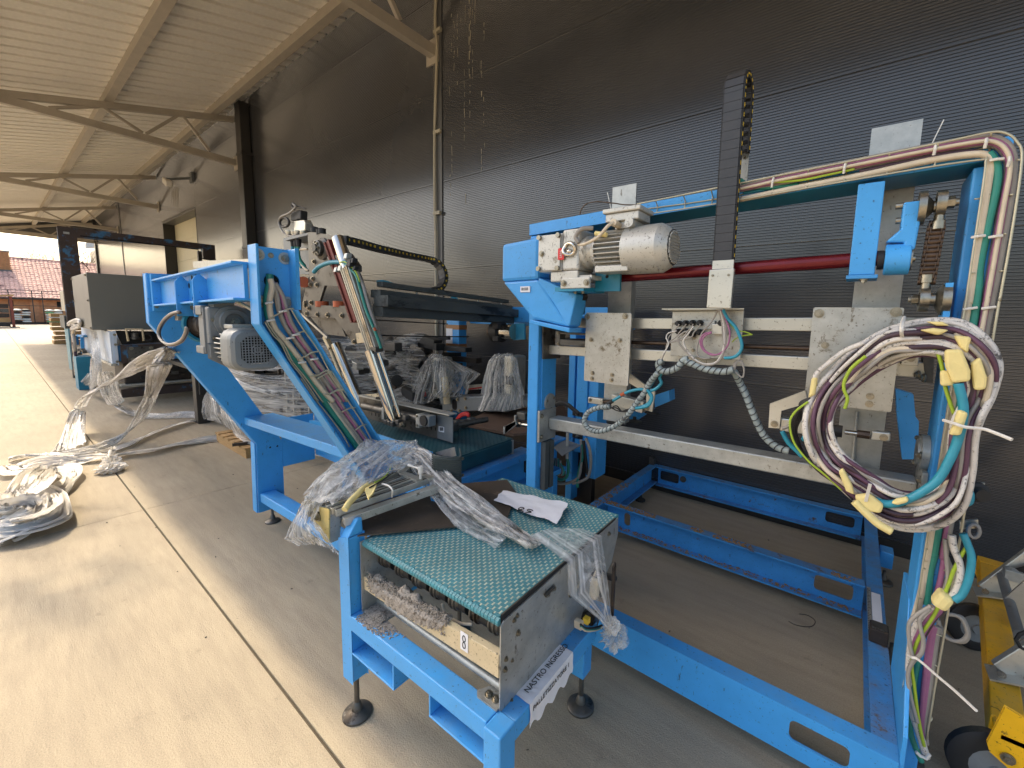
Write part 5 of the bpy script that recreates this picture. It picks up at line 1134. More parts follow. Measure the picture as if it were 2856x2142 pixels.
MB().prism([B9(1020, 740, 0.90), B9(1110, 690, 0.905), B9(1080, 770, 0.90), B9(1045, 810, 0.895)], (0, 0, 0.008)).build('tape_strip', 'tape', bn, bevel=0.002)
cable('thin_lead', 'yg', [B9(u, v, 0.915) for u, v in ((1220, 545), (1200, 600), (1150, 650), (1090, 680))], 0.003, bn)
cable('thin_lead', 'black_cable', [B9(u, v, 0.912) for u, v in ((1280, 545), (1220, 610), (1140, 670), (1050, 720))], 0.003, bn)
MB().tube(spl([B9(u, v, z) for u, v, z in ((1150, 690, 0.905), (1200, 705, 0.91), (1230, 740, 0.90), (1225, 790, 0.86))], 5), 0.004, 6).build('cable_tie', 'zip', bn)
# ------------------------------------------------------------------ clear film: gathered strip over the belt, bag over the bundle
def ribbon(name, path, width, m, label, cat, seed=1, nw=22, pleat=0.016, k=6, flat=None, sub=None, group=None, up=None, twist=0.5):
    """pleated strip of film following a path of (x,y,z[,w]) points"""
    rr = random.Random(seed); pts = [Vector(p[:3]) for p in path]; ws = [(p[3] if len(p) > 3 else 1.0) for p in path]
    c = spl(pts, k); n = len(c); wl = []
    for i in range(n):
        t = i/k; a = min(int(t), len(ws)-1); b = min(a+1, len(ws)-1); wl.append(ws[a]+(ws[b]-ws[a])*(t-a))
    ph = [rr.uniform(0, 6.28) for _ in range(nw)]; am = [rr.uniform(0.3, 1.0) for _ in range(nw)]
    rows = []
    for i in range(n):
        t = (c[min(i+1, n-1)]-c[max(i-1, 0)]).normalized(); u_ = Vector(up or (0, 0, 1))
        s = t.cross(u_); s = s.normalized() if s.length > 0.05 else t.orthogonal().normalized(); nn = s.cross(t)
        tw = twist*math.sin(i*0.12+seed); s2 = s*math.cos(tw)+nn*math.sin(tw); n2 = nn*math.cos(tw)-s*math.sin(tw)
        row = []
        for j in range(nw):
            q = (j/(nw-1)-0.5)*width*wl[i]
            h = pleat*am[j]*(1 if j % 2 else -1)*(0.6+0.4*math.sin(i*0.25+ph[j]))+0.006*math.sin(i*0.5+ph[j])
            p = c[i]+s2*(q+0.008*math.sin(i*0.3+ph[j]))+n2*h
            if flat is not None and p.z < flat: p.z = flat+rr.uniform(0, 0.004)
            row.append(p)
        rows.append(row)
    o = MB().grid(rows).build(name, m, sub, smooth=180); streaks(o, nw, seed+50)
    if label: tag(o, label, cat, group)
    return o
D = lambda u, v, z: tuple(P(u, v, z=z))
fs = thing('film_strap', 'twisted strap of clear film pulled over the teal belt and knotted at its right side', 'plastic film', P(1320, 1375, x=-0.6))
ribbon('strap_film', [D(862, 975, 0.93)+(0.9,), D(905, 985, 0.93)+(0.8,), D(960, 1040, 0.88)+(0.75,), D(1040, 1105, 0.83)+(0.8,), D(1110, 1150, 0.80)+(1.0,), D(1160, 1180, 0.78)+(1.3,)], 0.115, 'film_dense', None, None, 3, 44, 0.010, 8, 0.770, fs)
ribbon('strap_film', [D(900, 1010, 0.90)+(0.6,), D(950, 1060, 0.84)+(0.9,), D(1010, 1120, 0.80)+(1,), D(1090, 1165, 0.785)+(0.9,)], 0.10, 'film', None, None, 9, 30, 0.008, 8, 0.770, fs)
# sheet folding over the plate edge and gathering into the knot
top = [(c6(540, 500), 0.772), (c6(620, 440), 0.775), (c6(700, 380), 0.776), (c6(780, 310), 0.776), (c6(850, 240), 0.774), (c6(930, 190), 0.772)]
src = [(c6(120, 180), 0.79), (c6(200, 140), 0.79), (c6(300, 110), 0.785), (c6(420, 90), 0.78), (c6(560, 100), 0.78), (c6(700, 100), 0.776)]
mid = [(c6(548, 860), -0.70), (c6(640, 870), -0.69), (c6(740, 830), -0.665), (c6(820, 760), -0.64), (c6(920, 700), -0.62), (c6(990, 620), -0.63)]
low = [(c6(900, 1150), -0.635), (c6(930, 1140), -0.625), (c6(960, 1130), -0.615), (c6(990, 1120), -0.61), (c6(1015, 1110), -0.605), (c6(1040, 1100), -0.60)]
kn = [(c6(1000+10*k, 1260), -0.60-0.004*k) for k in range(6)]
def dens(row, n=26, jit=0.0, rr=random.Random(4)):
    out = []
    for i in range(n):
        t = i/(n-1)*(len(row)-1); a = min(int(t), len(row)-2); p = row[a]*(1-(t-a))+row[a+1]*(t-a)
        out.append(p+Vector((rr.uniform(-jit, jit), rr.uniform(-jit, jit), rr.uniform(-jit, jit)*0.6+jit*0.6)))
    return out
R1 = [[P(*uv, z=z) for uv, z in src], [P(*uv, z=z) for uv, z in top], [P(*uv, x=x) for uv, x in mid], [P(*uv, x=x) for uv, x in low], [P(*uv, x=x) for uv, x in kn]]
rows = []
for a, b in zip(R1, R1[1:]):
    A1, B1 = dens(a), dens(b)
    for s in range(7):
        t = s/7; rows.append([p*(1-t)+q*t for p, q in zip(A1, B1)])
rows.append(dens(R1[-1]))
rj = random.Random(6); off = [rj.uniform(-0.006, 0.006)*(1 if j % 2 else -1) for j in range(26)]
rows = [[p+Vector((abs(off[j])*0.8+0.002, off[j]*0.4, abs(off[j])*0.7)) for j, p in enumerate(r)] for r in rows]
streaks(MB().grid(rows).build('side_film', 'film_clear', fs, smooth=180), 26, 5)
def clump(c, r, seed, n=26, sq=(1, 1, 1)):
    rr = random.Random(seed); m = MB(); c = Vector(c); rows = []
    for i in range(n//2+1):
        th = math.pi*i/(n//2); row = []
        for j in range(n+1):
            jj = j % n; a = 2*math.pi*jj/n; k = 1+0.28*math.sin(jj*2.7+i*1.9+seed)+0.2*math.sin(jj*5.1-i*2.3)
            row.append(c+Vector((math.sin(th)*math.cos(a)*sq[0], math.sin(th)*math.sin(a)*sq[1], math.cos(th)*sq[2]))*r*k)
        rows.append(row)
    return m.grid(rows)
q = P(*c6(1060, 1220), x=-0.60); clump(q, 0.026, 2).build('knot', 'film_dense', fs)
q = P(*c6(1090, 1340), x=-0.60); clump(q, 0.040, 5, sq=(1, 1.2, 0.9)).build('film_tail', 'film', fs)
# bag
bag = thing('film_bag', 'loose clear film bag draped over the aluminium profile bundle', 'plastic film', (-1.65, 0.9, 0.84))
def drape(rings, name, mat_, par, nseg=44, pleat=0.012, seed=3, closed=True):
    """rings: list of (points) from top to hem; resampled, pleated and skinned"""
    rr = random.Random(seed); ph = [rr.uniform(0, 6.28) for _ in range(nseg)]; am = [rr.uniform(-1, 1) for _ in range(nseg)]; rows = []
    res = []
    for r_ in rings:
        s = spl(r_, 10, closed); N = len(s); res.append([s[int(i*N/nseg) % N] if closed else s[min(N-1, int(i*(N-1)/(nseg-1)))] for i in range(nseg)])
    for a, b in zip(res, res[1:]):
        for s in range(5):
            t = s/5; rows.append([p*(1-t)+q*t for p, q in zip(a, b)])
    rows.append(res[-1]); out = []
    for i, r_ in enumerate(rows):
        cc = sum(r_, Vector())/len(r_); f = min(1, i/6)
        o_ = [p+((p-cc).normalized()*am[j]*pleat*f+Vector((0, 0, 0.006*math.sin(i*0.9+ph[j])))) for j, p in enumerate(r_)]
        if closed: o_.append(o_[0])
        out.append(o_)
    o = MB().grid(out).build(name, mat_, par, smooth=180); return streaks(o, len(out[0]), seed+90, 6)
def ringp(l): return [Vector(P(u, v, z=z)) for u, v, z in l]
A4 = lambda u, v, z: (a4(u, v)+(z,))
drape([ringp([A4(1050, 350, 0.99), A4(1075, 352, 0.99), A4(1390, 352, 0.96), A4(1380, 370, 0.96)]),
       ringp([A4(900, 480, 0.94), A4(1060, 400, 0.98), A4(1400, 380, 0.95), A4(1480, 470, 0.92), A4(1300, 500, 0.93), A4(1000, 560, 0.93)]),
       ringp([A4(730, 610, 0.92), A4(900, 490, 0.92), A4(1300, 420, 0.93), A4(1440, 500, 0.92), A4(1200, 600, 0.92), A4(960, 690, 0.91)]),
       ringp([A4(560, 780, 0.88), A4(740, 630, 0.90), A4(900, 520, 0.90), A4(1250, 560, 0.915), A4(1050, 680, 0.905), A4(800, 830, 0.885)])], 'bag_top', 'film_clear', bag, 80, 0.014, 4)
drape([ringp([A4(560, 790, 0.885), A4(700, 660, 0.90), A4(900, 620, 0.905), A4(1050, 660, 0.905)]), ringp([A4(545, 820, 0.87), A4(640, 780, 0.885), A4(800, 800, 0.89), A4(1000, 710, 0.905)]),
       [P(*a4(u, v), y=y) for u, v, y in ((500, 900, 0.70), (560, 880, 0.69), (600, 850, 0.695), (700, 830, 0.72))],
       [P(*a4(u, v), y=y) for u, v, y in ((450, 1000, 0.74), (500, 1010, 0.69), (560, 1000, 0.68), (620, 960, 0.69))],
       [P(*a4(u, v), y=y) for u, v, y in ((395, 1112, 0.76), (500, 1100, 0.69), (620, 1070, 0.68), (720, 1080, 0.70))],
       [P(*a4(u, v), y=y) for u, v, y in ((500, 1165, 0.77), (600, 1150, 0.70), (700, 1170, 0.69), (820, 1235, 0.71))]], 'bag_side', 'film_clear', bag, 64, 0.010, 8, closed=False)
# ================================================================== blue frame with two leaning arms, gear motor and cable ladder
lf = thing('leaning_frame', 'bright blue frame with two leaning arms, a cross beam and a grey gear motor', 'machine', (-2.7, 1.15, 0))
def yz(x, l): return [(x, y, z) for y, z in l]
arm_l = [(1.088, 0.12), (1.262, 0.12), (1.265, 0.632), (0.757, 1.585), (0.757, 1.812), (0.588, 1.806), (0.585, 1.513), (1.098, 0.646)]
def leaning_arm(xw, dx, poly, holes=(), fl=0.075):
    """channel arm: flat web with a flange all along its two long edges"""
    a = MB().prism(yz(xw, poly), (0.010, 0, 0), holes).build('arm_web', 'blue', lf)
    edges = [((7, 0), 'arm_flange'), ((6, 7), 'arm_flange'), ((5, 6), 'arm_flange'), ((1, 2), 'arm_flange'), ((2, 3), 'arm_flange'), ((3, 4), 'arm_flange')]
    cen = Vector((0, sum(p[0] for p in poly)/8, sum(p[1] for p in poly)/8))
    for (i, j), nm in edges:
        p, q = Vector((0,)+poly[i]), Vector((0,)+poly[j]); d = (q-p).normalized(); n = Vector((0, -d.z, d.y))
        if n.dot((p+q)/2-cen) > 0: n = -n
        x0 = xw+(0.0101 if dx > 0 else -0.0001)
        m = MB(); m.prism([Vector((x0, 0, 0))+p, Vector((x0, 0, 0))+q, Vector((x0, 0, 0))+q+n*0.010, Vector((x0, 0, 0))+p+n*0.010], (dx*fl, 0, 0)); m.build(nm, 'blue', lf, bevel=0.002)
    return a
leaning_arm(-3.41, -1, arm_l)
arm_r = [(1.13, 0.15), (1.31, 0.15), (1.315, 0.70), (0.80, 1.61), (0.80, 1.862), (0.655, 1.862), (0.652, 1.547), (1.14, 0.66)]
leaning_arm(-1.995, 1, arm_r, [circ((-1.995, 0, 0), (0, 1, 0), (0, 0, 1), 0.733, 1.724, 0.030, 20)])
MB().box(-2.06, -2.0, 0.70, 0.77, 1.69, 1.76).build('cable_passage', 'hole', lf)
for uv, r in ((a2(1165, 345), 0.024), (a2(1405, 382), 0.024), (a2(1185, 760), 0.024), (a2(1425, 770), 0.024)):
    q = P(*uv, x=-1.984); MB().cyl((-1.9848, q.y, q.z), (-1.982, q.y, q.z), 0.025, 20).build('washer', 'galv', lf, smooth=40); bolt((-1.982, q.y, q.z), (1, 0, 0), 0.016, lf)
bolt(P(*a2(1280, 355), x=-1.9848), (1, 0, 0), 0.011, lf)
for x in (-3.445, -1.95):
    foot(lf, x, 1.19, 0.052, 0.13); 
# I-shaped head beam with end plate, stiffener lugs and slots
m = MB()
bz = lambda x: 0.021*(x+3.4)
def sbox(m, x0, x1, y0, y1, z0, z1):
    return m.hexa([(x0, y0, z0+bz(x0)), (x1, y0, z0+bz(x1)), (x1, y1, z0+bz(x1)), (x0, y1, z0+bz(x0))], [(x0, y0, z1+bz(x0)), (x1, y0, z1+bz(x1)), (x1, y1, z1+bz(x1)), (x0, y1, z1+bz(x0))])
sbox(m, -3.36, -2.01, 0.640, 0.655, 1.622, 1.757)
m.build('head_beam', 'blue', lf)
m = MB(); sbox(m, -3.36, -2.01, 0.600, 0.70, 1.612, 1.6215); m.build('beam_flange', 'blue', lf, bevel=0.002)
m = MB(); sbox(m, -3.36, -2.01, 0.600, 0.70, 1.7575, 1.767); m.build('beam_flange', 'blue', lf, bevel=0.002)
MB().box(-3.398, -3.362, 0.60, 0.745, 1.585, 1.80).build('end_plate', 'blue', lf, bevel=0.002)
for z in (1.61, 1.765): bolt((-3.361, 0.615, z), (1, 0, 0), 0.010, lf)
for x in (-2.80, -2.50):
    MB().prism(yz(x, [(0.588, 1.565), (0.588, 1.735), (0.60, 1.755), (0.615, 1.765), (0.625, 1.755), (0.6395, 1.74), (0.6395, 1.60), (0.66, 1.59), (0.66, 1.565)]), (0.012, 0, 0)).build('stiffener', 'blue', lf, bevel=0.001)
for uv in (a2(585, 555), a2(620, 548), a2(560, 622), a2(598, 740), a2(632, 735)):
    q = P(*uv, y=0.6392); MB().cyl((q.x, 0.6398, q.z), (q.x, 0.6390, q.z), 0.014, 16).build('bolt_hole', 'hole', lf)
# beams between the arms
cb = lambda x: 0.04*(x+3.38)
m = MB(); x0, x1 = -3.395, -1.93
m.hexa([(x0, 1.03, 0.80), (x1, 1.045, 0.80+cb(x1)), (x1, 1.23, 0.80+cb(x1)), (x0, 1.215, 0.80)], [(x0, 1.03, 0.855), (x1, 1.045, 0.855+cb(x1)), (x1, 1.23, 0.855+cb(x1)), (x0, 1.215, 0.855)])
m.build('cross_beam', 'blue', lf, bevel=0.006)
MB().box(x0+0.01, x1, 1.50, 1.515, 0.47, 0.80).build('back_panel', 'blue', lf)
m = MB(); m.hexa([(-3.395, 1.10, 0.20), (-2.0, 1.12, 0.23), (-2.0, 1.22, 0.23), (-3.395, 1.20, 0.20)], [(-3.395, 1.10, 0.268), (-2.0, 1.12, 0.30), (-2.0, 1.22, 0.30), (-3.395, 1.20, 0.268)]); m.build('bottom_beam', 'blue', lf, bevel=0.006)
MB().box(-3.41, -3.40, 1.266, 1.499, 0.425, 0.80).build('side_panel', 'blue', lf)
for uv in (a4(285, 408), a4(340, 398)): MB().cyl(P(*uv, x=-3.3995), P(*uv, x=-3.3985), 0.007, 10).build('bolt_hole', 'hole', lf)
MB().prism([P(*c3(u, v), y=1.42) for u, v in ((1480, 1055), (1700, 1090), (1760, 1190), (1800, 1250), (1480, 1170))], (0, 0.02, 0)).build('slotted_panel', 'blue', lf)
# drive: gearbox, motor, coupling
gm = MB().box(-2.50, -2.352, 0.60, 0.80, 1.40, 1.612).build('gear_motor', 'grey_cast', lf, bevel=0.008)
for z0, z1 in ((1.395, 1.43), (1.575, 1.618)): MB().box(-2.515, -2.40, 0.588, 0.625, z0, z1).build('housing_boss', 'grey_cast', gm, bevel=0.004)
MB().box(-2.41, -2.39, 0.592, 0.62, 1.40, 1.61).build('housing_rib', 'grey_cast', gm, bevel=0.003)
MB().lathe((-2.353, 0.697, 1.545), (1, 0, 0), [(0, 0.078), (0.014, 0.076), (0.016, 0.062), (0.024, 0.058), (0.026, 0.04), (0.012, 0.036), (0.012, 0.018), (0.03, 0.016)], 28).build('output_hub', 'grey_cast', gm, smooth=30)
bolt((-2.325, 0.697, 1.545), (1, 0, 0), 0.020, gm)
for y, z in ((0.622, 1.555), (0.622, 1.47), (0.78, 1.47), (0.78, 1.59)): bolt((-2.352, y, z), (1, 0, 0), 0.011, gm)
MB().prism(yz(-2.352, [(0.60, 1.44), (0.78, 1.44), (0.79, 1.38), (0.76, 1.345), (0.66, 1.345), (0.60, 1.385)]), (0.05, 0, 0)).build('motor_flange', 'grey_cast', gm, bevel=0.01)
my, mz = 0.692, 1.432
st = MB().cyl((-2.30, my, mz), (-2.17, my, mz), 0.072, 24).build('stator', 'brownmetal', gm)
for k in range(26):
    a = 2*math.pi*k/26; d = Vector((0, math.cos(a), math.sin(a)))
    MB().obox(Vector((-2.235, my, mz))+d*0.081, (0.13, 0, 0), d*0.022, Vector((0, -math.sin(a), math.cos(a)))*0.0045).build('cooling_fin', 'silver', gm)
def octo(x, w_, h_, c_): return [(x, my+a, mz+b) for a, b in ((-w_+c_, -h_), (w_-c_, -h_), (w_, -h_+c_), (w_, h_-c_), (w_-c_, h_), (-w_+c_, h_), (-w_, h_-c_), (-w_, -h_+c_))]
def octr(x, w_, h_, c_):
    r = rrect((x, my, mz), (0, 1, 0), (0, 0, 1), -w_, w_, -h_, h_, c_, 4); return r
rows = [octr(x, a, a*0.93, c_) for x, a, c_ in ((-2.185, 0.098, 0.05), (-2.10, 0.098, 0.05), (-2.075, 0.094, 0.046), (-2.060, 0.082, 0.038))]
m = MB(); n = len(rows[0])
for a, b in zip(rows, rows[1:]): m.add(a+b, [(i, (i+1) % n, n+(i+1) % n, n+i) for i in range(n)])
inner = octo(-2.060, 0.062, 0.060, 0.026)
ou = rows[-1]
hole = MB(); 
m2 = MB().prism([(p[0]-0.004, p[1], p[2]) for p in ou], (0.004, 0, 0), [[(q_[0]-0.004, q_[1], q_[2]) for q_ in inner]])
m.add(m2.v, m2.f); m.build('fan_cover', 'grey_cover', gm, smooth=40)
MB().prism(octo(-2.075, 0.061, 0.059, 0.026), (0.002, 0, 0)).build('grille_backing', 'hole', gm)
for k in range(-5, 6):
    o_ = k*0.0112; h = 0.059 if abs(o_) < 0.036 else 0.059-(abs(o_)-0.036)
    MB().box(-2.0635, -2.060, my+o_-0.0016, my+o_+0.0016, mz-h, mz+h).build('grille_bar', 'grey_cast', gm)
    MB().box(-2.0630, -2.0605, my-h, my+h, mz+o_-0.0016, mz+o_+0.0016).build('grille_bar', 'grey_cast', gm)
for r in (0.010, 0.022): MB().tube([(-2.061, my+r*math.cos(t*0.3927), mz+r*math.sin(t*0.3927)) for t in range(16)], 0.0025, 6, closed=True).build('grille_ring', 'grey_cast', gm)
MB().box(-2.30, -2.19, my-0.05, my+0.03, mz+0.085, mz+0.105).build('terminal_pad', 'silver', gm, bevel=0.004)
MB().lathe((-2.83, 0.70, 1.52), (1, 0, 0), [(0, 0.075), (0.02, 0.078), (0.03, 0.06), (0.12, 0.06), (0.13, 0.052), (0.30, 0.052)], 26).build('coupling', 'brownmetal', lf, smooth=35)
MB().lathe((-2.66, 0.70, 1.52), (1, 0, 0), [(0, 0.056), (0.05, 0.058), (0.12, 0.056)], 24).build('coupling_sleeve', 'cream_bar', lf, smooth=35)
MB().tube([(-2.80+0.0, 0.70-0.088*math.cos(R(a)), 1.52+0.088*math.sin(R(a))) for a in range(-100, 60, 12)][:12], 0.012, 6).build('guard_rim', 'teal_blue', lf)
MB().obox(P(*a2(475, 895), y=0.62), (0.05, 0, 0), (0, 0.03, 0), (0, 0, 0.04)).build('cable_clamp', 'plate', lf, bevel=0.004)
for k, mm in enumerate(('grey_cable', 'darkpurple', 'grey_cable')):
    cable('looped_cable', mm, [P(*a2(u+6*k, v+5*k), y=0.575+0.01*k) for u, v in ((470, 850), (400, 870), (330, 930), (290, 1010), (300, 1080), (350, 1130), (420, 1135), (490, 1100), (525, 1040), (535, 990))], 0.007, lf)
cable('thin_pipe', 'conduit', [P(*a2(u, v), y=0.68) for u, v in ((985, 765), (1040, 790), (1100, 825), (1140, 850))], 0.008, lf)
# cables and wire ladder in the right arm
XA = -1.965
def ac(m, r, pts, x=XA): return cable('arm_cable', m, [P(*a2(u, v), x=x) for u, v in pts], r, lf, 7)
ac('green', 0.014, [(1270, 520), (1268, 600), (1250, 700), (1245, 800), (1262, 900), (1300, 1000), (1380, 1130), (1480, 1270), (1600, 1430), (1720, 1570), (1800, 1640)]); 
ac('cream', 0.012, [(1275, 560), (1290, 640), (1270, 760), (1278, 880), (1320, 1000), (1420, 1120), (1530, 1260), (1640, 1420), (1750, 1560), (1830, 1640)], XA+0.012)
ac('grey_cable', 0.008, [(1285, 580), (1320, 700), (1345, 830), (1390, 950), (1470, 1080), (1580, 1230), (1690, 1390), (1800, 1530), (1880, 1640)])
ac('grey_cable', 0.008, [(1300, 590), (1340, 720), (1365, 860), (1420, 990), (1500, 1110), (1620, 1270), (1720, 1410), (1830, 1560), (1900, 1645)], XA+0.005)
ac('mauve', 0.009, [(1310, 600), (1370, 700), (1400, 830), (1440, 950), (1520, 1080), (1640, 1240), (1770, 1420), (1880, 1570), (1930, 1640)])
ac('grey_cable', 0.009, [(1320, 600), (1385, 710), (1425, 840), (1465, 950), (1545, 1080), (1660, 1240), (1790, 1420), (1900, 1570), (1955, 1640)], XA+0.004)
low = [(850, 1100), (930, 1230), (1010, 1340)]
def ac2(m, r, off, x=XA):
    P3 = lambda u, v: P(*a3(u, v), x=x)
    return cable('arm_cable', m, [P3(u+off, v) for u, v in ((440, 1170), (500, 1280), (580, 1400), (660, 1510), (740, 1620), (770, 1670))], r, lf, 6)
for m_, r_, o_ in (('green', 0.014, -62), ('cream', 0.011, -40), ('grey_cable', 0.008, -18), ('grey_cable', 0.008, -4), ('mauve', 0.009, 26), ('grey_cable', 0.009, 38)): ac2(m_, r_, o_)
def ladder(pts, r=0.0035): return MB().tube(spl([P(*a2(u, v), x=XA+0.022) for u, v in pts], 5), r, 6).build('ladder_wire', 'wire', lf, smooth=180)
ladder([(1225, 940), (1300, 1060), (1370, 1130), (1450, 1290), (1560, 1430), (1700, 1640)])
ladder([(1240, 930), (1310, 1040), (1400, 1150), (1470, 1290), (1590, 1440), (1740, 1650)])
ladder([(1460, 830), (1500, 900), (1570, 1010), (1650, 1120), (1710, 1210), (1800, 1380), (1870, 1480), (1950, 1640)])
ladder([(1470, 820), (1520, 870), (1600, 1000), (1690, 1120), (1730, 1200), (1840, 1390), (1930, 1530), (2010, 1650)])
for (u0, v0, u1, v1) in ((1280, 905, 1470, 820), (1400, 1105, 1590, 1020), (1510, 1270, 1720, 1200), (1620, 1420, 1840, 1380), (1740, 1580, 1950, 1540)):
    ladder([(u0, v0), ((u0+u1)/2-30, (v0+v1)/2+10), ((u0+u1)/2+30, (v0+v1)/2-25), (u1, v1)], 0.0038)
P3 = lambda u, v, x=XA+0.022: P(*a3(u, v), x=x)
for pts in ([(330, 1200), (420, 1330), (510, 1440), (600, 1560), (650, 1650)], [(500, 1140), (590, 1270), (670, 1390), (740, 1500), (800, 1610)], [(540, 1160), (620, 1280), (700, 1390), (770, 1500), (840, 1620)]):
    MB().tube(spl([P3(u, v) for u, v in pts], 5), 0.0035, 6).build('ladder_wire', 'wire', lf, smooth=180)
for (u0, v0, u1, v1) in ((440, 1200, 560, 1150), (520, 1300, 620, 1275), (600, 1420, 700, 1390), (690, 1540, 770, 1500)):
    MB().tube(spl([P3(u0, v0), P3((u0+u1)/2, (v0+v1)/2-10), P3(u1, v1)], 5), 0.0038, 6).build('ladder_wire', 'wire', lf, smooth=180)
for u, v in ((1265, 775), (1385, 850), (1500, 1055), (1660, 1270), (1280, 930), (1450, 1085), (1555, 1300)):
    a = P(*a2(u-34, v+4), x=XA+0.024); b = P(*a2(u+34, v-6), x=XA+0.024)
    MB().tube([a, (a+b)/2+Vector((0.006, -0.003, 0)), b], 0.0045, 6).build('cable_tie', 'zip', lf)

# ================================================================== gantry axis: steel head with cylinders riding on a dark beam
ga = thing('gantry_axis', 'tilted gantry head of bare steel plates, chromed rods and a long dark guide beam', 'machine', (-2.9, 1.7, 0.78))
YP = 1.63
A2 = lambda u, v, y=YP: P(*a2(u, v), y=y)
A3 = lambda u, v, y=YP: P(*a3(u, v), y=y)
MB().prism([A2(u, v) for u, v in ((1605, 152), (1640, 146), (1860, 185), (1900, 205), (1960, 340), (2010, 600), (2065, 1040), (2065, 1132), (2010, 1135), (1850, 910), (1580, 892), (1555, 850), (1560, 770), (1620, 500))], (0, 0.02, 0),
           [[A2(u, v) for u, v in ((1755, 620), (1900, 625), (1950, 800), (1700, 795))]]).build('head_plate', 'oily', ga)
MB().prism([A2(u, v, 1.80) for u, v in ((1390, 205), (1620, 160), (1620, 520), (1540, 520), (1520, 330), (1395, 310))], (0, 0.03, 0)).build('housing', 'grey_cast', ga)
MB().prism([A2(u, v, 1.652) for u, v in ((1400, 200), (1605, 155), (1605, 175), (1405, 225))], (0, 0.15, 0)).build('housing', 'grey_cast', ga)
MB().prism([A2(u, v, 1.70) for u, v in ((1630, 900), (1870, 905), (1940, 1070), (1760, 1050))], (0, 0.02, 0)).build('lower_plate', 'oily', ga)
MB().bar(A2(1560, 870, 1.70), A2(1790, 1080, 1.70), 0.03, 0.02).build('lower_plate', 'plate', ga)
m = MB(); c_ = A2(1745, 300, YP); m.lathe(c_, (0.1, -1, 0), [(0, 0.085), (0.015, 0.085), (0.03, 0.062), (0.06, 0.060), (0.066, 0.03), (0.08, 0.028)], 24); hub = m.build('bearing_hub', 'oily', ga, smooth=30)
for k in range(8): bolt(c_+Vector((0.045*math.cos(k*math.pi/4), -0.061, 0.045*math.sin(k*math.pi/4))), (0, -1, 0), 0.011, hub)
for u, v in ((1665, 410), (1655, 560), (1635, 610), (1690, 615), (1600, 870), (1695, 875), (1785, 880), (1910, 885), (1590, 770), (1640, 770), (1590, 800), (1620, 820), (2020, 1115)): bolt(A2(u, v), (0, -1, 0), 0.022, ga)
MB().cyl(A2(1570, 590, 1.70), A2(1570, 590, 1.60)+Vector((0, 0, 0)), 0.045, 18).build('side_roller', 'orange', ga, smooth=40)
for u0, u1 in ((1705, 1760), (1835, 1950)): 
    q0, q1_ = A2(u0, 785, 1.66), A2(u1, 790, 1.66); MB().lathe(((q0+q1_)/2)+Vector((0, 0, -0.02)), (0, 0, 1), [(0, 0.05), (0.045, 0.05)], 20).build('guide_roller', 'orange', ga, smooth=40)
YF = 1.585
red = MB().bar(A3(515, 290, YF), A3(700, 820, YF), 0.03, 0.04, (1, 0, 0)).build('rack', 'redrack', ga)
m = MB(); a, b = A3(508, 300, YF), A3(690, 830, YF); d = (b-a)/60
for k in range(60): m.obox(a+d*(k+0.5)+Vector((-0.012, -0.01, 0)), d*0.5, (0.022, 0, 0.006), (0, 0.03, 0))
m.build('rack_teeth', 'redrack', ga, stuff=True)
MB().cyl(A3(575, 270, YF), A3(640, 480, YF), 0.042, 22).build('rack_tube', 'chrome', ga, smooth=40)
a, b = A3(652, 470, 1.57), A3(828, 1000, 1.64)
body = MB().bar(a, b, 0.105, 0.08, (0, 1, 0)).build('cylinder_body', 'alu', ga, bevel=0.006)
dd = (b-a).normalized(); sx = dd.cross(Vector((0, 1, 0))).normalized()
for k in (-0.036, -0.012, 0.014, 0.038): MB().bar(a+sx*k+Vector((0, -0.043, 0)), b+sx*k+Vector((0, -0.043, 0)), 0.012, 0.012, (0, 1, 0)).build('body_rib', 'chrome' if k > 0 else 'alu', body)
MB().bar(A3(640, 490, YF), A3(740, 860, 1.62), 0.05, 0.04, (0, 1, 0)).build('guide_tube', 'alu', ga, bevel=0.006)
MB().prism([A3(u, v, 1.575) for u, v in ((500, 395), (630, 370), (690, 450), (690, 490), (540, 510))], (0, 0.05, 0)).build('clamp_block', 'oily', ga, bevel=0.004)
for u, v, s in ((640, 390, 0.04), (665, 440, 0.05), (600, 470, 0.04), (680, 420, 0.035), (570, 480, 0.035), (690, 470, 0.03)): MB().obox(A3(u, v, 1.555), (s, 0, 0), (0, s, 0), (0, 0.01, s)).build('fitting', 'rubber' if u > 660 else 'galv', ga, bevel=0.004)
MB().prism([A3(u, v, 1.60) for u, v in ((690, 900), (750, 890), (775, 960), (700, 965))], (0, 0.1, 0)).build('rod_bracket', 'cream_bar', ga, bevel=0.003)
MB().cyl(A3(790, 1010, 1.63), A3(945, 1480, 1.72), 0.041, 22).build('piston_rod', 'chrome', ga, smooth=40)
MB().cyl(A3(845, 1030, 1.62), A3(985, 1450, 1.70), 0.012, 12).build('guide_rod', 'chrome', ga, smooth=40)
MB().bar(A3(800, 985, 1.62), A3(850, 1010, 1.62), 0.06, 0.03).build('rod_gland', 'oily', ga, bevel=0.004)
MB().cyl(A3(560, 970, 1.82), A3(735, 1390, 1.88), 0.04, 20).build('piston_rod', 'chrome', ga, smooth=40)
MB().cyl(A3(515, 980, 1.80), A3(600, 1200, 1.82), 0.014, 10).build('guide_rod', 'cream_bar', ga, smooth=40)
MB().bar(A3(490, 920, 1.80), A3(530, 1000, 1.80), 0.04, 0.04).build('rod_bracket', 'cream_bar', ga, bevel=0.003)
def gac(mm, r, pts, y=1.56): return cable('hose', mm, [A3(u, v, y) for u, v in pts], r, ga)
gac('cyan', 0.016, [(415, 495), (450, 460), (520, 432), (600, 430), (650, 440)])
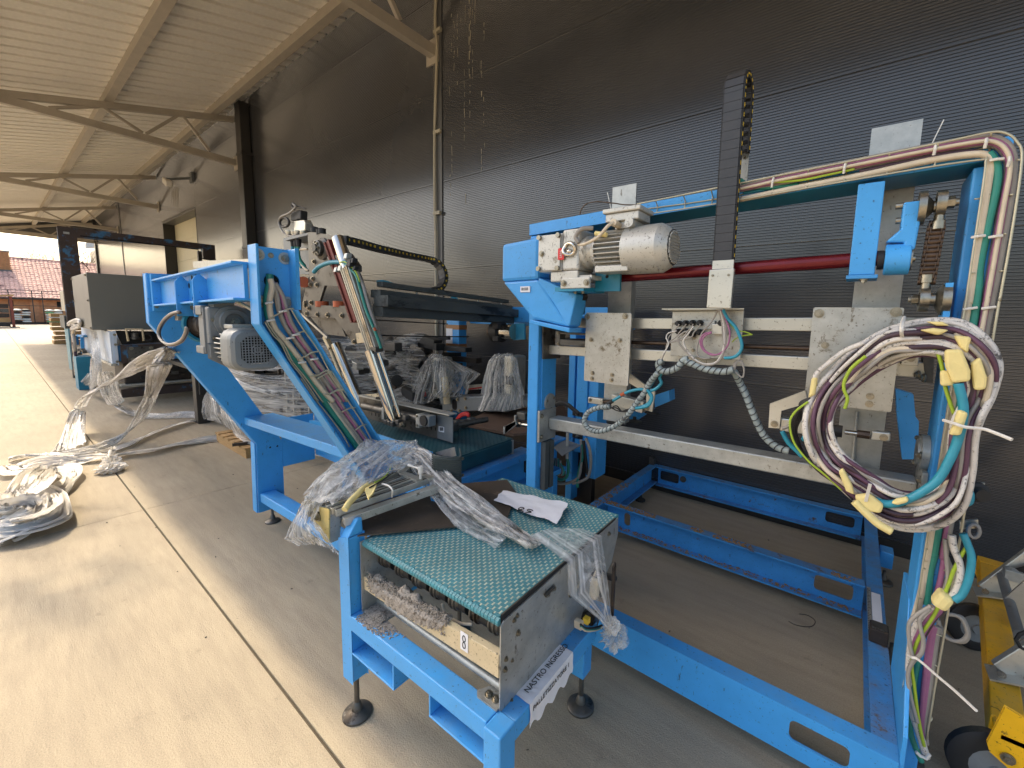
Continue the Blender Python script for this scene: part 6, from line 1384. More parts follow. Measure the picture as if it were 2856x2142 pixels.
gac('green', 0.010, [(620, 440), (690, 510), (720, 600), (760, 740), (800, 840), (840, 940), (860, 1000)], 1.55)
gac('black_cable', 0.012, [(640, 430), (720, 520), (750, 640), (790, 760), (820, 860)], 1.60); gac('grey_cable', 0.012, [(690, 470), (740, 580), (770, 690), (830, 880)], 1.57)
gac('yg', 0.005, [(590, 430), (630, 432), (690, 490), (720, 560)], 1.545)
gac('orange', 0.010, [(815, 865), (822, 885)], 1.55)
# valve cluster on top
VC = lambda u, v, y=1.74: P(*c7(u, v), y=y)
MB().prism([VC(u, v, 1.78) for u, v in ((470, 300), (520, 300), (575, 400), (575, 450), (440, 470), (440, 380))], (0, 0.02, 0)).build('valve_mount', 'alu', ga)
vb = MB().prism([VC(u, v, 1.70) for u, v in ((330, 310), (460, 300), (480, 340), (475, 440), (330, 470))], (0, 0.06, 0)).build('valve_block', 'alu', ga, bevel=0.005)
for u, v, w_, h_ in ((350, 240, 50, 130), (390, 230, 55, 120), (315, 250, 50, 120)): MB().prism([VC(u-w_/2, v-h_/2, 1.69), VC(u+w_/2, v-h_/2, 1.69), VC(u+w_/2, v+h_/2, 1.69), VC(u-w_/2, v+h_/2, 1.69)], (0, 0.06, 0)).build('solenoid', 'rubber', vb, bevel=0.008)
for u, v in ((260, 440), (330, 440), (375, 440), (450, 445)): MB().lathe(VC(u, v, 1.68), (0, 0, -1), [(0, 0.024), (0.03, 0.024), (0.04, 0.016), (0.05, 0.016)], 12).build('hose_fitting', 'alu', vb, smooth=40)
for u, v0, v1, mm in ((312, 590, 720, 'cyan'), (355, 590, 700, 'green'), (388, 590, 760, 'green')):
    MB().lathe(VC(u, 500, 1.69), (0, 0, -1), [(0, 0.022), (0.05, 0.022), (0.10, 0.018)], 12).build('hose_plug', 'rubber', vb, smooth=40)
    cable('hose', mm, [VC(u, 560, 1.69), VC(u, 640, 1.69), VC(u+4, v1, 1.69), VC(u+40, v1+100, 1.70), VC(u+120, v1+210, 1.72)], 0.014, ga)
for t_ in range(3): MB().tube([VC(205+62*math.cos(k*0.3927), 333+62*math.sin(k*0.3927), 1.68+0.012*t_) for k in range(16)], 0.011, 6, closed=True).build('coiled_lead', 'black_cable', ga, smooth=180)
cable('lead', 'grey_cable', [VC(u, v, 1.67) for u, v in ((320, 90), (350, 130), (270, 210), (160, 260), (130, 330), (160, 420), (220, 490), (300, 515), (380, 480))], 0.009, ga)
cable('lead', 'black_cable', [VC(u, v, 1.67) for u, v in ((340, 120), (330, 90), (310, 80), (310, 130), (340, 160)) ], 0.008, ga)
cable('lead', 'black_cable', [VC(u, v, 1.69) for u, v in ((350, 110), (420, 135), (490, 155))], 0.006, ga)
cable('lead', 'cream', [VC(u, v, 1.70) for u, v in ((510, 685), (430, 690), (380, 720), (380, 790), (420, 870), (470, 940), (520, 970))], 0.010, ga)
for u, v in ((605, 440), (705, 460), (675, 470)): MB().lathe(VC(u, v+25, 1.65), (0, 0, 1), [(0, 0.028), (0.04, 0.028), (0.044, 0.016)], 14).build('cap', 'rubber', ga, smooth=40)
# long guide beam towards the wall
BD = (_fw+_r2*((1660-CX)/F_PX)-_u2*((729-CY)/F_PX)).normalized()
def longbar(uv, w_, h_, L, name, mm, y=3.36, bev=0.004):
    q = P(*a3(*uv), y=y); return MB().bar(q, q-BD*L, w_, h_).build(name, mm, ga, bevel=bev)
longbar((1735, 768), 0.14, 0.08, 1.72, 'guide_beam', 'darkbeam'); longbar((1705, 735), 0.10, 0.055, 1.72, 'guide_beam', 'darkbeam')
longbar((1715, 808), 0.10, 0.09, 1.72, 'guide_beam', 'darkbeam'); longbar((1690, 690), 0.06, 0.038, 1.66, 'chain_guide', 'darkbeam')
for k in range(4):
    q = P(*a3(1690, 690), y=3.36)-BD*(0.1+0.40*k); MB().cyl(q+Vector((0, 0, -0.02)), q+Vector((0, 0, -0.075)), 0.008, 10).build('spacer', 'galv', ga)
cable('drive_belt', 'rubber', [A3(u, v, y) for u, v, y in ((830, 913, 1.7), (1000, 917, 2.1), (1300, 922, 2.8), (1440, 922, 3.1))], 0.006, ga, 6, 3)
cable('drive_belt', 'rubber', [A3(u, v, y) for u, v, y in ((800, 810, 1.7), (1000, 822, 2.2), (1300, 838, 3.0))], 0.005, ga, 6, 3)
cable('hose', 'cyan', [A3(u, v, y) for u, v, y in ((830, 560, 1.9), (880, 558, 1.95), (920, 570, 2.0), (950, 580, 2.05))], 0.012, ga)
MB().tube([A3(u, v, y) for u, v, y in ((730, 545, 1.75), (830, 555, 1.9), (950, 575, 2.1))], 0.004, 5).build('stay_wire', 'wire', ga)
# dark energy chain with yellow dots, bending back under itself
pth = spl([A3(u, v, y) for u, v, y in ((598, 280, 1.72), (680, 297, 1.85), (760, 318, 2.0), (850, 342, 2.15), (940, 362, 2.35), (1040, 385, 2.6), (1140, 403, 2.85), (1190, 415, 2.95), (1235, 440, 3.0), (1268, 490, 3.02), (1275, 545, 3.0), (1258, 590, 2.95), (1225, 612, 2.88), (1170, 612, 2.75))], 12)
acc = 0; last = pth[0]; chn = MB().bar(pth[0], pth[3], 0.10, 0.06).build('energy_chain', 'rubber', ga)
for i in range(1, len(pth)):
    if (pth[i]-last).length > 0.052 or i == len(pth)-1:
        a, b = last, pth[i]; d = (b-a).normalized(); s = d.cross(Vector((0, 0, 1)));
        s = Vector((1, -0.0, 0.0)); s = (s-d*s.dot(d)).normalized(); n_ = s.cross(d)
        MB().obox((a+b)/2, d*((b-a).length*1.02), s*0.09, n_*0.055).build('chain_link', 'black', chn, bevel=0.004)
        side = 1 if (s.dot(CAMLOC-a) > 0) else -1
        MB().cyl((a+b)/2+s*side*0.0455, (a+b)/2+s*side*0.048, 0.0115, 10).build('dot', 'ychip', chn)
        last = b
# gripper bar standing on the second belt
E4 = lambda u, v, y: P(*e4(u, v), y=y)
gb = MB().prism([E4(240, 350, 1.80), E4(1085, 545, 1.80), E4(1130, 800, 1.80), E4(980, 760, 1.80), E4(370, 600, 1.80), E4(250, 560, 1.80)], (0, 0.008, 0)).build('gripper_bar', 'oily', ga)
MB().prism([E4(235, 345, 1.74), E4(1095, 535, 1.74), E4(1095, 545, 1.74), E4(235, 357, 1.74)], (0, 0.07, 0)).build('bar_flange', 'galv', ga)
MB().prism([E4(985, 530, 1.79), E4(1130, 560, 1.79), E4(1130, 800, 1.79), E4(985, 755, 1.79)], (0, 0.006, 0)).build('bar_end_plate', 'grey_cast', ga)
for u, v in ((362, 525), (397, 530), (430, 540), (735, 610), (772, 618), (848, 640), (887, 648), (927, 660), (967, 668)):
    MB().prism([E4(u-4, v-16, 1.7985), E4(u+4, v-14, 1.7985), E4(u+4, v+16, 1.7985), E4(u-4, v+14, 1.7985)], (0, 0.001, 0)).build('slot', 'hole', gb)
MB().cyl(E4(285, 450, 1.74), E4(880, 585, 1.74), 0.028, 18).build('cross_tube', 'oily', ga, smooth=40)
for u0, u1, v0, v1 in ((455, 478, 460, 575), (778, 812, 525, 655)): MB().prism([E4(u0, v0, 1.71), E4(u1, v0+8, 1.71), E4(u1, v1+6, 1.71), E4(u0, v1, 1.71)], (0, 0.09, 0)).build('tube_clamp', 'galv', ga, bevel=0.003)
MB().prism([E4(812, 535, 1.70), E4(905, 550, 1.70), E4(905, 650, 1.70), E4(812, 640, 1.70)], (0, 0.06, 0)).build('end_block', 'grey_cast', ga, bevel=0.004)
q = E4(862, 588, 1.70); MB().cyl(q, q+Vector((0, -0.012, 0)), 0.036, 20).build('end_cap', 'rubber', ga, smooth=40)
for u, v in ((510, 600), (540, 610), (570, 618), (655, 630), (620, 600), (690, 560)): MB().obox(E4(u, v, 1.69), (0.035, 0, 0), (0, 0.04, 0), (0, 0, 0.035)).build('joint_block', 'oily', ga, bevel=0.006)
bolt(E4(655, 632, 1.668), (0, -1, 0), 0.022, ga)
for u, v in ((793, 545), (795, 635)): bolt(E4(u, v, 1.709), (0, -1, 0), 0.009, ga)
q = E4(1023, 670, 1.789); MB().prism([E4(998, 640, 1.7895), E4(1050, 650, 1.7895), E4(1050, 702, 1.7895), E4(998, 690, 1.7895)], (0, -0.001, 0)).build('barcode_label', 'paper', ga)
m = MB()
for k in range(7): p = E4(1008+k*5, 668, 1.7884); m.box(p.x, p.x+0.004, 1.7880, 1.7884, p.z-0.012, p.z+0.012)
m.build('barcode', 'ink', ga)
MB().prism([E4(400, 365, 1.72), E4(455, 372, 1.72), E4(455, 392, 1.72), E4(400, 388, 1.72)], (0, 0.03, 0)).build('hose_outlet', 'hole', ga)
MB().prism([E4(252, 345, 1.78), E4(400, 335, 1.78), E4(440, 360, 1.78), E4(420, 392, 1.78)], (0, 0.03, 0)).build('pale_lever', 'cream_bar', ga)
# ================================================================== second teal belt conveyor and what stands behind it
c2v = thing('belt_conveyor', 'wide dark teal belt conveyor on a blue frame under the gantry gripper bar', 'conveyor', (-2.5, 1.9, 0))
MB().box(-3.3, -1.86, 1.60, 2.14, 0.70, 0.7465).build('belt_bed', 'teal_dark', c2v, bevel=0.008)
def links2():
    m = MB(); y = 1.60; j = 0
    while y < 2.14:
        x = -3.3-(0.02 if j % 2 else 0)
        while x < -1.86:
            a, b = max(x, -3.3), min(x+0.035, -1.862)
            if b-a > 0.004: m.box(a, b, y, y+0.0165, 0.7468, 0.7515)
            x += 0.04
        y += 0.018; j += 1
    return m.build('belt_link', 'teal_dark', c2v, stuff=True)
links2()
MB().box(-1.868, -1.852, 1.595, 2.135, 0.655, 0.742).build('belt_edge', 'teal_dark', c2v, bevel=0.006)
MB().box(-1.93, -1.80, 1.45, 2.75, 0.585, 0.64).build('edge_rail', 'blue_worn', c2v, bevel=0.006)
MB().box(-1.92, -1.895, 1.45, 2.75, 0.40, 0.584).build('frame_plate', 'blue', c2v, bevel=0.002)
MB().box(-1.905, -1.80, 1.45, 2.75, 0.36, 0.399).build('frame_flange', 'blue', c2v, bevel=0.003)
MB().box(-3.3, -1.93, 1.60, 1.63, 0.40, 0.68).build('frame_plate', 'blue', c2v)
MB().box(-1.875, -1.86, 2.137, 2.16, 0.60, 0.74).build('edge_bracket', 'galv', c2v)
for uv in (c5(865, 803), c5(1035, 712)): bolt(P(*uv, x=-1.894), (1, 0, 0), 0.016, c2v)
for x, y in ((-1.9, 1.5), (-1.9, 2.7), (-3.2, 1.65)): 
    MB().box(x-0.03, x+0.03, y-0.03, y+0.03, 0.0, 0.38).build('leg', 'blue', c2v)
gd = thing('curved_guide', 'curved grey guide sheet with studded face standing at the corner of the rusty plate', 'guide', P(*c5(190, 1195), z=0.77))
bt_ = [P(*c5(u, v), z=0.768) for u, v in ((30, 1150), (45, 1165), (90, 1180), (150, 1190), (220, 1198), (290, 1196), (335, 1185), (350, 1170), (345, 1120), (335, 1060))]
rows = [[p+Vector((0, 0, z)) for p in spl(bt_, 5)] for z in [0.205*k/12 for k in range(13)]]
m = MB().grid(rows); M['stud'] = mat('grey_studded_sheet', (74, 82, 82), 0.45, 0.3, 0.2, 10, dust=0.2)
sh2 = m.build('guide_sheet', 'stud', gd, smooth=60); so = sh2.modifiers.new('thick', 'SOLIDIFY'); so.thickness = 0.004
m = MB(); s_ = spl(bt_, 14); s_ = [p for i, p in enumerate(s_) if i % 2 == 0]
for zi in range(20):
    for p in s_: m.obox((p.x+0.001, p.y-0.0035, p.z+0.008+zi*0.0102), (0.004, 0, 0), (0, 0.003, 0), (0, 0, 0.0042))
m.build('studs', 'stud', gd, stuff=True)
MB().prism([P(*c5(u, v), z=0.768) for u, v in ((0, 1160), (100, 1175), (160, 1200), (90, 1205), (10, 1195))], (0, 0, 0.012)).build('base_foot', 'blue', gd)
MB().prism([P(*c5(u, v), y=1.60) for u, v in ((60, 650), (270, 590), (290, 690), (250, 700), (80, 690))], (0, 0.004, 0)).build('back_plate', 'plate', gd)
for v in (720, 905): bolt(P(*c5(362, v), x=-1.43), (1, 0, 0), 0.008, gd)
# blue support frame near the wall with taped post
sf = thing('support_frame', 'blue support frame near the wall with a post wrapped in brown tape and paper', 'frame', (-3.3, 3.2, 0))
A3y = lambda u, v, y: P(*a3(u, v), y=y)
p0, p1 = A3y(1292, 812, 3.3), A3y(1386, 812, 3.3)
MB().box(p0.x, p0.x+0.22, 3.3, 3.42, 0.0, 1.72).build('post', 'blue', sf, bevel=0.006)
for v0, v1 in ((842, 872), (965, 992)):
    z0, z1 = A3y(1300, v1, 3.297).z, A3y(1300, v0, 3.297).z; MB().box(p0.x-0.003, p0.x+0.223, 3.297, 3.423, z0, z1).build('tape_band', 'cardboard', sf)
z0, z1 = A3y(1300, 960, 3.2965).z, A3y(1300, 873, 3.2965).z; MB().box(p0.x-0.002, p0.x+0.11, 3.2960, 3.2985, z0-0.01, z1+0.01).build('paper_note', 'paper', sf)
q0, q1_ = A3y(1290, 812, 3.28), A3y(1840, 830, 3.1)
MB().box(p0.x+0.221, -1.62, 3.47, 3.55, A3y(1400, 835, 3.3).z, A3y(1400, 812, 3.3).z).build('cross_beam', 'blue', sf, bevel=0.004)
st0 = A3y(1722, 725, 3.36); st1 = A3y(1840, 830, 3.36)
MB().box(st0.x, -1.60, 3.36, 3.46, st1.z, st0.z).build('beam_end', 'blue', sf, bevel=0.006)
MB().cyl(A3y(1340, 685, 3.3), A3y(1340, 685, 3.38), 0.055, 18).build('round_lug', 'teal_blue', sf)
mtr = MB().prism([A3y(u, v, 3.0) for u, v in ((1720, 870), (1745, 835), (1808, 835), (1808, 940), (1735, 945), (1715, 920))], (0, 0.02, 0)).build('roller_bracket', 'teal_blue', sf)
MB().cyl(A3y(1660, 890, 2.98), A3y(1740, 890, 2.98), 0.075, 20).build('roller', 'chrome', sf, smooth=40)
MB().cyl(A3y(1612, 890, 2.98), A3y(1660, 890, 2.98), 0.10, 20).build('roller', 'rubber', sf, smooth=40)
MB().cyl(A3y(1578, 890, 2.98), A3y(1612, 890, 2.98), 0.045, 12).build('roller_nut', 'chain', sf)
for v in (852, 935): MB().obox(A3y(1625, v, 2.9), (0.07, 0, 0), (0, 0.05, 0), (0, 0, 0.05)).build('bearing_block', 'rubber', sf, bevel=0.005)
# blue tower behind the left post of the portal
tw = thing('control_tower', 'blue narrow tower with hanging hoses standing behind the left portal post', 'machine', (-2.35, 2.9, 0))
T = lambda u, v, y: P(*d3(u, v), y=y)
a, b = T(255, 262, 2.9), T(290, 262, 2.9)
MB().box(a.x, b.x-0.01, 2.9, 3.05, 0.04, 1.62).build('tower_post', 'blue', tw, bevel=0.005)
a2_, b2_ = T(292, 330, 2.85), T(345, 330, 2.85)
MB().box(a2_.x, b2_.x, 2.85, 3.0, 0.5, 1.4).build('tower_box', 'blue', tw, bevel=0.006)
MB().box(b2_.x+0.002, b2_.x+0.09, 2.87, 3.05, 0.3, 1.62).build('tower_post', 'blue', tw, bevel=0.006)
for v in (512, 620):
    q = T(272, v, 2.84); q2_ = T(318, v+30, 2.84); MB().box(q.x, q2_.x, 2.835, 2.849, q2_.z, q.z).build('black_block', 'rubber', tw, bevel=0.003); bolt(((q.x+q2_.x)/2, 2.834, (q.z+q2_.z)/2), (0, -1, 0), 0.016, tw)
MB().prism([P(*c5(u, v), z=0.62) for u, v in ((1385, 600), (1500, 510), (1690, 575), (1480, 695))], (0, 0, 0.006)).build('grey_tray', 'grey_cover', tw)
MB().cyl(P(*c5(1540, 430), y=2.6), P(*c5(1535, 720), y=2.6), 0.012, 10).build('stand_rod', 'galv', tw)
for k, (mm, pts) in enumerate((('grey_cable', ((1745, 490), (1790, 620), (1800, 780), (1770, 920), (1690, 975), (1600, 1000))), ('grey_cable', ((1690, 510), (1700, 640), (1690, 800), (1660, 930), (1560, 990), (1440, 1000), (1400, 960))), ('black_cable', ((1720, 520), (1740, 700), (1760, 860), (1765, 900))), ('green', ((1530, 700), (1550, 800), (1530, 920), (1470, 960), (1410, 930))), ('green', ((1700, 560), (1710, 680), (1660, 900), (1650, 1040))))):
    cable('hanging_hose', mm, [P(*c5(u, v), y=2.75) for u, v in pts], 0.012, tw)
for k in range(7): cable('hanging_hose', ('grey_cable', 'black_cable', 'green', 'grey_cable', 'black_cable', 'grey_cable', 'green')[k], [P(*c5(1400+k*6, 720), y=2.7), P(*c5(1385+k*9, 800), y=2.7), P(*c5(1395+k*14, 900), y=2.68), P(*c5(1450+k*8, 860), y=2.68), P(*c5(1460-k*3, 740), y=2.7)], 0.008, tw)
foot(tw, P(*c5(1570, 1130), z=0).x, P(*c5(1570, 1130), z=0).y, 0.10, 0.2)
cable('floor_lead', 'grey_cable', [P(*c5(u, v), z=0.02) for u, v in ((1400, 1010), (1440, 1060), (1440, 1100))], 0.008, tw)
cable('floor_lead', 'cream', [P(*c5(u, v), z=0.02) for u, v in ((1710, 1010), (1750, 1030), (1790, 1060))], 0.007, tw)
for k in range(3): cable('hose_arc', 'black_cable', [P(*d3(u, v+4*k), y=2.3) for u, v in ((190, 480), (215, 470), (250, 480), (280, 505), (300, 520))], 0.010, tw)
# grey handling unit on a dark board, wrapped in two clear covers
bd = thing('plywood_board', 'dark brown plywood board lying beyond the teal belt', 'board', (-2.1, 2.6, 0.62))
MB().prism([P(*c5(u, v), z=0.66) for u, v in ((340, 352), (930, 470), (1600, 400), (1500, 150), (700, 180))], (0, 0, 0.02)).build('board_sheet', 'board', bd)
MB().box(-2.7, -1.7, 2.32, 2.37, 0.45, 0.659).build('board_bearer', 'brownmetal', bd)
MB().box(-2.7, -1.7, 3.0, 3.06, 0.0, 0.659).build('board_bearer', 'brownmetal', bd)
hu = thing('handling_unit', 'grey flat machine arm lying on the plywood board under clear film covers', 'machine', (-2.4, 2.8, 0.7))
C4 = lambda u, v, y: P(*c4(u, v), y=y)
YH = 2.75
MB().prism([C4(u, v, YH) for u, v in ((760, 1490), (1245, 1470), (1260, 1640), (980, 1652), (760, 1640))], (0, 0.25, 0)).build('arm_body', 'grey_cover', hu, bevel=0.01)
MB().prism([C4(u, v, YH+0.01) for u, v in ((1246, 1475), (1640, 1480), (1760, 1540), (1740, 1600), (1500, 1655), (1262, 1650))], (0, 0.25, 0)).build('arm_body', 'grey_cast', hu, bevel=0.01)
q = C4(905, 1570, YH); MB().prism(rrect((q.x, YH-0.001, q.z), (1, 0, 0), (0, 0, 1), -0.035, 0.035, -0.055, 0.055, 0.03), (0, -0.002, 0)).build('oval_hole', 'hole', hu)
for u, v in ((850, 1500), (940, 1510), (870, 1640), (960, 1640), (1028, 1500), (1035, 1605)): bolt(C4(u, v, YH-0.001), (0, -1, 0), 0.018, hu)
MB().prism([C4(u, v, 3.05) for u, v in ((1040, 1350), (1300, 1325), (1300, 1385), (1030, 1405))], (0, 0.05, 0)).build('pale_rail', 'alu', hu)
MB().prism([C4(u, v, 3.045) for u, v in ((1050, 1385), (1300, 1352), (1300, 1368), (1050, 1402))], (0, 0.004, 0)).build('red_stripe', 'redlogo', hu)
MB().bar(C4(390, 1500, 2.9), C4(560, 1450, 2.9), 0.04, 0.05).build('red_lever', 'redlogo', hu)
for k in range(3): cable('red_hose', 'redlogo', [P(*c5(u, v+12*k), y=2.7) for u, v in ((300, 270), (340, 225), (400, 205), (440, 225))], 0.012, hu)
MB().cyl(C4(690, 1080, 2.85), C4(800, 1560, 2.8), 0.05, 14).build('upright', 'grey_cover', hu, smooth=40)
MB().cyl(C4(790, 1250, 2.7), C4(820, 1560, 2.7), 0.035, 14).build('upright', 'cream_bar', hu, smooth=40)
MB().box(C4(640, 1000, 2.9).x, C4(720, 1000, 2.9).x, 2.9, 3.1, C4(640, 1480, 2.9).z, C4(640, 1020, 2.9).z).build('cabinet', 'alu', hu, bevel=0.02)
MB().box(C4(1470, 1000, 2.9).x, C4(1580, 1000, 2.9).x, 2.9, 3.1, C4(1480, 1460, 2.9).z, C4(1480, 1000, 2.9).z).build('cabinet', 'alu', hu, bevel=0.02)
for u in (730, 1545): q = C4(u, 1412 if u < 900 else 1290, 2.885); MB().box(q.x-0.05, q.x+0.05, 2.88, 2.89, q.z-0.04, q.z+0.04).build('switch', 'rubber', hu)
MB().cyl(P(*c5(270, 350), z=0.79), P(*c5(640, 280), z=0.80), 0.022, 12).build('bent_rod', 'oily', hu, smooth=40)
for u, v in ((270, 360), (310, 325), (380, 325), (460, 300)): MB().obox(P(*c5(u, v), z=0.79), (0.05, 0, 0), (0, 0.06, 0), (0, 0, 0.06)).build('rod_joint', 'oily', hu, bevel=0.01)
cvA = [ringp_ for ringp_ in ()]
def cover(name_lab, rings, seed, mat_='film_clear', ns=110, pl=0.028):
    t = thing('film_cover', name_lab, 'plastic film', rings[-1][0])
    drape(rings, 'cover_sheet', mat_, t, ns, pl, seed, True)
    return t
def rg(l): return [C4(u, v, y) for u, v, y in l]
cover('clear film cover peaked over the left upright of the grey machine arm', [rg([(640, 985, 2.9), (720, 985, 2.85), (740, 990, 2.95), (680, 985, 3.0)]),
    rg([(570, 1070, 2.95), (640, 1060, 2.78), (790, 1060, 2.75), (850, 1060, 2.95), (700, 1040, 3.1)]),
    rg([(480, 1220, 2.9), (600, 1240, 2.68), (820, 1200, 2.66), (1180, 1215, 2.9), (800, 1150, 3.15)]),
    rg([(330, 1400, 2.9), (540, 1440, 2.64), (830, 1380, 2.62), (1050, 1340, 2.85), (900, 1280, 3.15)]),
    rg([(250, 1480, 2.9), (520, 1560, 2.62), (700, 1500, 2.6), (1030, 1450, 2.8), (900, 1330, 3.2)])], 5)
cover('clear film cover peaked over the right upright of the grey machine arm', [rg([(1370, 985, 2.9), (1540, 978, 2.85), (1570, 990, 2.95), (1450, 985, 3.0)]),
    rg([(1320, 1060, 2.9), (1440, 1040, 2.76), (1590, 1040, 2.76), (1600, 1060, 2.95), (1450, 1030, 3.1)]),
    rg([(1270, 1220, 2.9), (1400, 1250, 2.68), (1590, 1250, 2.68), (1620, 1200, 2.95), (1450, 1180, 3.15)]),
    rg([(1230, 1420, 2.9), (1400, 1440, 2.62), (1600, 1430, 2.62), (1680, 1420, 2.9), (1500, 1300, 3.15)]),
    rg([(1190, 1600, 2.8), (1300, 1640, 2.6), (1560, 1630, 2.58), (1700, 1560, 2.85), (1500, 1330, 3.2)])], 11)
# bracket with rod next to the portal post
br = thing('stop_bracket', 'grey steel stop bracket with chromed rod beside the left portal post', 'bracket', P(*c5(950, 350), y=2.0))
MB().prism([P(*c5(u, v), y=2.02) for u, v in ((818, 358), (838, 358), (940, 300), (940, 232), (955, 235), (955, 340), (838, 440), (818, 445))], (0, 0.012, 0)).build('stop_plate', 'plate', br)
MB().prism([P(*c5(u, v), y=2.02) for u, v in ((838, 358), (960, 300), (960, 345), (838, 440))], (0, 0.012, 0)).build('stop_plate', 'plate', br)
MB().cyl(P(*c5(960, 322), y=2.06), P(*c5(1105, 350), y=2.06), 0.014, 14).build('stop_rod', 'chrome', br, smooth=40)
MB().cyl(P(*c5(965, 330), y=2.06), P(*c5(1000, 335), y=2.06), 0.022, 14).build('rod_collar', 'oily', br, smooth=40)
MB().obox(P(*c5(1040, 240), y=2.06), (0.07, 0, 0), (0, 0.05, 0), (0, 0, 0.05)).build('guide_block', 'oily', br, bevel=0.006)
# ------------------------------------------------------------------ stacks of dark tubes wrapped in stretch film on a pallet
pl = thing('wooden_pallet', 'low wooden pallet on the slab under the film-wrapped tube stack', 'pallet', (-5.4, 2.0, 0))
for k in range(6): MB().box(-6.15+k*0.17, -6.03+k*0.17, 1.56, 2.55, 0.095, 0.117).build('deck_board', 'wood', pl)
for k in range(3): MB().box(-6.15, -5.18, 1.57+k*0.44, 1.67+k*0.44, 0.0, 0.0945).build('bearer', 'wood', pl)
MB().bar((-5.35, 1.50, 0.135), (-5.1, 2.3, 0.135), 0.03, 0.03).build('strap_rail', 'brownmetal', pl)
tk = thing('tube_stack', 'stack of dark machine parts and black tubes wrapped in stretch film', 'wrapped stack', (-5.3, 2.1, 0.12))
rt = random.Random(12)
C3 = lambda u, v, y: P(*c3(u, v), y=y)
tubes = [((880, 490), (1060, 480), 0.05), ((1080, 655), (1300, 640), 0.05), ((1380, 820), (1500, 810), 0.045), ((720, 665), (1000, 670), 0.035), ((600, 580), (900, 570), 0.03)]
for (p_, q_, r) in tubes:
    a, b = C3(*p_, 1.95), C3(*q_, 2.25); m = MB().cyl(a, b, r, 16); o = m.build('tube', 'rubber', tk, smooth=40)
    MB().cyl(a+(a-b).normalized()*0.001, a+(b-a).normalized()*0.02, r*0.66, 14).build('tube_bore', 'hole', o)
for uv in (a3(905, 975), a3(922, 1035), (0, 0), a3(925, 1170), a3(965, 1210), a3(660, 1010), a3(750, 1150)):
    if uv == (0, 0): continue
    a = P(*uv, y=2.6); b = a+Vector((-0.5, 0.35, 0.02)); o = MB().cyl(a, b, 0.045, 14).build('tube', 'rubber', tk, smooth=40)
    MB().lathe(a+Vector((0.002, -0.002, 0)), a-b, [(0, 0.062), (0.03, 0.062), (0.034, 0.04)], 16).build('tube_cap', 'rubber', o, smooth=40)
for k in range(34):
    z = rt.uniform(0.25, 1.25); x = rt.uniform(-5.9, -4.4); y = rt.uniform(2.1, 2.7); l = rt.uniform(0.3, 0.9); a = rt.uniform(-0.4, 0.4)
    MB().bar((x, y, z), (x+l*math.cos(a), y+l*math.sin(a)*0.5, z+rt.uniform(-0.05, 0.05)), rt.uniform(0.04, 0.10), rt.uniform(0.04, 0.09)).build('machine_part', rt.choice(('rubber', 'brownmetal', 'rubber', 'galv', 'black')), tk, bevel=0.006)
for k in range(9):
    x = -5.8+0.2*k; MB().box(x, x+0.03, 2.15, 2.18, 0.12, 1.2).build('stack_post', rt.choice(('galv', 'brownmetal')), tk)
def wrapband(z0, z1, seed, mat_='film', grow=0.0):
    rr = random.Random(seed); c = [(-6.05-grow, 1.75), (-5.4, 1.62-grow), (-4.6, 1.85-grow), (-4.0+grow, 2.3), (-4.1+grow, 2.9), (-5.0, 3.05), (-5.9, 2.8), (-6.1-grow, 2.2)]
    rows = []
    n = max(6, int((z1-z0)/0.03))
    base = spl([Vector((x, y, 0)) for x, y in c], 12, True)
    am = [rr.uniform(-1, 1) for _ in range(n+1)]
    for i in range(n+1):
        z = z0+(z1-z0)*i/n; row = []
        for j, p in enumerate(base):
            row.append(p+Vector((0.02*am[i]*math.sin(j*0.5+i), 0.024*am[i]+0.006*math.sin(j*0.5+i*0.7), z+0.04*math.sin(j*0.13+seed)+0.02*math.sin(j*0.3+i))))
        row.append(row[0]); rows.append(row)
    return MB().grid(rows)
def rowstreaks(o, seed):
    rr = random.Random(seed); n = len(o.data.vertices); a = o.data.attributes.new('streak', 'FLOAT', 'POINT'); c = 97; v = 0
    for i in range(n):
        if i % c == 0: v = rr.random()**2.2
        a.data[i].value = v*(0.6+0.4*math.sin(i*0.2))
    return o
wf = thing('stretch_wrap', 'bands of clear stretch film wound round the dark tube stack', 'plastic film', (-5.0, 2.2, 0.5))
rowstreaks(wrapband(1.02, 1.28, 3, 'film').build('film_band', 'film_wrap', wf, smooth=180), 3)
rowstreaks(wrapband(0.42, 0.80, 7, 'film').build('film_band', 'film_wrap', wf, smooth=180), 3)
rowstreaks(wrapband(0.80, 0.98, 21, 'film').build('film_band', 'film_wrap', wf, smooth=180), 3)
rowstreaks(wrapband(0.12, 0.42, 13, 'film').build('film_band', 'film_wrap', wf, smooth=180), 3)
# second, taller dark stack behind the cylinders
ts = thing('tube_stack', 'taller stack of black machine parts under film behind the chromed rods', 'wrapped stack', (-4.6, 3.0, 0))
for k in range(46):
    z = rt.uniform(0.15, 1.35); x = rt.uniform(-5.0, -3.7); y = rt.uniform(2.75, 3.3); l = rt.uniform(0.2, 0.6); a = rt.uniform(-0.5, 0.5)
    MB().bar((x, y, z), (x+l*math.cos(a), y+l*math.sin(a)*0.4, z+rt.uniform(-0.1, 0.1)), rt.uniform(0.04, 0.12), rt.uniform(0.04, 0.10)).build('machine_part', rt.choice(('rubber', 'rubber', 'black', 'brownmetal')), ts, bevel=0.006)
m = MB(); rr = random.Random(31); rows = []
for i in range(34):
    z = 0.2+1.15*i/33; rows.append([Vector((-5.1+1.35*j/40, 2.68+0.05*math.sin(j*0.4+i*0.9)+rr.uniform(-0.005, 0.005)+0.12*(j/40)**2, z+0.06*math.sin(j*0.2))) for j in range(41)])
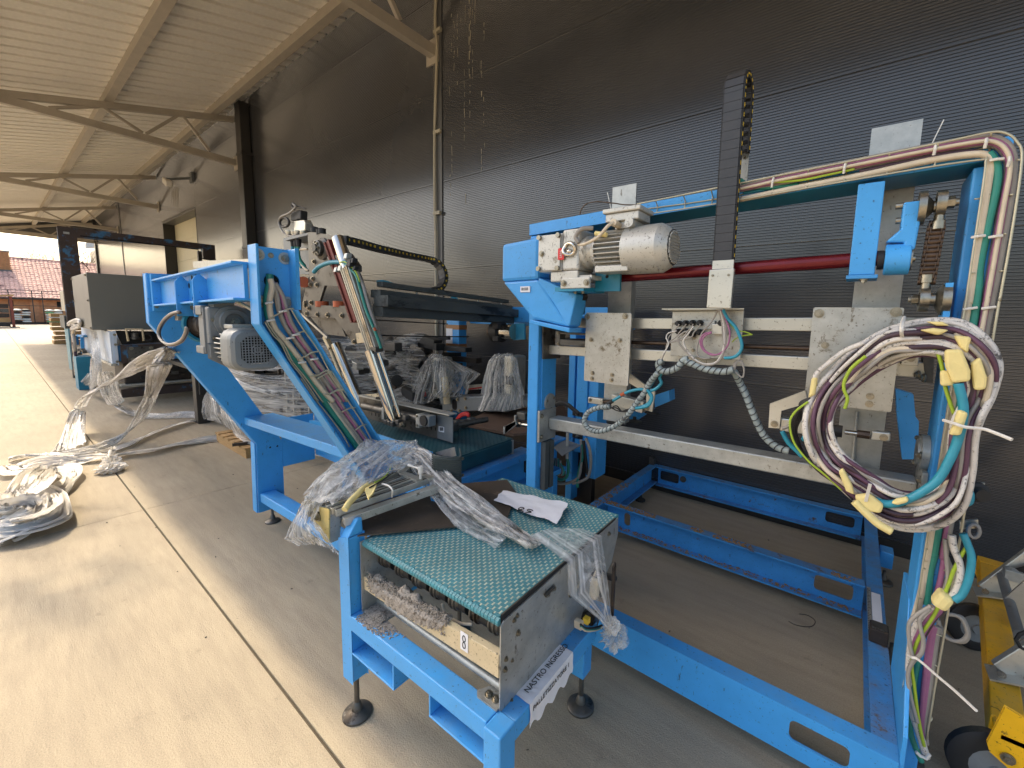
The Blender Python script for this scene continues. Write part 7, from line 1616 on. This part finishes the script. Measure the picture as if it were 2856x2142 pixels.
MB().grid(rows).build('film_band', 'film_wrap', ts, smooth=180)
# ================================================================== far wrapping machine with its arch
wm = thing('wrapping_machine', 'old blue wrapping machine with grey cabinet and flaking arch further down the wall', 'machine', (-11, 1.9, 0))
M['pale_panel'] = mat('pale_panel', (196, 208, 222), 0.4, 0, 0.08, 3, wear=((120, 150, 180), 0.14, 5))
M['cab'] = mat('grey_cabinet', (116, 116, 110), 0.45, 0.1, 0.04, 2)
M['teal_sheet'] = mat('pale_teal_sheet', (96, 140, 150), 0.5, 0, 0.12, 3)
AX = -12.5
m = MB(); m.prism([(AX, 0.955, 1.2), (AX, 1.19, 1.2), (AX, 1.19, 2.97), (AX, 3.2, 3.03), (AX, 3.2, 2.80), (AX, 3.42, 2.78), (AX, 3.42, 3.13), (AX, 0.955, 3.13)], (-0.16, 0, 0)); m.build('arch', 'old_blue', wm, bevel=0.008)
MB().box(AX-0.02, AX+0.004, 1.24, 3.1, 2.985, 3.005).build('rail_groove', 'hole', wm)
MB().box(AX-0.1, AX-0.02, 3.10, 3.17, 2.5, 2.96).build('hanging_bracket', 'brownmetal', wm)
MB().box(AX+0.002, AX+0.012, 1.02, 1.10, 3.0, 3.04).build('bolt_plate', 'galv', wm)
cab = MB().box(-11.75, -9.84, 1.0, 2.95, 1.23, 2.14).build('cabinet', 'cab', wm, bevel=0.006)
for z in (1.26, 1.7, 2.1):
    for x in (-9.9, -11.68): bolt((x, 0.999, z), (0, -1, 0), 0.02, cab)
MB().box(-13.0, -9.62, 1.16, 1.20, 0.69, 1.21).build('side_panel', 'pale_panel', wm, bevel=0.006)
MB().box(-13.0, -9.60, 1.14, 1.22, 0.655, 0.688).build('panel_rail', 'alu', wm)
text_mesh('panel_text', 'SIPA', 0.20, (-11.05, 1.1585, 0.80), (1, 0, 0), (0, 0, 1), 'zip', wm)
MB().box(-13.3, -9.66, 1.21, 3.0, 0.72, 0.98).build('frame_body', 'blue_worn', wm, bevel=0.006)
MB().box(-9.64, -9.60, 1.20, 1.235, 0.66, 1.22).build('corner_post', 'pale_panel', wm)
for z in (0.72, 1.0, 1.16): bolt((-9.60, 1.217, z), (1, 0, 0), 0.02, wm)
FX = -9.62
FQ = lambda u, v, x=FX: P(*c2(u, v), x=x)
MB().prism([FQ(810, 815), FQ(1500, 830), FQ(1480, 965), FQ(900, 1000)], (-0.02, 0, 0)).build('dark_recess', 'hole', wm)
MB().prism([FQ(880, 1010), FQ(1560, 985), FQ(1560, 1100), FQ(900, 1245)], (0.03, 0, 0)).build('front_frame', 'old_blue', wm, bevel=0.004)
fp = MB().prism([FQ(965, 1030, FX+0.04), FQ(1320, 1022, FX+0.04), FQ(1330, 1200, FX+0.04), FQ(1000, 1290, FX+0.04)], (0.02, 0, 0)).build('bolted_plate', 'oily', wm)
for u, v in ((1025, 1050), (1285, 1045), (1045, 1195), (1290, 1150)): bolt(FQ(u, v, FX+0.061), (1, 0, 0), 0.028, fp)
m = MB(); m.tube([FQ(u, v, FX+0.05) for u, v in ((985, 955), (955, 795), (1170, 795), (1190, 950))], 0.018, 6); m.build('frame_loop', 'cream_bar', wm)
MB().lathe(FQ(1075, 930, FX+0.02), (0, 0, 1), [(0, 0.06), (0.03, 0.06), (0.04, 0.045), (0.1, 0.045), (0.11, 0.02)], 16).build('gear_head', 'oily', wm, smooth=40)
MB().tube(spl([FQ(u, v, FX+0.05) for u, v in ((1210, 860), (1270, 870), (1300, 920), (1260, 950), (1200, 940))], 5), 0.018, 6).build('hose', 'rubber', wm)
mach = MB().box(-10.6, -9.75, 1.3, 2.6, 0.32, 0.70).build('drive_block', 'brownmetal', wm, bevel=0.02)
for k in range(40): 
    y = random.uniform(1.3, 2.4); z = random.uniform(0.36, 0.68); s = random.uniform(0.03, 0.10)
    MB().box(-9.75, -9.75+random.uniform(0.02, 0.1), y, y+s*1.6, z, z+s).build('drive_part', random.choice(('brownmetal', 'rubber', 'oily', 'brownmetal')), mach, bevel=0.004)
MB().box(-9.80, -9.66, 1.24, 2.7, 0.30, 0.325).build('drip_tray', 'galv', wm)
MB().box(-9.9, -9.7, 1.24, 2.8, 0.10, 0.24).build('base_beam', 'old_blue', wm)
MB().box(-12.3, -11.85, 0.95, 1.15, 0.0, 0.64).build('leg_plate', 'teal_blue', wm, bevel=0.004)
MB().prism([(-14.0, 1.0, 1.12), (-13.3, 1.0, 1.12), (-13.35, 1.0, 0.25), (-13.85, 1.0, 0.22)], (0, 0.04, 0)).build('side_sheet', 'teal_sheet', wm)
MB().box(-14.4, -13.5, 0.98, 1.03, 1.13, 1.40).build('dark_box', 'darkbeam', wm)
rk = random.Random(4)
for k in range(9): cable('cable_bundle', rk.choice(('grey_cable', 'darkpurple', 'cream', 'black_cable')), [P(*c2(u+rk.uniform(-18, 18), v+rk.uniform(-15, 15)), y=0.97) for u, v in ((310, 680), (220, 720), (300, 760), (250, 820), (265, 1000), (275, 1200), (290, 1400))], 0.022, wm)
for k in range(6): cable('cable_bundle', rk.choice(('grey_cable', 'white_cable')), [P(*c2(u+rk.uniform(-20, 20), v+rk.uniform(-20, 20)), y=0.96) for u, v in ((200, 740), (260, 690), (330, 700), (320, 760), (230, 790))], 0.02, wm)
for u0, v0, u1, v1 in ((325, 880, 415, 890), (370, 890, 385, 1110), (300, 880, 310, 1000)): MB().bar(P(*c2(u0, v0), y=1.13), P(*c2(u1, v1), y=1.13), 0.05, 0.04).build('latch', 'blue', wm)
for k in range(8): q = P(*c2(rk.uniform(310, 420), rk.uniform(1080, 1150)), y=1.12); MB().box(q.x, q.x+0.08, 1.08, 1.14, q.z, q.z+0.05).build('fitting', 'oily', wm)
MB().box(-16.2, -15.8, 1.1, 1.3, 1.5, 3.0)
tp_ = thing('control_panel_mast', 'pale control panel on a mast behind the flaking arch', 'control panel', (-15.5, 1.05, 0))
q0, q1_ = P(*c2(75, 290), y=1.02), P(*c2(160, 560), y=1.02)
MB().box(q0.x, q0.x+0.75, 1.02, 1.2, q1_.z, q0.z).build('panel_box', 'conduit', tp_, bevel=0.01); MB().box(q0.x+0.3, q0.x+0.42, 1.05, 1.15, 0, q1_.z).build('mast', 'darkpipe', tp_)
lid = thing('channel_rail', 'pale grey open channel lying on top behind the blue head beam', 'rail', (-8.0, 2.0, 2.25))
m = MB(); q0 = P(*b8(1985, 690), y=2.0); m.prism([(q0.x, 2.0, 2.24), (q0.x, 2.14, 2.24), (q0.x, 2.14, 2.34), (q0.x, 2.13, 2.34), (q0.x, 2.13, 2.25), (q0.x, 2.01, 2.25), (q0.x, 2.01, 2.34), (q0.x, 2.0, 2.34)], (2.6, 0, -0.12)); m.build('channel', 'galv', lid)
MB().box(q0.x+0.3, q0.x+0.4, 2.02, 2.12, 0, 2.22).build('prop', 'galv', lid)
bp = thing('black_post', 'single black square post standing on the slab behind the blue arm', 'post', (-7.3, 1.7, 0))
MB().box(-7.42, -7.26, 1.66, 1.80, 0.0, 1.05).build('post_body', 'darkpipe', bp, bevel=0.006)
MB().box(-7.255, -7.20, 1.69, 1.77, 0.42, 0.62).build('lock_plate', 'rubber', bp)
MB().box(-11.0, -7.43, 1.72, 1.78, 0.72, 0.78).build('side_rail', 'darkpipe', bp)

# ================================================================== stretch film hanging and lying about
V = lambda u, v, z, w=1.0: tuple(P(*c1(u, v), z=z))+(w,)
Vy = lambda u, v, y, w=1.0: tuple(P(*c1(u, v), y=y))+(w,)
ribbon('film_strip', [Vy(1215, 195, 0.66, 0.6), Vy(1130, 225, 0.70, 0.8), Vy(1000, 300, 0.74, 0.9), Vy(870, 380, 0.74, 0.9), V(740, 450, 0.72), V(640, 500, 0.55), V(575, 580, 0.36), V(545, 660, 0.22, 1.3), V(520, 760, 0.10, 1.6), V(500, 900, 0.02, 2.2)], 0.135, 'film_dense', 'long strip of clear film hanging from the blue arm towards the sunlit slab', 'plastic film', 4, 46, 0.014, 7, 0.012, None, 'film strips trailing from the blue arm')
ribbon('film_strip', [Vy(1205, 185, 0.66, 0.7), Vy(1160, 260, 0.68, 1.0), Vy(1125, 350, 0.70, 1.0), V(1080, 480, 0.72), V(1050, 580, 0.5), V(985, 690, 0.3), V(880, 800, 0.12), V(760, 868, 0.04, 1.1), V(640, 905, 0.03, 1.2), V(430, 935, 0.03, 1.2), V(200, 945, 0.04, 1.4), V(60, 975, 0.03, 0.8)], 0.115, 'film_dense', 'second strip of film hanging steeply from the blue arm then lying on the slab', 'plastic film', 8, 44, 0.012, 7, 0.012, None, 'film strips trailing from the blue arm')
ribbon('film_strip', [V(752, 350, 0.66, 0.7), V(765, 420, 0.5), V(790, 510, 0.3), V(850, 590, 0.1), V(950, 640, 0.03), V(1090, 668, 0.02), V(1250, 668, 0.02), V(1400, 665, 0.02), V(1540, 690, 0.02, 0.6)], 0.20, 'film_dense', 'looping film strip under the wrapping machine reaching behind the black post', 'plastic film', 12, 40, 0.014, 7, 0.012)
ribbon('film_strip', [V(60, 1020, 0.03, 0.8), V(140, 1045, 0.05, 1.6), V(300, 1005, 0.05, 1.5), V(480, 985, 0.04, 1.1), V(640, 965, 0.04, 1.0), V(790, 945, 0.05, 0.8), V(920, 932, 0.03), V(1080, 912, 0.03), V(1250, 870, 0.03), V(1450, 835, 0.03), V(1580, 822, 0.03, 0.6)], 0.16, 'film_pile', 'film rope lying across the slab from the sun to the wooden pallet', 'plastic film', 15, 34, 0.012, 7, 0.010)
ribbon('film_strip', [V(700, 930, 0.03, 0.6), V(860, 880, 0.03), V(1000, 820, 0.03), V(1130, 770, 0.03), V(1260, 725, 0.03), V(1380, 695, 0.03, 0.7)], 0.14, 'film_pile', 'thin film rope lying on the shaded slab towards the black post', 'plastic film', 18, 16, 0.014, 7, 0.010)
kn_ = thing('film_knot', 'small knotted tuft of film on the floor joint', 'plastic film', P(*c1(780, 1030), z=0))
clump(P(*c1(790, 1000), z=0.05), 0.07, 3, sq=(0.9, 0.9, 0.9)).build('knot', 'film_pile', kn_); clump(P(*c1(785, 1035), z=0.04), 0.085, 9, sq=(1, 1.1, 0.5)).build('tuft', 'film_pile', kn_)
ribbon('tuft_tail', [V(800, 955, 0.09, 0.5), V(805, 910, 0.13, 0.5), V(810, 880, 0.18, 0.2)], 0.10, 'film_pile', None, None, 5, 10, 0.01, 5, None, kn_)
pile = thing('film_pile', 'crumpled heap of whitish film lying on the sunlit slab', 'plastic film', P(*c1(180, 1330), z=0))
ribbon('pile_film', [V(330, 1045, 0.06, 0.8), V(270, 1090, 0.10, 1.1), V(230, 1150, 0.14, 1.4), V(170, 1220, 0.14, 1.7), V(110, 1280, 0.10, 1.6), V(30, 1260, 0.03, 0.7)], 0.22, 'film_pile', None, None, 2, 44, 0.024, 7, 0.008, pile)
ribbon('pile_film', [V(190, 1180, 0.12, 0.9), V(250, 1240, 0.16, 1.6), V(240, 1330, 0.16, 1.9), V(130, 1380, 0.14, 1.6), V(20, 1410, 0.08, 1.1), V(-40, 1430, 0.03, 1)], 0.22, 'film_pile', None, None, 6, 44, 0.026, 7, 0.008, pile)
ribbon('pile_film', [V(320, 1300, 0.08, 0.8), V(250, 1390, 0.10, 1.4), V(130, 1420, 0.10, 1.4), V(70, 1480, 0.08, 1.2), V(20, 1550, 0.02, 0.7)], 0.20, 'film_pile', None, None, 10, 40, 0.022, 7, 0.008, pile)
ribbon('pile_film', [V(140, 1440, 0.10, 0.8), V(120, 1490, 0.06, 0.9), V(80, 1530, 0.03, 0.7)], 0.16, 'film_pile', None, None, 13, 18, 0.02, 7, 0.008, pile)
clump(P(*c1(200, 1320), z=0.09), 0.13, 4, 34, (1.2, 1.0, 0.62)).build('pile_core', 'film_pile', pile, smooth=180)
clump(P(*c1(120, 1350), z=0.06), 0.09, 7, 30, (1.2, 1.0, 0.6)).build('pile_core', 'film_pile', pile, smooth=180)
ribbon('film_strip', [V(340, 1040, 0.04, 0.8), V(430, 1025, 0.04), V(505, 1045, 0.05), V(510, 1085, 0.05), V(460, 1150, 0.05), V(390, 1215, 0.05), V(320, 1265, 0.06, 0.8)], 0.13, 'film_pile', 'bent loop of film joining the crumpled heap on the sunlit slab', 'plastic film', 22, 20, 0.018, 7, 0.008)
ct = thing('film_curtain', 'torn film curtain hanging down the pale panel of the wrapping machine', 'plastic film', (-9.3, 1.08, 0.8))
ribbon('curtain_film', [Vy(662, 62, 1.06, 0.9), Vy(672, 140, 1.06, 1.0), Vy(685, 230, 1.04, 1.0), Vy(680, 320, 1.02, 1.2), Vy(660, 390, 1.0, 1.3), Vy(640, 450, 1.0, 0.8)], 0.30, 'film_dense', None, None, 31, 26, 0.03, 8, None, ct, None, (0, 1, 0), 0.2)
ribbon('curtain_film', [Vy(650, 330, 1.0, 0.5), Vy(640, 400, 0.98, 0.8), Vy(600, 430, 0.97, 0.3)], 0.25, 'film', None, None, 37, 16, 0.03, 8, None, ct, None, (0, 1, 0), 0.4)
lw = thing('loose_film', 'ballooning loose film at the left foot of the wrapped stack', 'plastic film', (-6.2, 1.8, 0.3))
drape([[P(*c3(u, v), y=1.75) for u, v in ((120, 680), (200, 640), (300, 700), (420, 850))], [P(*c3(u, v), y=1.65) for u, v in ((70, 800), (180, 760), (330, 860), (500, 1000))], [P(*c3(u, v), y=1.6) for u, v in ((60, 950), (200, 950), (380, 1020), (600, 1180))], [P(*c3(u, v), y=1.62) for u, v in ((90, 1040), (280, 1080), (450, 1180), (680, 1290))]], 'balloon', 'film_clear', lw, 40, 0.03, 6, False)

# ================================================================== yellow platform-ladder base on the right
E2 = lambda u, v, z=None, y=None, x=None: P(*e2(u, v), z=z, y=y, x=x)
ld = thing('ladder_base', 'yellow wheeled base of an aluminium platform ladder beside the portal machine', 'ladder', (0.6, 2.6, 0))
m = MB(); m.hexa([(0.478, 1.94, 0.19), (0.56, 1.94, 0.19), (0.755, 3.24, 0.19), (0.665, 3.25, 0.19)], [(0.478, 1.94, 0.30), (0.56, 1.94, 0.30), (0.755, 3.24, 0.30), (0.665, 3.25, 0.30)]); m.build('base_beam', 'yellow', ld, bevel=0.005)
MB().hexa([(0.665, 3.2505, 0.19), (0.90, 3.22, 0.19), (0.90, 3.30, 0.19), (0.668, 3.33, 0.19)], [(0.665, 3.2505, 0.30), (0.90, 3.22, 0.30), (0.90, 3.30, 0.30), (0.668, 3.33, 0.30)]).build('base_beam', 'yellow', ld, bevel=0.005)
MB().prism([E2(u, v, y=1.86) for u, v in ((345, 725), (276, 860), (285, 890), (420, 1010), (520, 1000), (520, 800), (420, 770))], (0, 0.012, 0)).build('end_plate', 'yellow', ld, bevel=0.003)
MB().hexa([(0.488, 1.86, 0.285), (0.66, 1.86, 0.285), (0.66, 1.935, 0.285), (0.482, 1.935, 0.285)], [(0.488, 1.86, 0.30), (0.66, 1.86, 0.30), (0.66, 1.935, 0.30), (0.482, 1.935, 0.30)]).build('end_plate', 'yellow', ld)
q = E2(350, 915, y=1.858); bolt(q, (0, -1, 0), 0.018, ld)
def wheel(c, r, wd, ax=(0.12, -1, 0)):
    ax = Vector(ax).normalized(); c = Vector(c)-ax*wd/2
    w_ = MB().lathe(c, ax, [(0, r*0.62), (0.004, r*0.9), (wd*0.25, r), (wd*0.75, r), (wd-0.004, r*0.9), (wd, r*0.62)], 28).build('wheel', 'rubber', ld, smooth=35)
    MB().lathe(c-ax*0.004, ax, [(0, r*0.3), (0.004, r*0.58), (wd+0.004, r*0.58), (wd+0.010, r*0.22), (wd+0.02, r*0.2)], 20).build('hub', 'grey_cast', w_, smooth=35)
wheel((0.505, 1.935, 0.125), 0.125, 0.05)
wheel((0.60, 2.86, 0.11), 0.11, 0.05, (0.3, -1, 0.2))
def stile(p0, p1, w_, h_):
    MB().bar(p0, p1, w_, h_, (0, 1, 0)).build('stile', 'alu', ld, bevel=0.003)
s0, s1 = Vector((0.63, 2.86, 0.31)), Vector((1.08, 2.98, 1.02)); stile(s0, s1, 0.09, 0.03)
t0, t1 = Vector((0.56, 2.20, 0.31)), Vector((1.05, 2.32, 1.05)); stile(t0, t1, 0.09, 0.03)
for p in (s0, t0):
    MB().bar(p+Vector((-0.05, -0.02, -0.008)), p+Vector((0.09, -0.02, 0.03)), 0.006, 0.09, (0, 1, 0)).build('stile_shoe', 'alu', ld)
    for dx in (-0.02, 0.045): bolt(p+Vector((dx, -0.05, 0.025+dx*0.3)), (-0.2, -0.6, 0.75), 0.013, ld)
MB().cyl(E2(328, 215, y=2.85), E2(395, 440, y=2.35), 0.018, 14).build('brace_tube', 'grey_cast', ld, smooth=40)
MB().box(0.66, 0.72, 2.80, 2.85, 0.42, 0.47).build('bracket', 'galv', ld, bevel=0.003)
MB().bar((0.70, 2.83, 0.45), (0.95, 2.9, 0.62), 0.03, 0.03).build('bracket', 'rubber', ld)
MB().prism([E2(u, v, y=2.6) for u, v in ((340, 300), (420, 230), (420, 440), (385, 470))], (0, 0.01, 0)).build('tread', 'alu', ld)
MB().tube([E2(u, v, y=2.1) for u, v in ((420, 430), (395, 440), (382, 460), (400, 490), (420, 500))], 0.006, 6).build('black_strap', 'rubber', ld)

# ================================================================== yard behind: brick house, fence, shelter, pallets
XB = -58.4
hs = thing('brick_house', 'low brick house with a big red tiled roof across the yard', 'house', (XB-2, 3, 0))
M['brick'] = mat('orange_brick', (200, 142, 102), 0.85, 0, 0.2, 4, bump=0.2, bscale=40)
M['chim'] = mat('chimney_brick', (178, 128, 86), 0.85, 0, 0.25, 6)
M['tile'] = mat('red_roof_tile', (208, 164, 146), 0.75, 0, 0.3, 3, wear=((140, 104, 94), 0.34, 1.5))
M['mortar'] = mat('pale_mortar', (150, 140, 122), 0.9, 0, 0.1, 6)
MB().box(XB-7, XB-0.02, -30, 11, 0, 2.28).build('wall', 'brick', hs)
for y in (1.30, 4.02): MB().box(XB-0.03, XB+0.015, y-0.12, y+0.14, 1.5, 2.0).build('window', 'hole', hs)
MB().box(XB-0.02, XB+0.12, 2.32, 2.85, 0, 2.2).build('brick_pier', 'brick', hs)
# roof: tile courses, every course a row of curved tiles
dx_, dz_ = 6.0, 3.75
MB().add([(XB+0.5, -30, 2.2), (XB+0.5, 11, 2.2), (XB-dx_, 11, 2.2+dz_*(dx_+0.5)/6.5), (XB-dx_, -30, 2.2+dz_*(dx_+0.5)/6.5)], [(0, 1, 2, 3)]).build('roof', 'tile', hs)
RN = 19
def tile_mesh():
    b = MB(); rows = []
    for i in range(3):
        row = []
        for j in range(6):
            t = j/5; row.append((-0.40*i/2+0.02, 0.25*(t-0.5), 0.03+0.05*math.sin(math.pi*t)+(0.05 if i == 0 else 0.02)+0.231*i/2))
        rows.append(row)
    b.grid(rows); n0 = rows[0]; b.add(list(n0)+[(p[0], p[1], p[2]-0.07) for p in n0], [(j, j+6, j+7, j+1) for j in range(5)])
    return b
tm = tile_mesh(); n_tile = 0; far_tiles = MB(); src_t = None
rf = [c for c in hs.children if c.name.startswith('roof')][0]
for i in range(RN):
    f = i/RN; x = XB+0.5-(dx_+0.5)*f; z = 2.2+dz_*f
    for j in range(34 if False else 76):
        y = -6.0+0.26*j
        if y > 10.8: break
        jx = random.uniform(-0.012, 0.012); jz = random.uniform(-0.008, 0.012)
        if 0.9 < y < 6.6 and i < 13 and n_tile < 286:
            if src_t is None:
                src_t = MB(); src_t.v = list(tm.v); src_t.f = list(tm.f); src_t = src_t.build('tile', 'tile', rf); base_off = src_t.location+WLOC[rf.name]
                src_t.location = Vector((x+jx, y, z+jz))+base_off-WLOC[rf.name]; n_tile += 1
            else:
                o = bpy.data.objects.new('tile', src_t.data); COL.objects.link(o); put(o, Vector((x+jx, y, z+jz))+base_off, rf); n_tile += 1
        else:
            o_ = len(far_tiles.v); far_tiles.v += [(p[0]+x+jx, p[1]+y, p[2]+z+jz) for p in tm.v]; far_tiles.f += [tuple(q_+o_ for q_ in f_) for f_ in tm.f]
far_tiles.build('roof_tiles', 'tile', hs, stuff=True)
MB().cyl((XB-dx_, -30, 2.24+dz_), (XB-dx_, 11, 2.24+dz_), 0.14, 8).build('ridge', 'tile', hs)
MB().box(XB+0.42, XB+0.60, -30, 11, 2.10, 2.22).build('gutter', 'darkpipe', hs)
ch = MB().box(XB-4.4, XB-3.6, 0.25, 1.62, 3.2, 6.35).build('chimney', 'mortar', hs)
kz = 4.75
bk = None
for r_ in range(21):
    for c_ in range(7):
        y = 0.26+0.195*c_+(0.09 if r_ % 2 else 0); 
        if y > 1.55: continue
        if bk is None: bk = MB().box(XB-3.6, XB-3.575, y, y+0.18, kz, kz+0.062).build('brick', 'chim', ch); b0_ = (y, kz)
        else: o = bpy.data.objects.new('brick', bk.data); COL.objects.link(o); put(o, WLOC[bk.name]+Vector((0, y-b0_[0], r_*0.077)), ch)
MB().box(XB-4.45, XB-3.55, 0.20, 1.68, 6.35, 6.45).build('chimney_cap', 'grey_cast', ch)
MB().box(XB-4.45, XB-3.5, 0.20, 1.68, 4.6, 4.74).build('flashing', 'flash', ch)
fn = thing('yard_fence', 'tall thin dark fence of posts and rails in front of the brick house', 'fence', (XB+1.2, 2.6, 0))
for y in (-6, -3.6, -1.2, 1.2, 2.46, 3.02, 4.08, 6.5, 8.9): MB().box(XB+1.18, XB+1.25, y-0.03, y+0.03, 0, 2.9).build('fence_post', 'darkpipe', fn)
for z in (0.12, 1.55, 2.6, 2.86): MB().box(XB+1.2, XB+1.23, -6, 8.9, z, z+0.04).build('fence_rail', 'darkpipe', fn)
MB().box(XB+1.15, XB+1.35, -20, 10, 0, 0.14).build('fence_plinth', 'brownmetal', fn)
sd = thing('timber_shelter', 'small red timber shelter with stacked crates at the left edge of the yard', 'shelter', (-48.2, 0.6, 0))
M['redwood'] = mat('red_stained_timber', (122, 62, 48), 0.7, 0, 0.2, 5)
for y in (1.02, -0.9): MB().box(-48.3, -48.1, y, y+0.14, 0, 2.2).build('timber_post', 'redwood', sd)
MB().hexa([(-49.6, -1.3, 2.0), (-47.9, -1.3, 2.0), (-47.9, 1.25, 2.25), (-49.6, 1.25, 2.25)], [(-49.6, -1.3, 2.08), (-47.9, -1.3, 2.08), (-47.9, 1.25, 2.33), (-49.6, 1.25, 2.33)]).build('shelter_roof', 'wood', sd)
MB().box(-48.4, -48.0, 0.9, 1.35, 0, 0.06).build('post_base', 'brownmetal', sd)
for r_ in range(5): MB().box(-49.2, -48.35, -0.8, 0.95, 0.05+r_*0.33, 0.33+r_*0.33).build('crate', ('brownmetal', 'wood', 'brownmetal', 'oily', 'brownmetal')[r_], sd, bevel=0.02)
def bagstack(y, lab, cols, seed):
    rr = random.Random(seed); t = thing('bag_pallet', lab, 'pallet of bags', (XB+2.0, y, 0), 'pallets of bags by the yard fence')
    MB().box(XB+1.6, XB+2.4, y-0.5, y+0.5, 0, 0.14).build('pallet_base', 'brownmetal', t)
    for k in range(6):
        for j in range(2):
            m = MB(); c = Vector((XB+2.0+rr.uniform(-0.04, 0.04), y-0.24+0.48*j+rr.uniform(-0.03, 0.03), 0.24+k*0.19)); rows = []
            for a in range(7):
                th = math.pi*a/6; rows.append([c+Vector((0.42*math.sin(th)*(abs(math.cos(2*math.pi*b/12))**0.4)*(1 if math.cos(2*math.pi*b/12) > 0 else -1), 0.27*math.sin(th)*(abs(math.sin(2*math.pi*b/12))**0.4)*(1 if math.sin(2*math.pi*b/12) >= 0 else -1), 0.10*math.cos(th))) for b in range(13)])
            m.grid(rows).build('bag', rr.choice(cols), t, smooth=180)
M['bagw'] = mat('white_bag', (206, 206, 200), 0.5, 0, 0.08, 6); M['bagg'] = mat('green_bag', (112, 168, 120), 0.5, 0, 0.2, 5)
bagstack(1.75, 'pallet of dark and white bags left of the brick pier', ['bagw', 'rubber', 'brownmetal', 'bagw'], 3)
bagstack(3.55, 'pallet of white and green bags right of the brick pier', ['bagw', 'bagw', 'bagg'], 5)
ws = thing('timber_stack', 'short stack of pale timber planks beside the wrapping machine', 'timber', (-27.3, 1.75, 0))
for k in range(7): MB().box(-27.9, -26.9, 1.62+random.uniform(-0.05, 0.05), 2.5, k*0.19, k*0.19+0.13).build('plank', 'wood', ws, bevel=0.01)
# neighbouring roof corner and bare trees
nb = thing('gable_roof', 'white eaves corner of a neighbouring building above the brick house', 'building', (-60, 9, 0))
q = P(*b8(870, 530), x=-64); 
MB().hexa([(-64, q.y, q.z), (-63, q.y, q.z), (-63, q.y+8, q.z+1.9), (-64, q.y+8, q.z+1.9)], [(-64, q.y, q.z+0.5), (-63, q.y, q.z+0.5), (-63, q.y+8, q.z+3.2), (-64, q.y+8, q.z+3.2)]).build('eaves', 'bagw', nb)
MB().box(-70, -64.1, q.y+1.0, q.y+8, 0, q.z+0.2).build('gable_wall', 'conduit', nb)
def tree(x, y, h, seed, lab, r0=0.16, lean=(0, 0), leafy=False, trunk_h=0.35, spread=1.0):
    rr = random.Random(seed); t = thing('bare_tree', lab, 'tree', (x, y, 0)); tips = []
    m = MB(); base = Vector((x, y, 0)); top = Vector((x+lean[0], y+lean[1], h*trunk_h))
    m.tube(spl([base, base*0.5+top*0.5+Vector((0.05, 0.04, 0)), top], 4), r0, 7, rs=[r0*(1-0.4*i/8) for i in range(9)])
    m.build('trunk', 'bark', t, smooth=180); cr = MB()
    def br(p, d, l, r, dep):
        e = p+d*l; mid = (p+e)/2+Vector((rr.uniform(-1, 1), rr.uniform(-1, 1), rr.uniform(-0.4, 1)))*l*0.10
        cr.tube([p, mid, e], r, 4 if dep > 1 else 5, rs=[r, r*0.8, r*0.6])
        if dep >= 5: tips.append(e); return
        for k in range(rr.choice((2, 3, 3))):
            nd = (d+Vector((rr.uniform(-1, 1)*spread, rr.uniform(-1, 1)*spread, rr.uniform(-0.2, 0.8)))*0.62).normalized(); br(p+(e-p)*rr.uniform(0.55, 1), nd, l*rr.uniform(0.62, 0.82), r*0.58, dep+1)
    for k in range(5):
        a = k*1.2566+rr.uniform(-0.3, 0.3); br(top*rr.uniform(0.85, 1)+base*0.0, Vector((math.cos(a)*0.6, math.sin(a)*0.6, 0.8)).normalized(), h*0.24, r0*0.5, 1)
    cr.build('crown', 'bark', t); return t, tips
M['bark'] = mat('grey_bark', (96, 84, 74), 0.9, 0, 0.2, 8)
tree(-69, 5.2, 9.0, 3, 'bare tree rising behind the tiled roof left of the flaking arch post')
tree(-67, 8.6, 9.6, 9, 'bare tree rising behind the tiled roof beside the dark wall corner')
# tree out in the yard whose branches shade the sunlit slab in soft smudges
yt, _tips = tree(-9.4, -2.3, 5.0, 21, 'bare tree in the open yard left of the canopy edge', 0.11)
lm = MB(); rl = random.Random(4)
for (sx_, sy_) in ((-3.75, -0.02), (-3.45, 0.02), (-3.2, 0.12), (-3.05, 0.2), (-4.5, 0.40), (-3.6, 0.32), (-3.35, 0.42), (-4.2, 0.1)):
    hz = rl.uniform(5.4, 6.6); c = Vector((sx_, sy_, 0))+SUN_DIR*(hz/SUN_DIR.z)
    lm.tube(spl([Vector((-9.4, -2.3, 1.75)), Vector((-9.5, -2.0, 3.6)), (c+Vector((-9.4, -2.1, 4.8)))/2, c], 4), 0.012, 5)
    for k in range(26):
        p = c+Vector((rl.gauss(0, 0.20), rl.gauss(0, 0.06), rl.gauss(0, 0.05))); a = rl.uniform(0, 6)
        lm.obox(p, (0.05*math.cos(a), 0.05*math.sin(a), 0), (-0.03*math.sin(a), 0.03*math.cos(a), 0.01), (0, 0, 0.002))
lm.build('twigs', 'bark', yt, stuff=True)
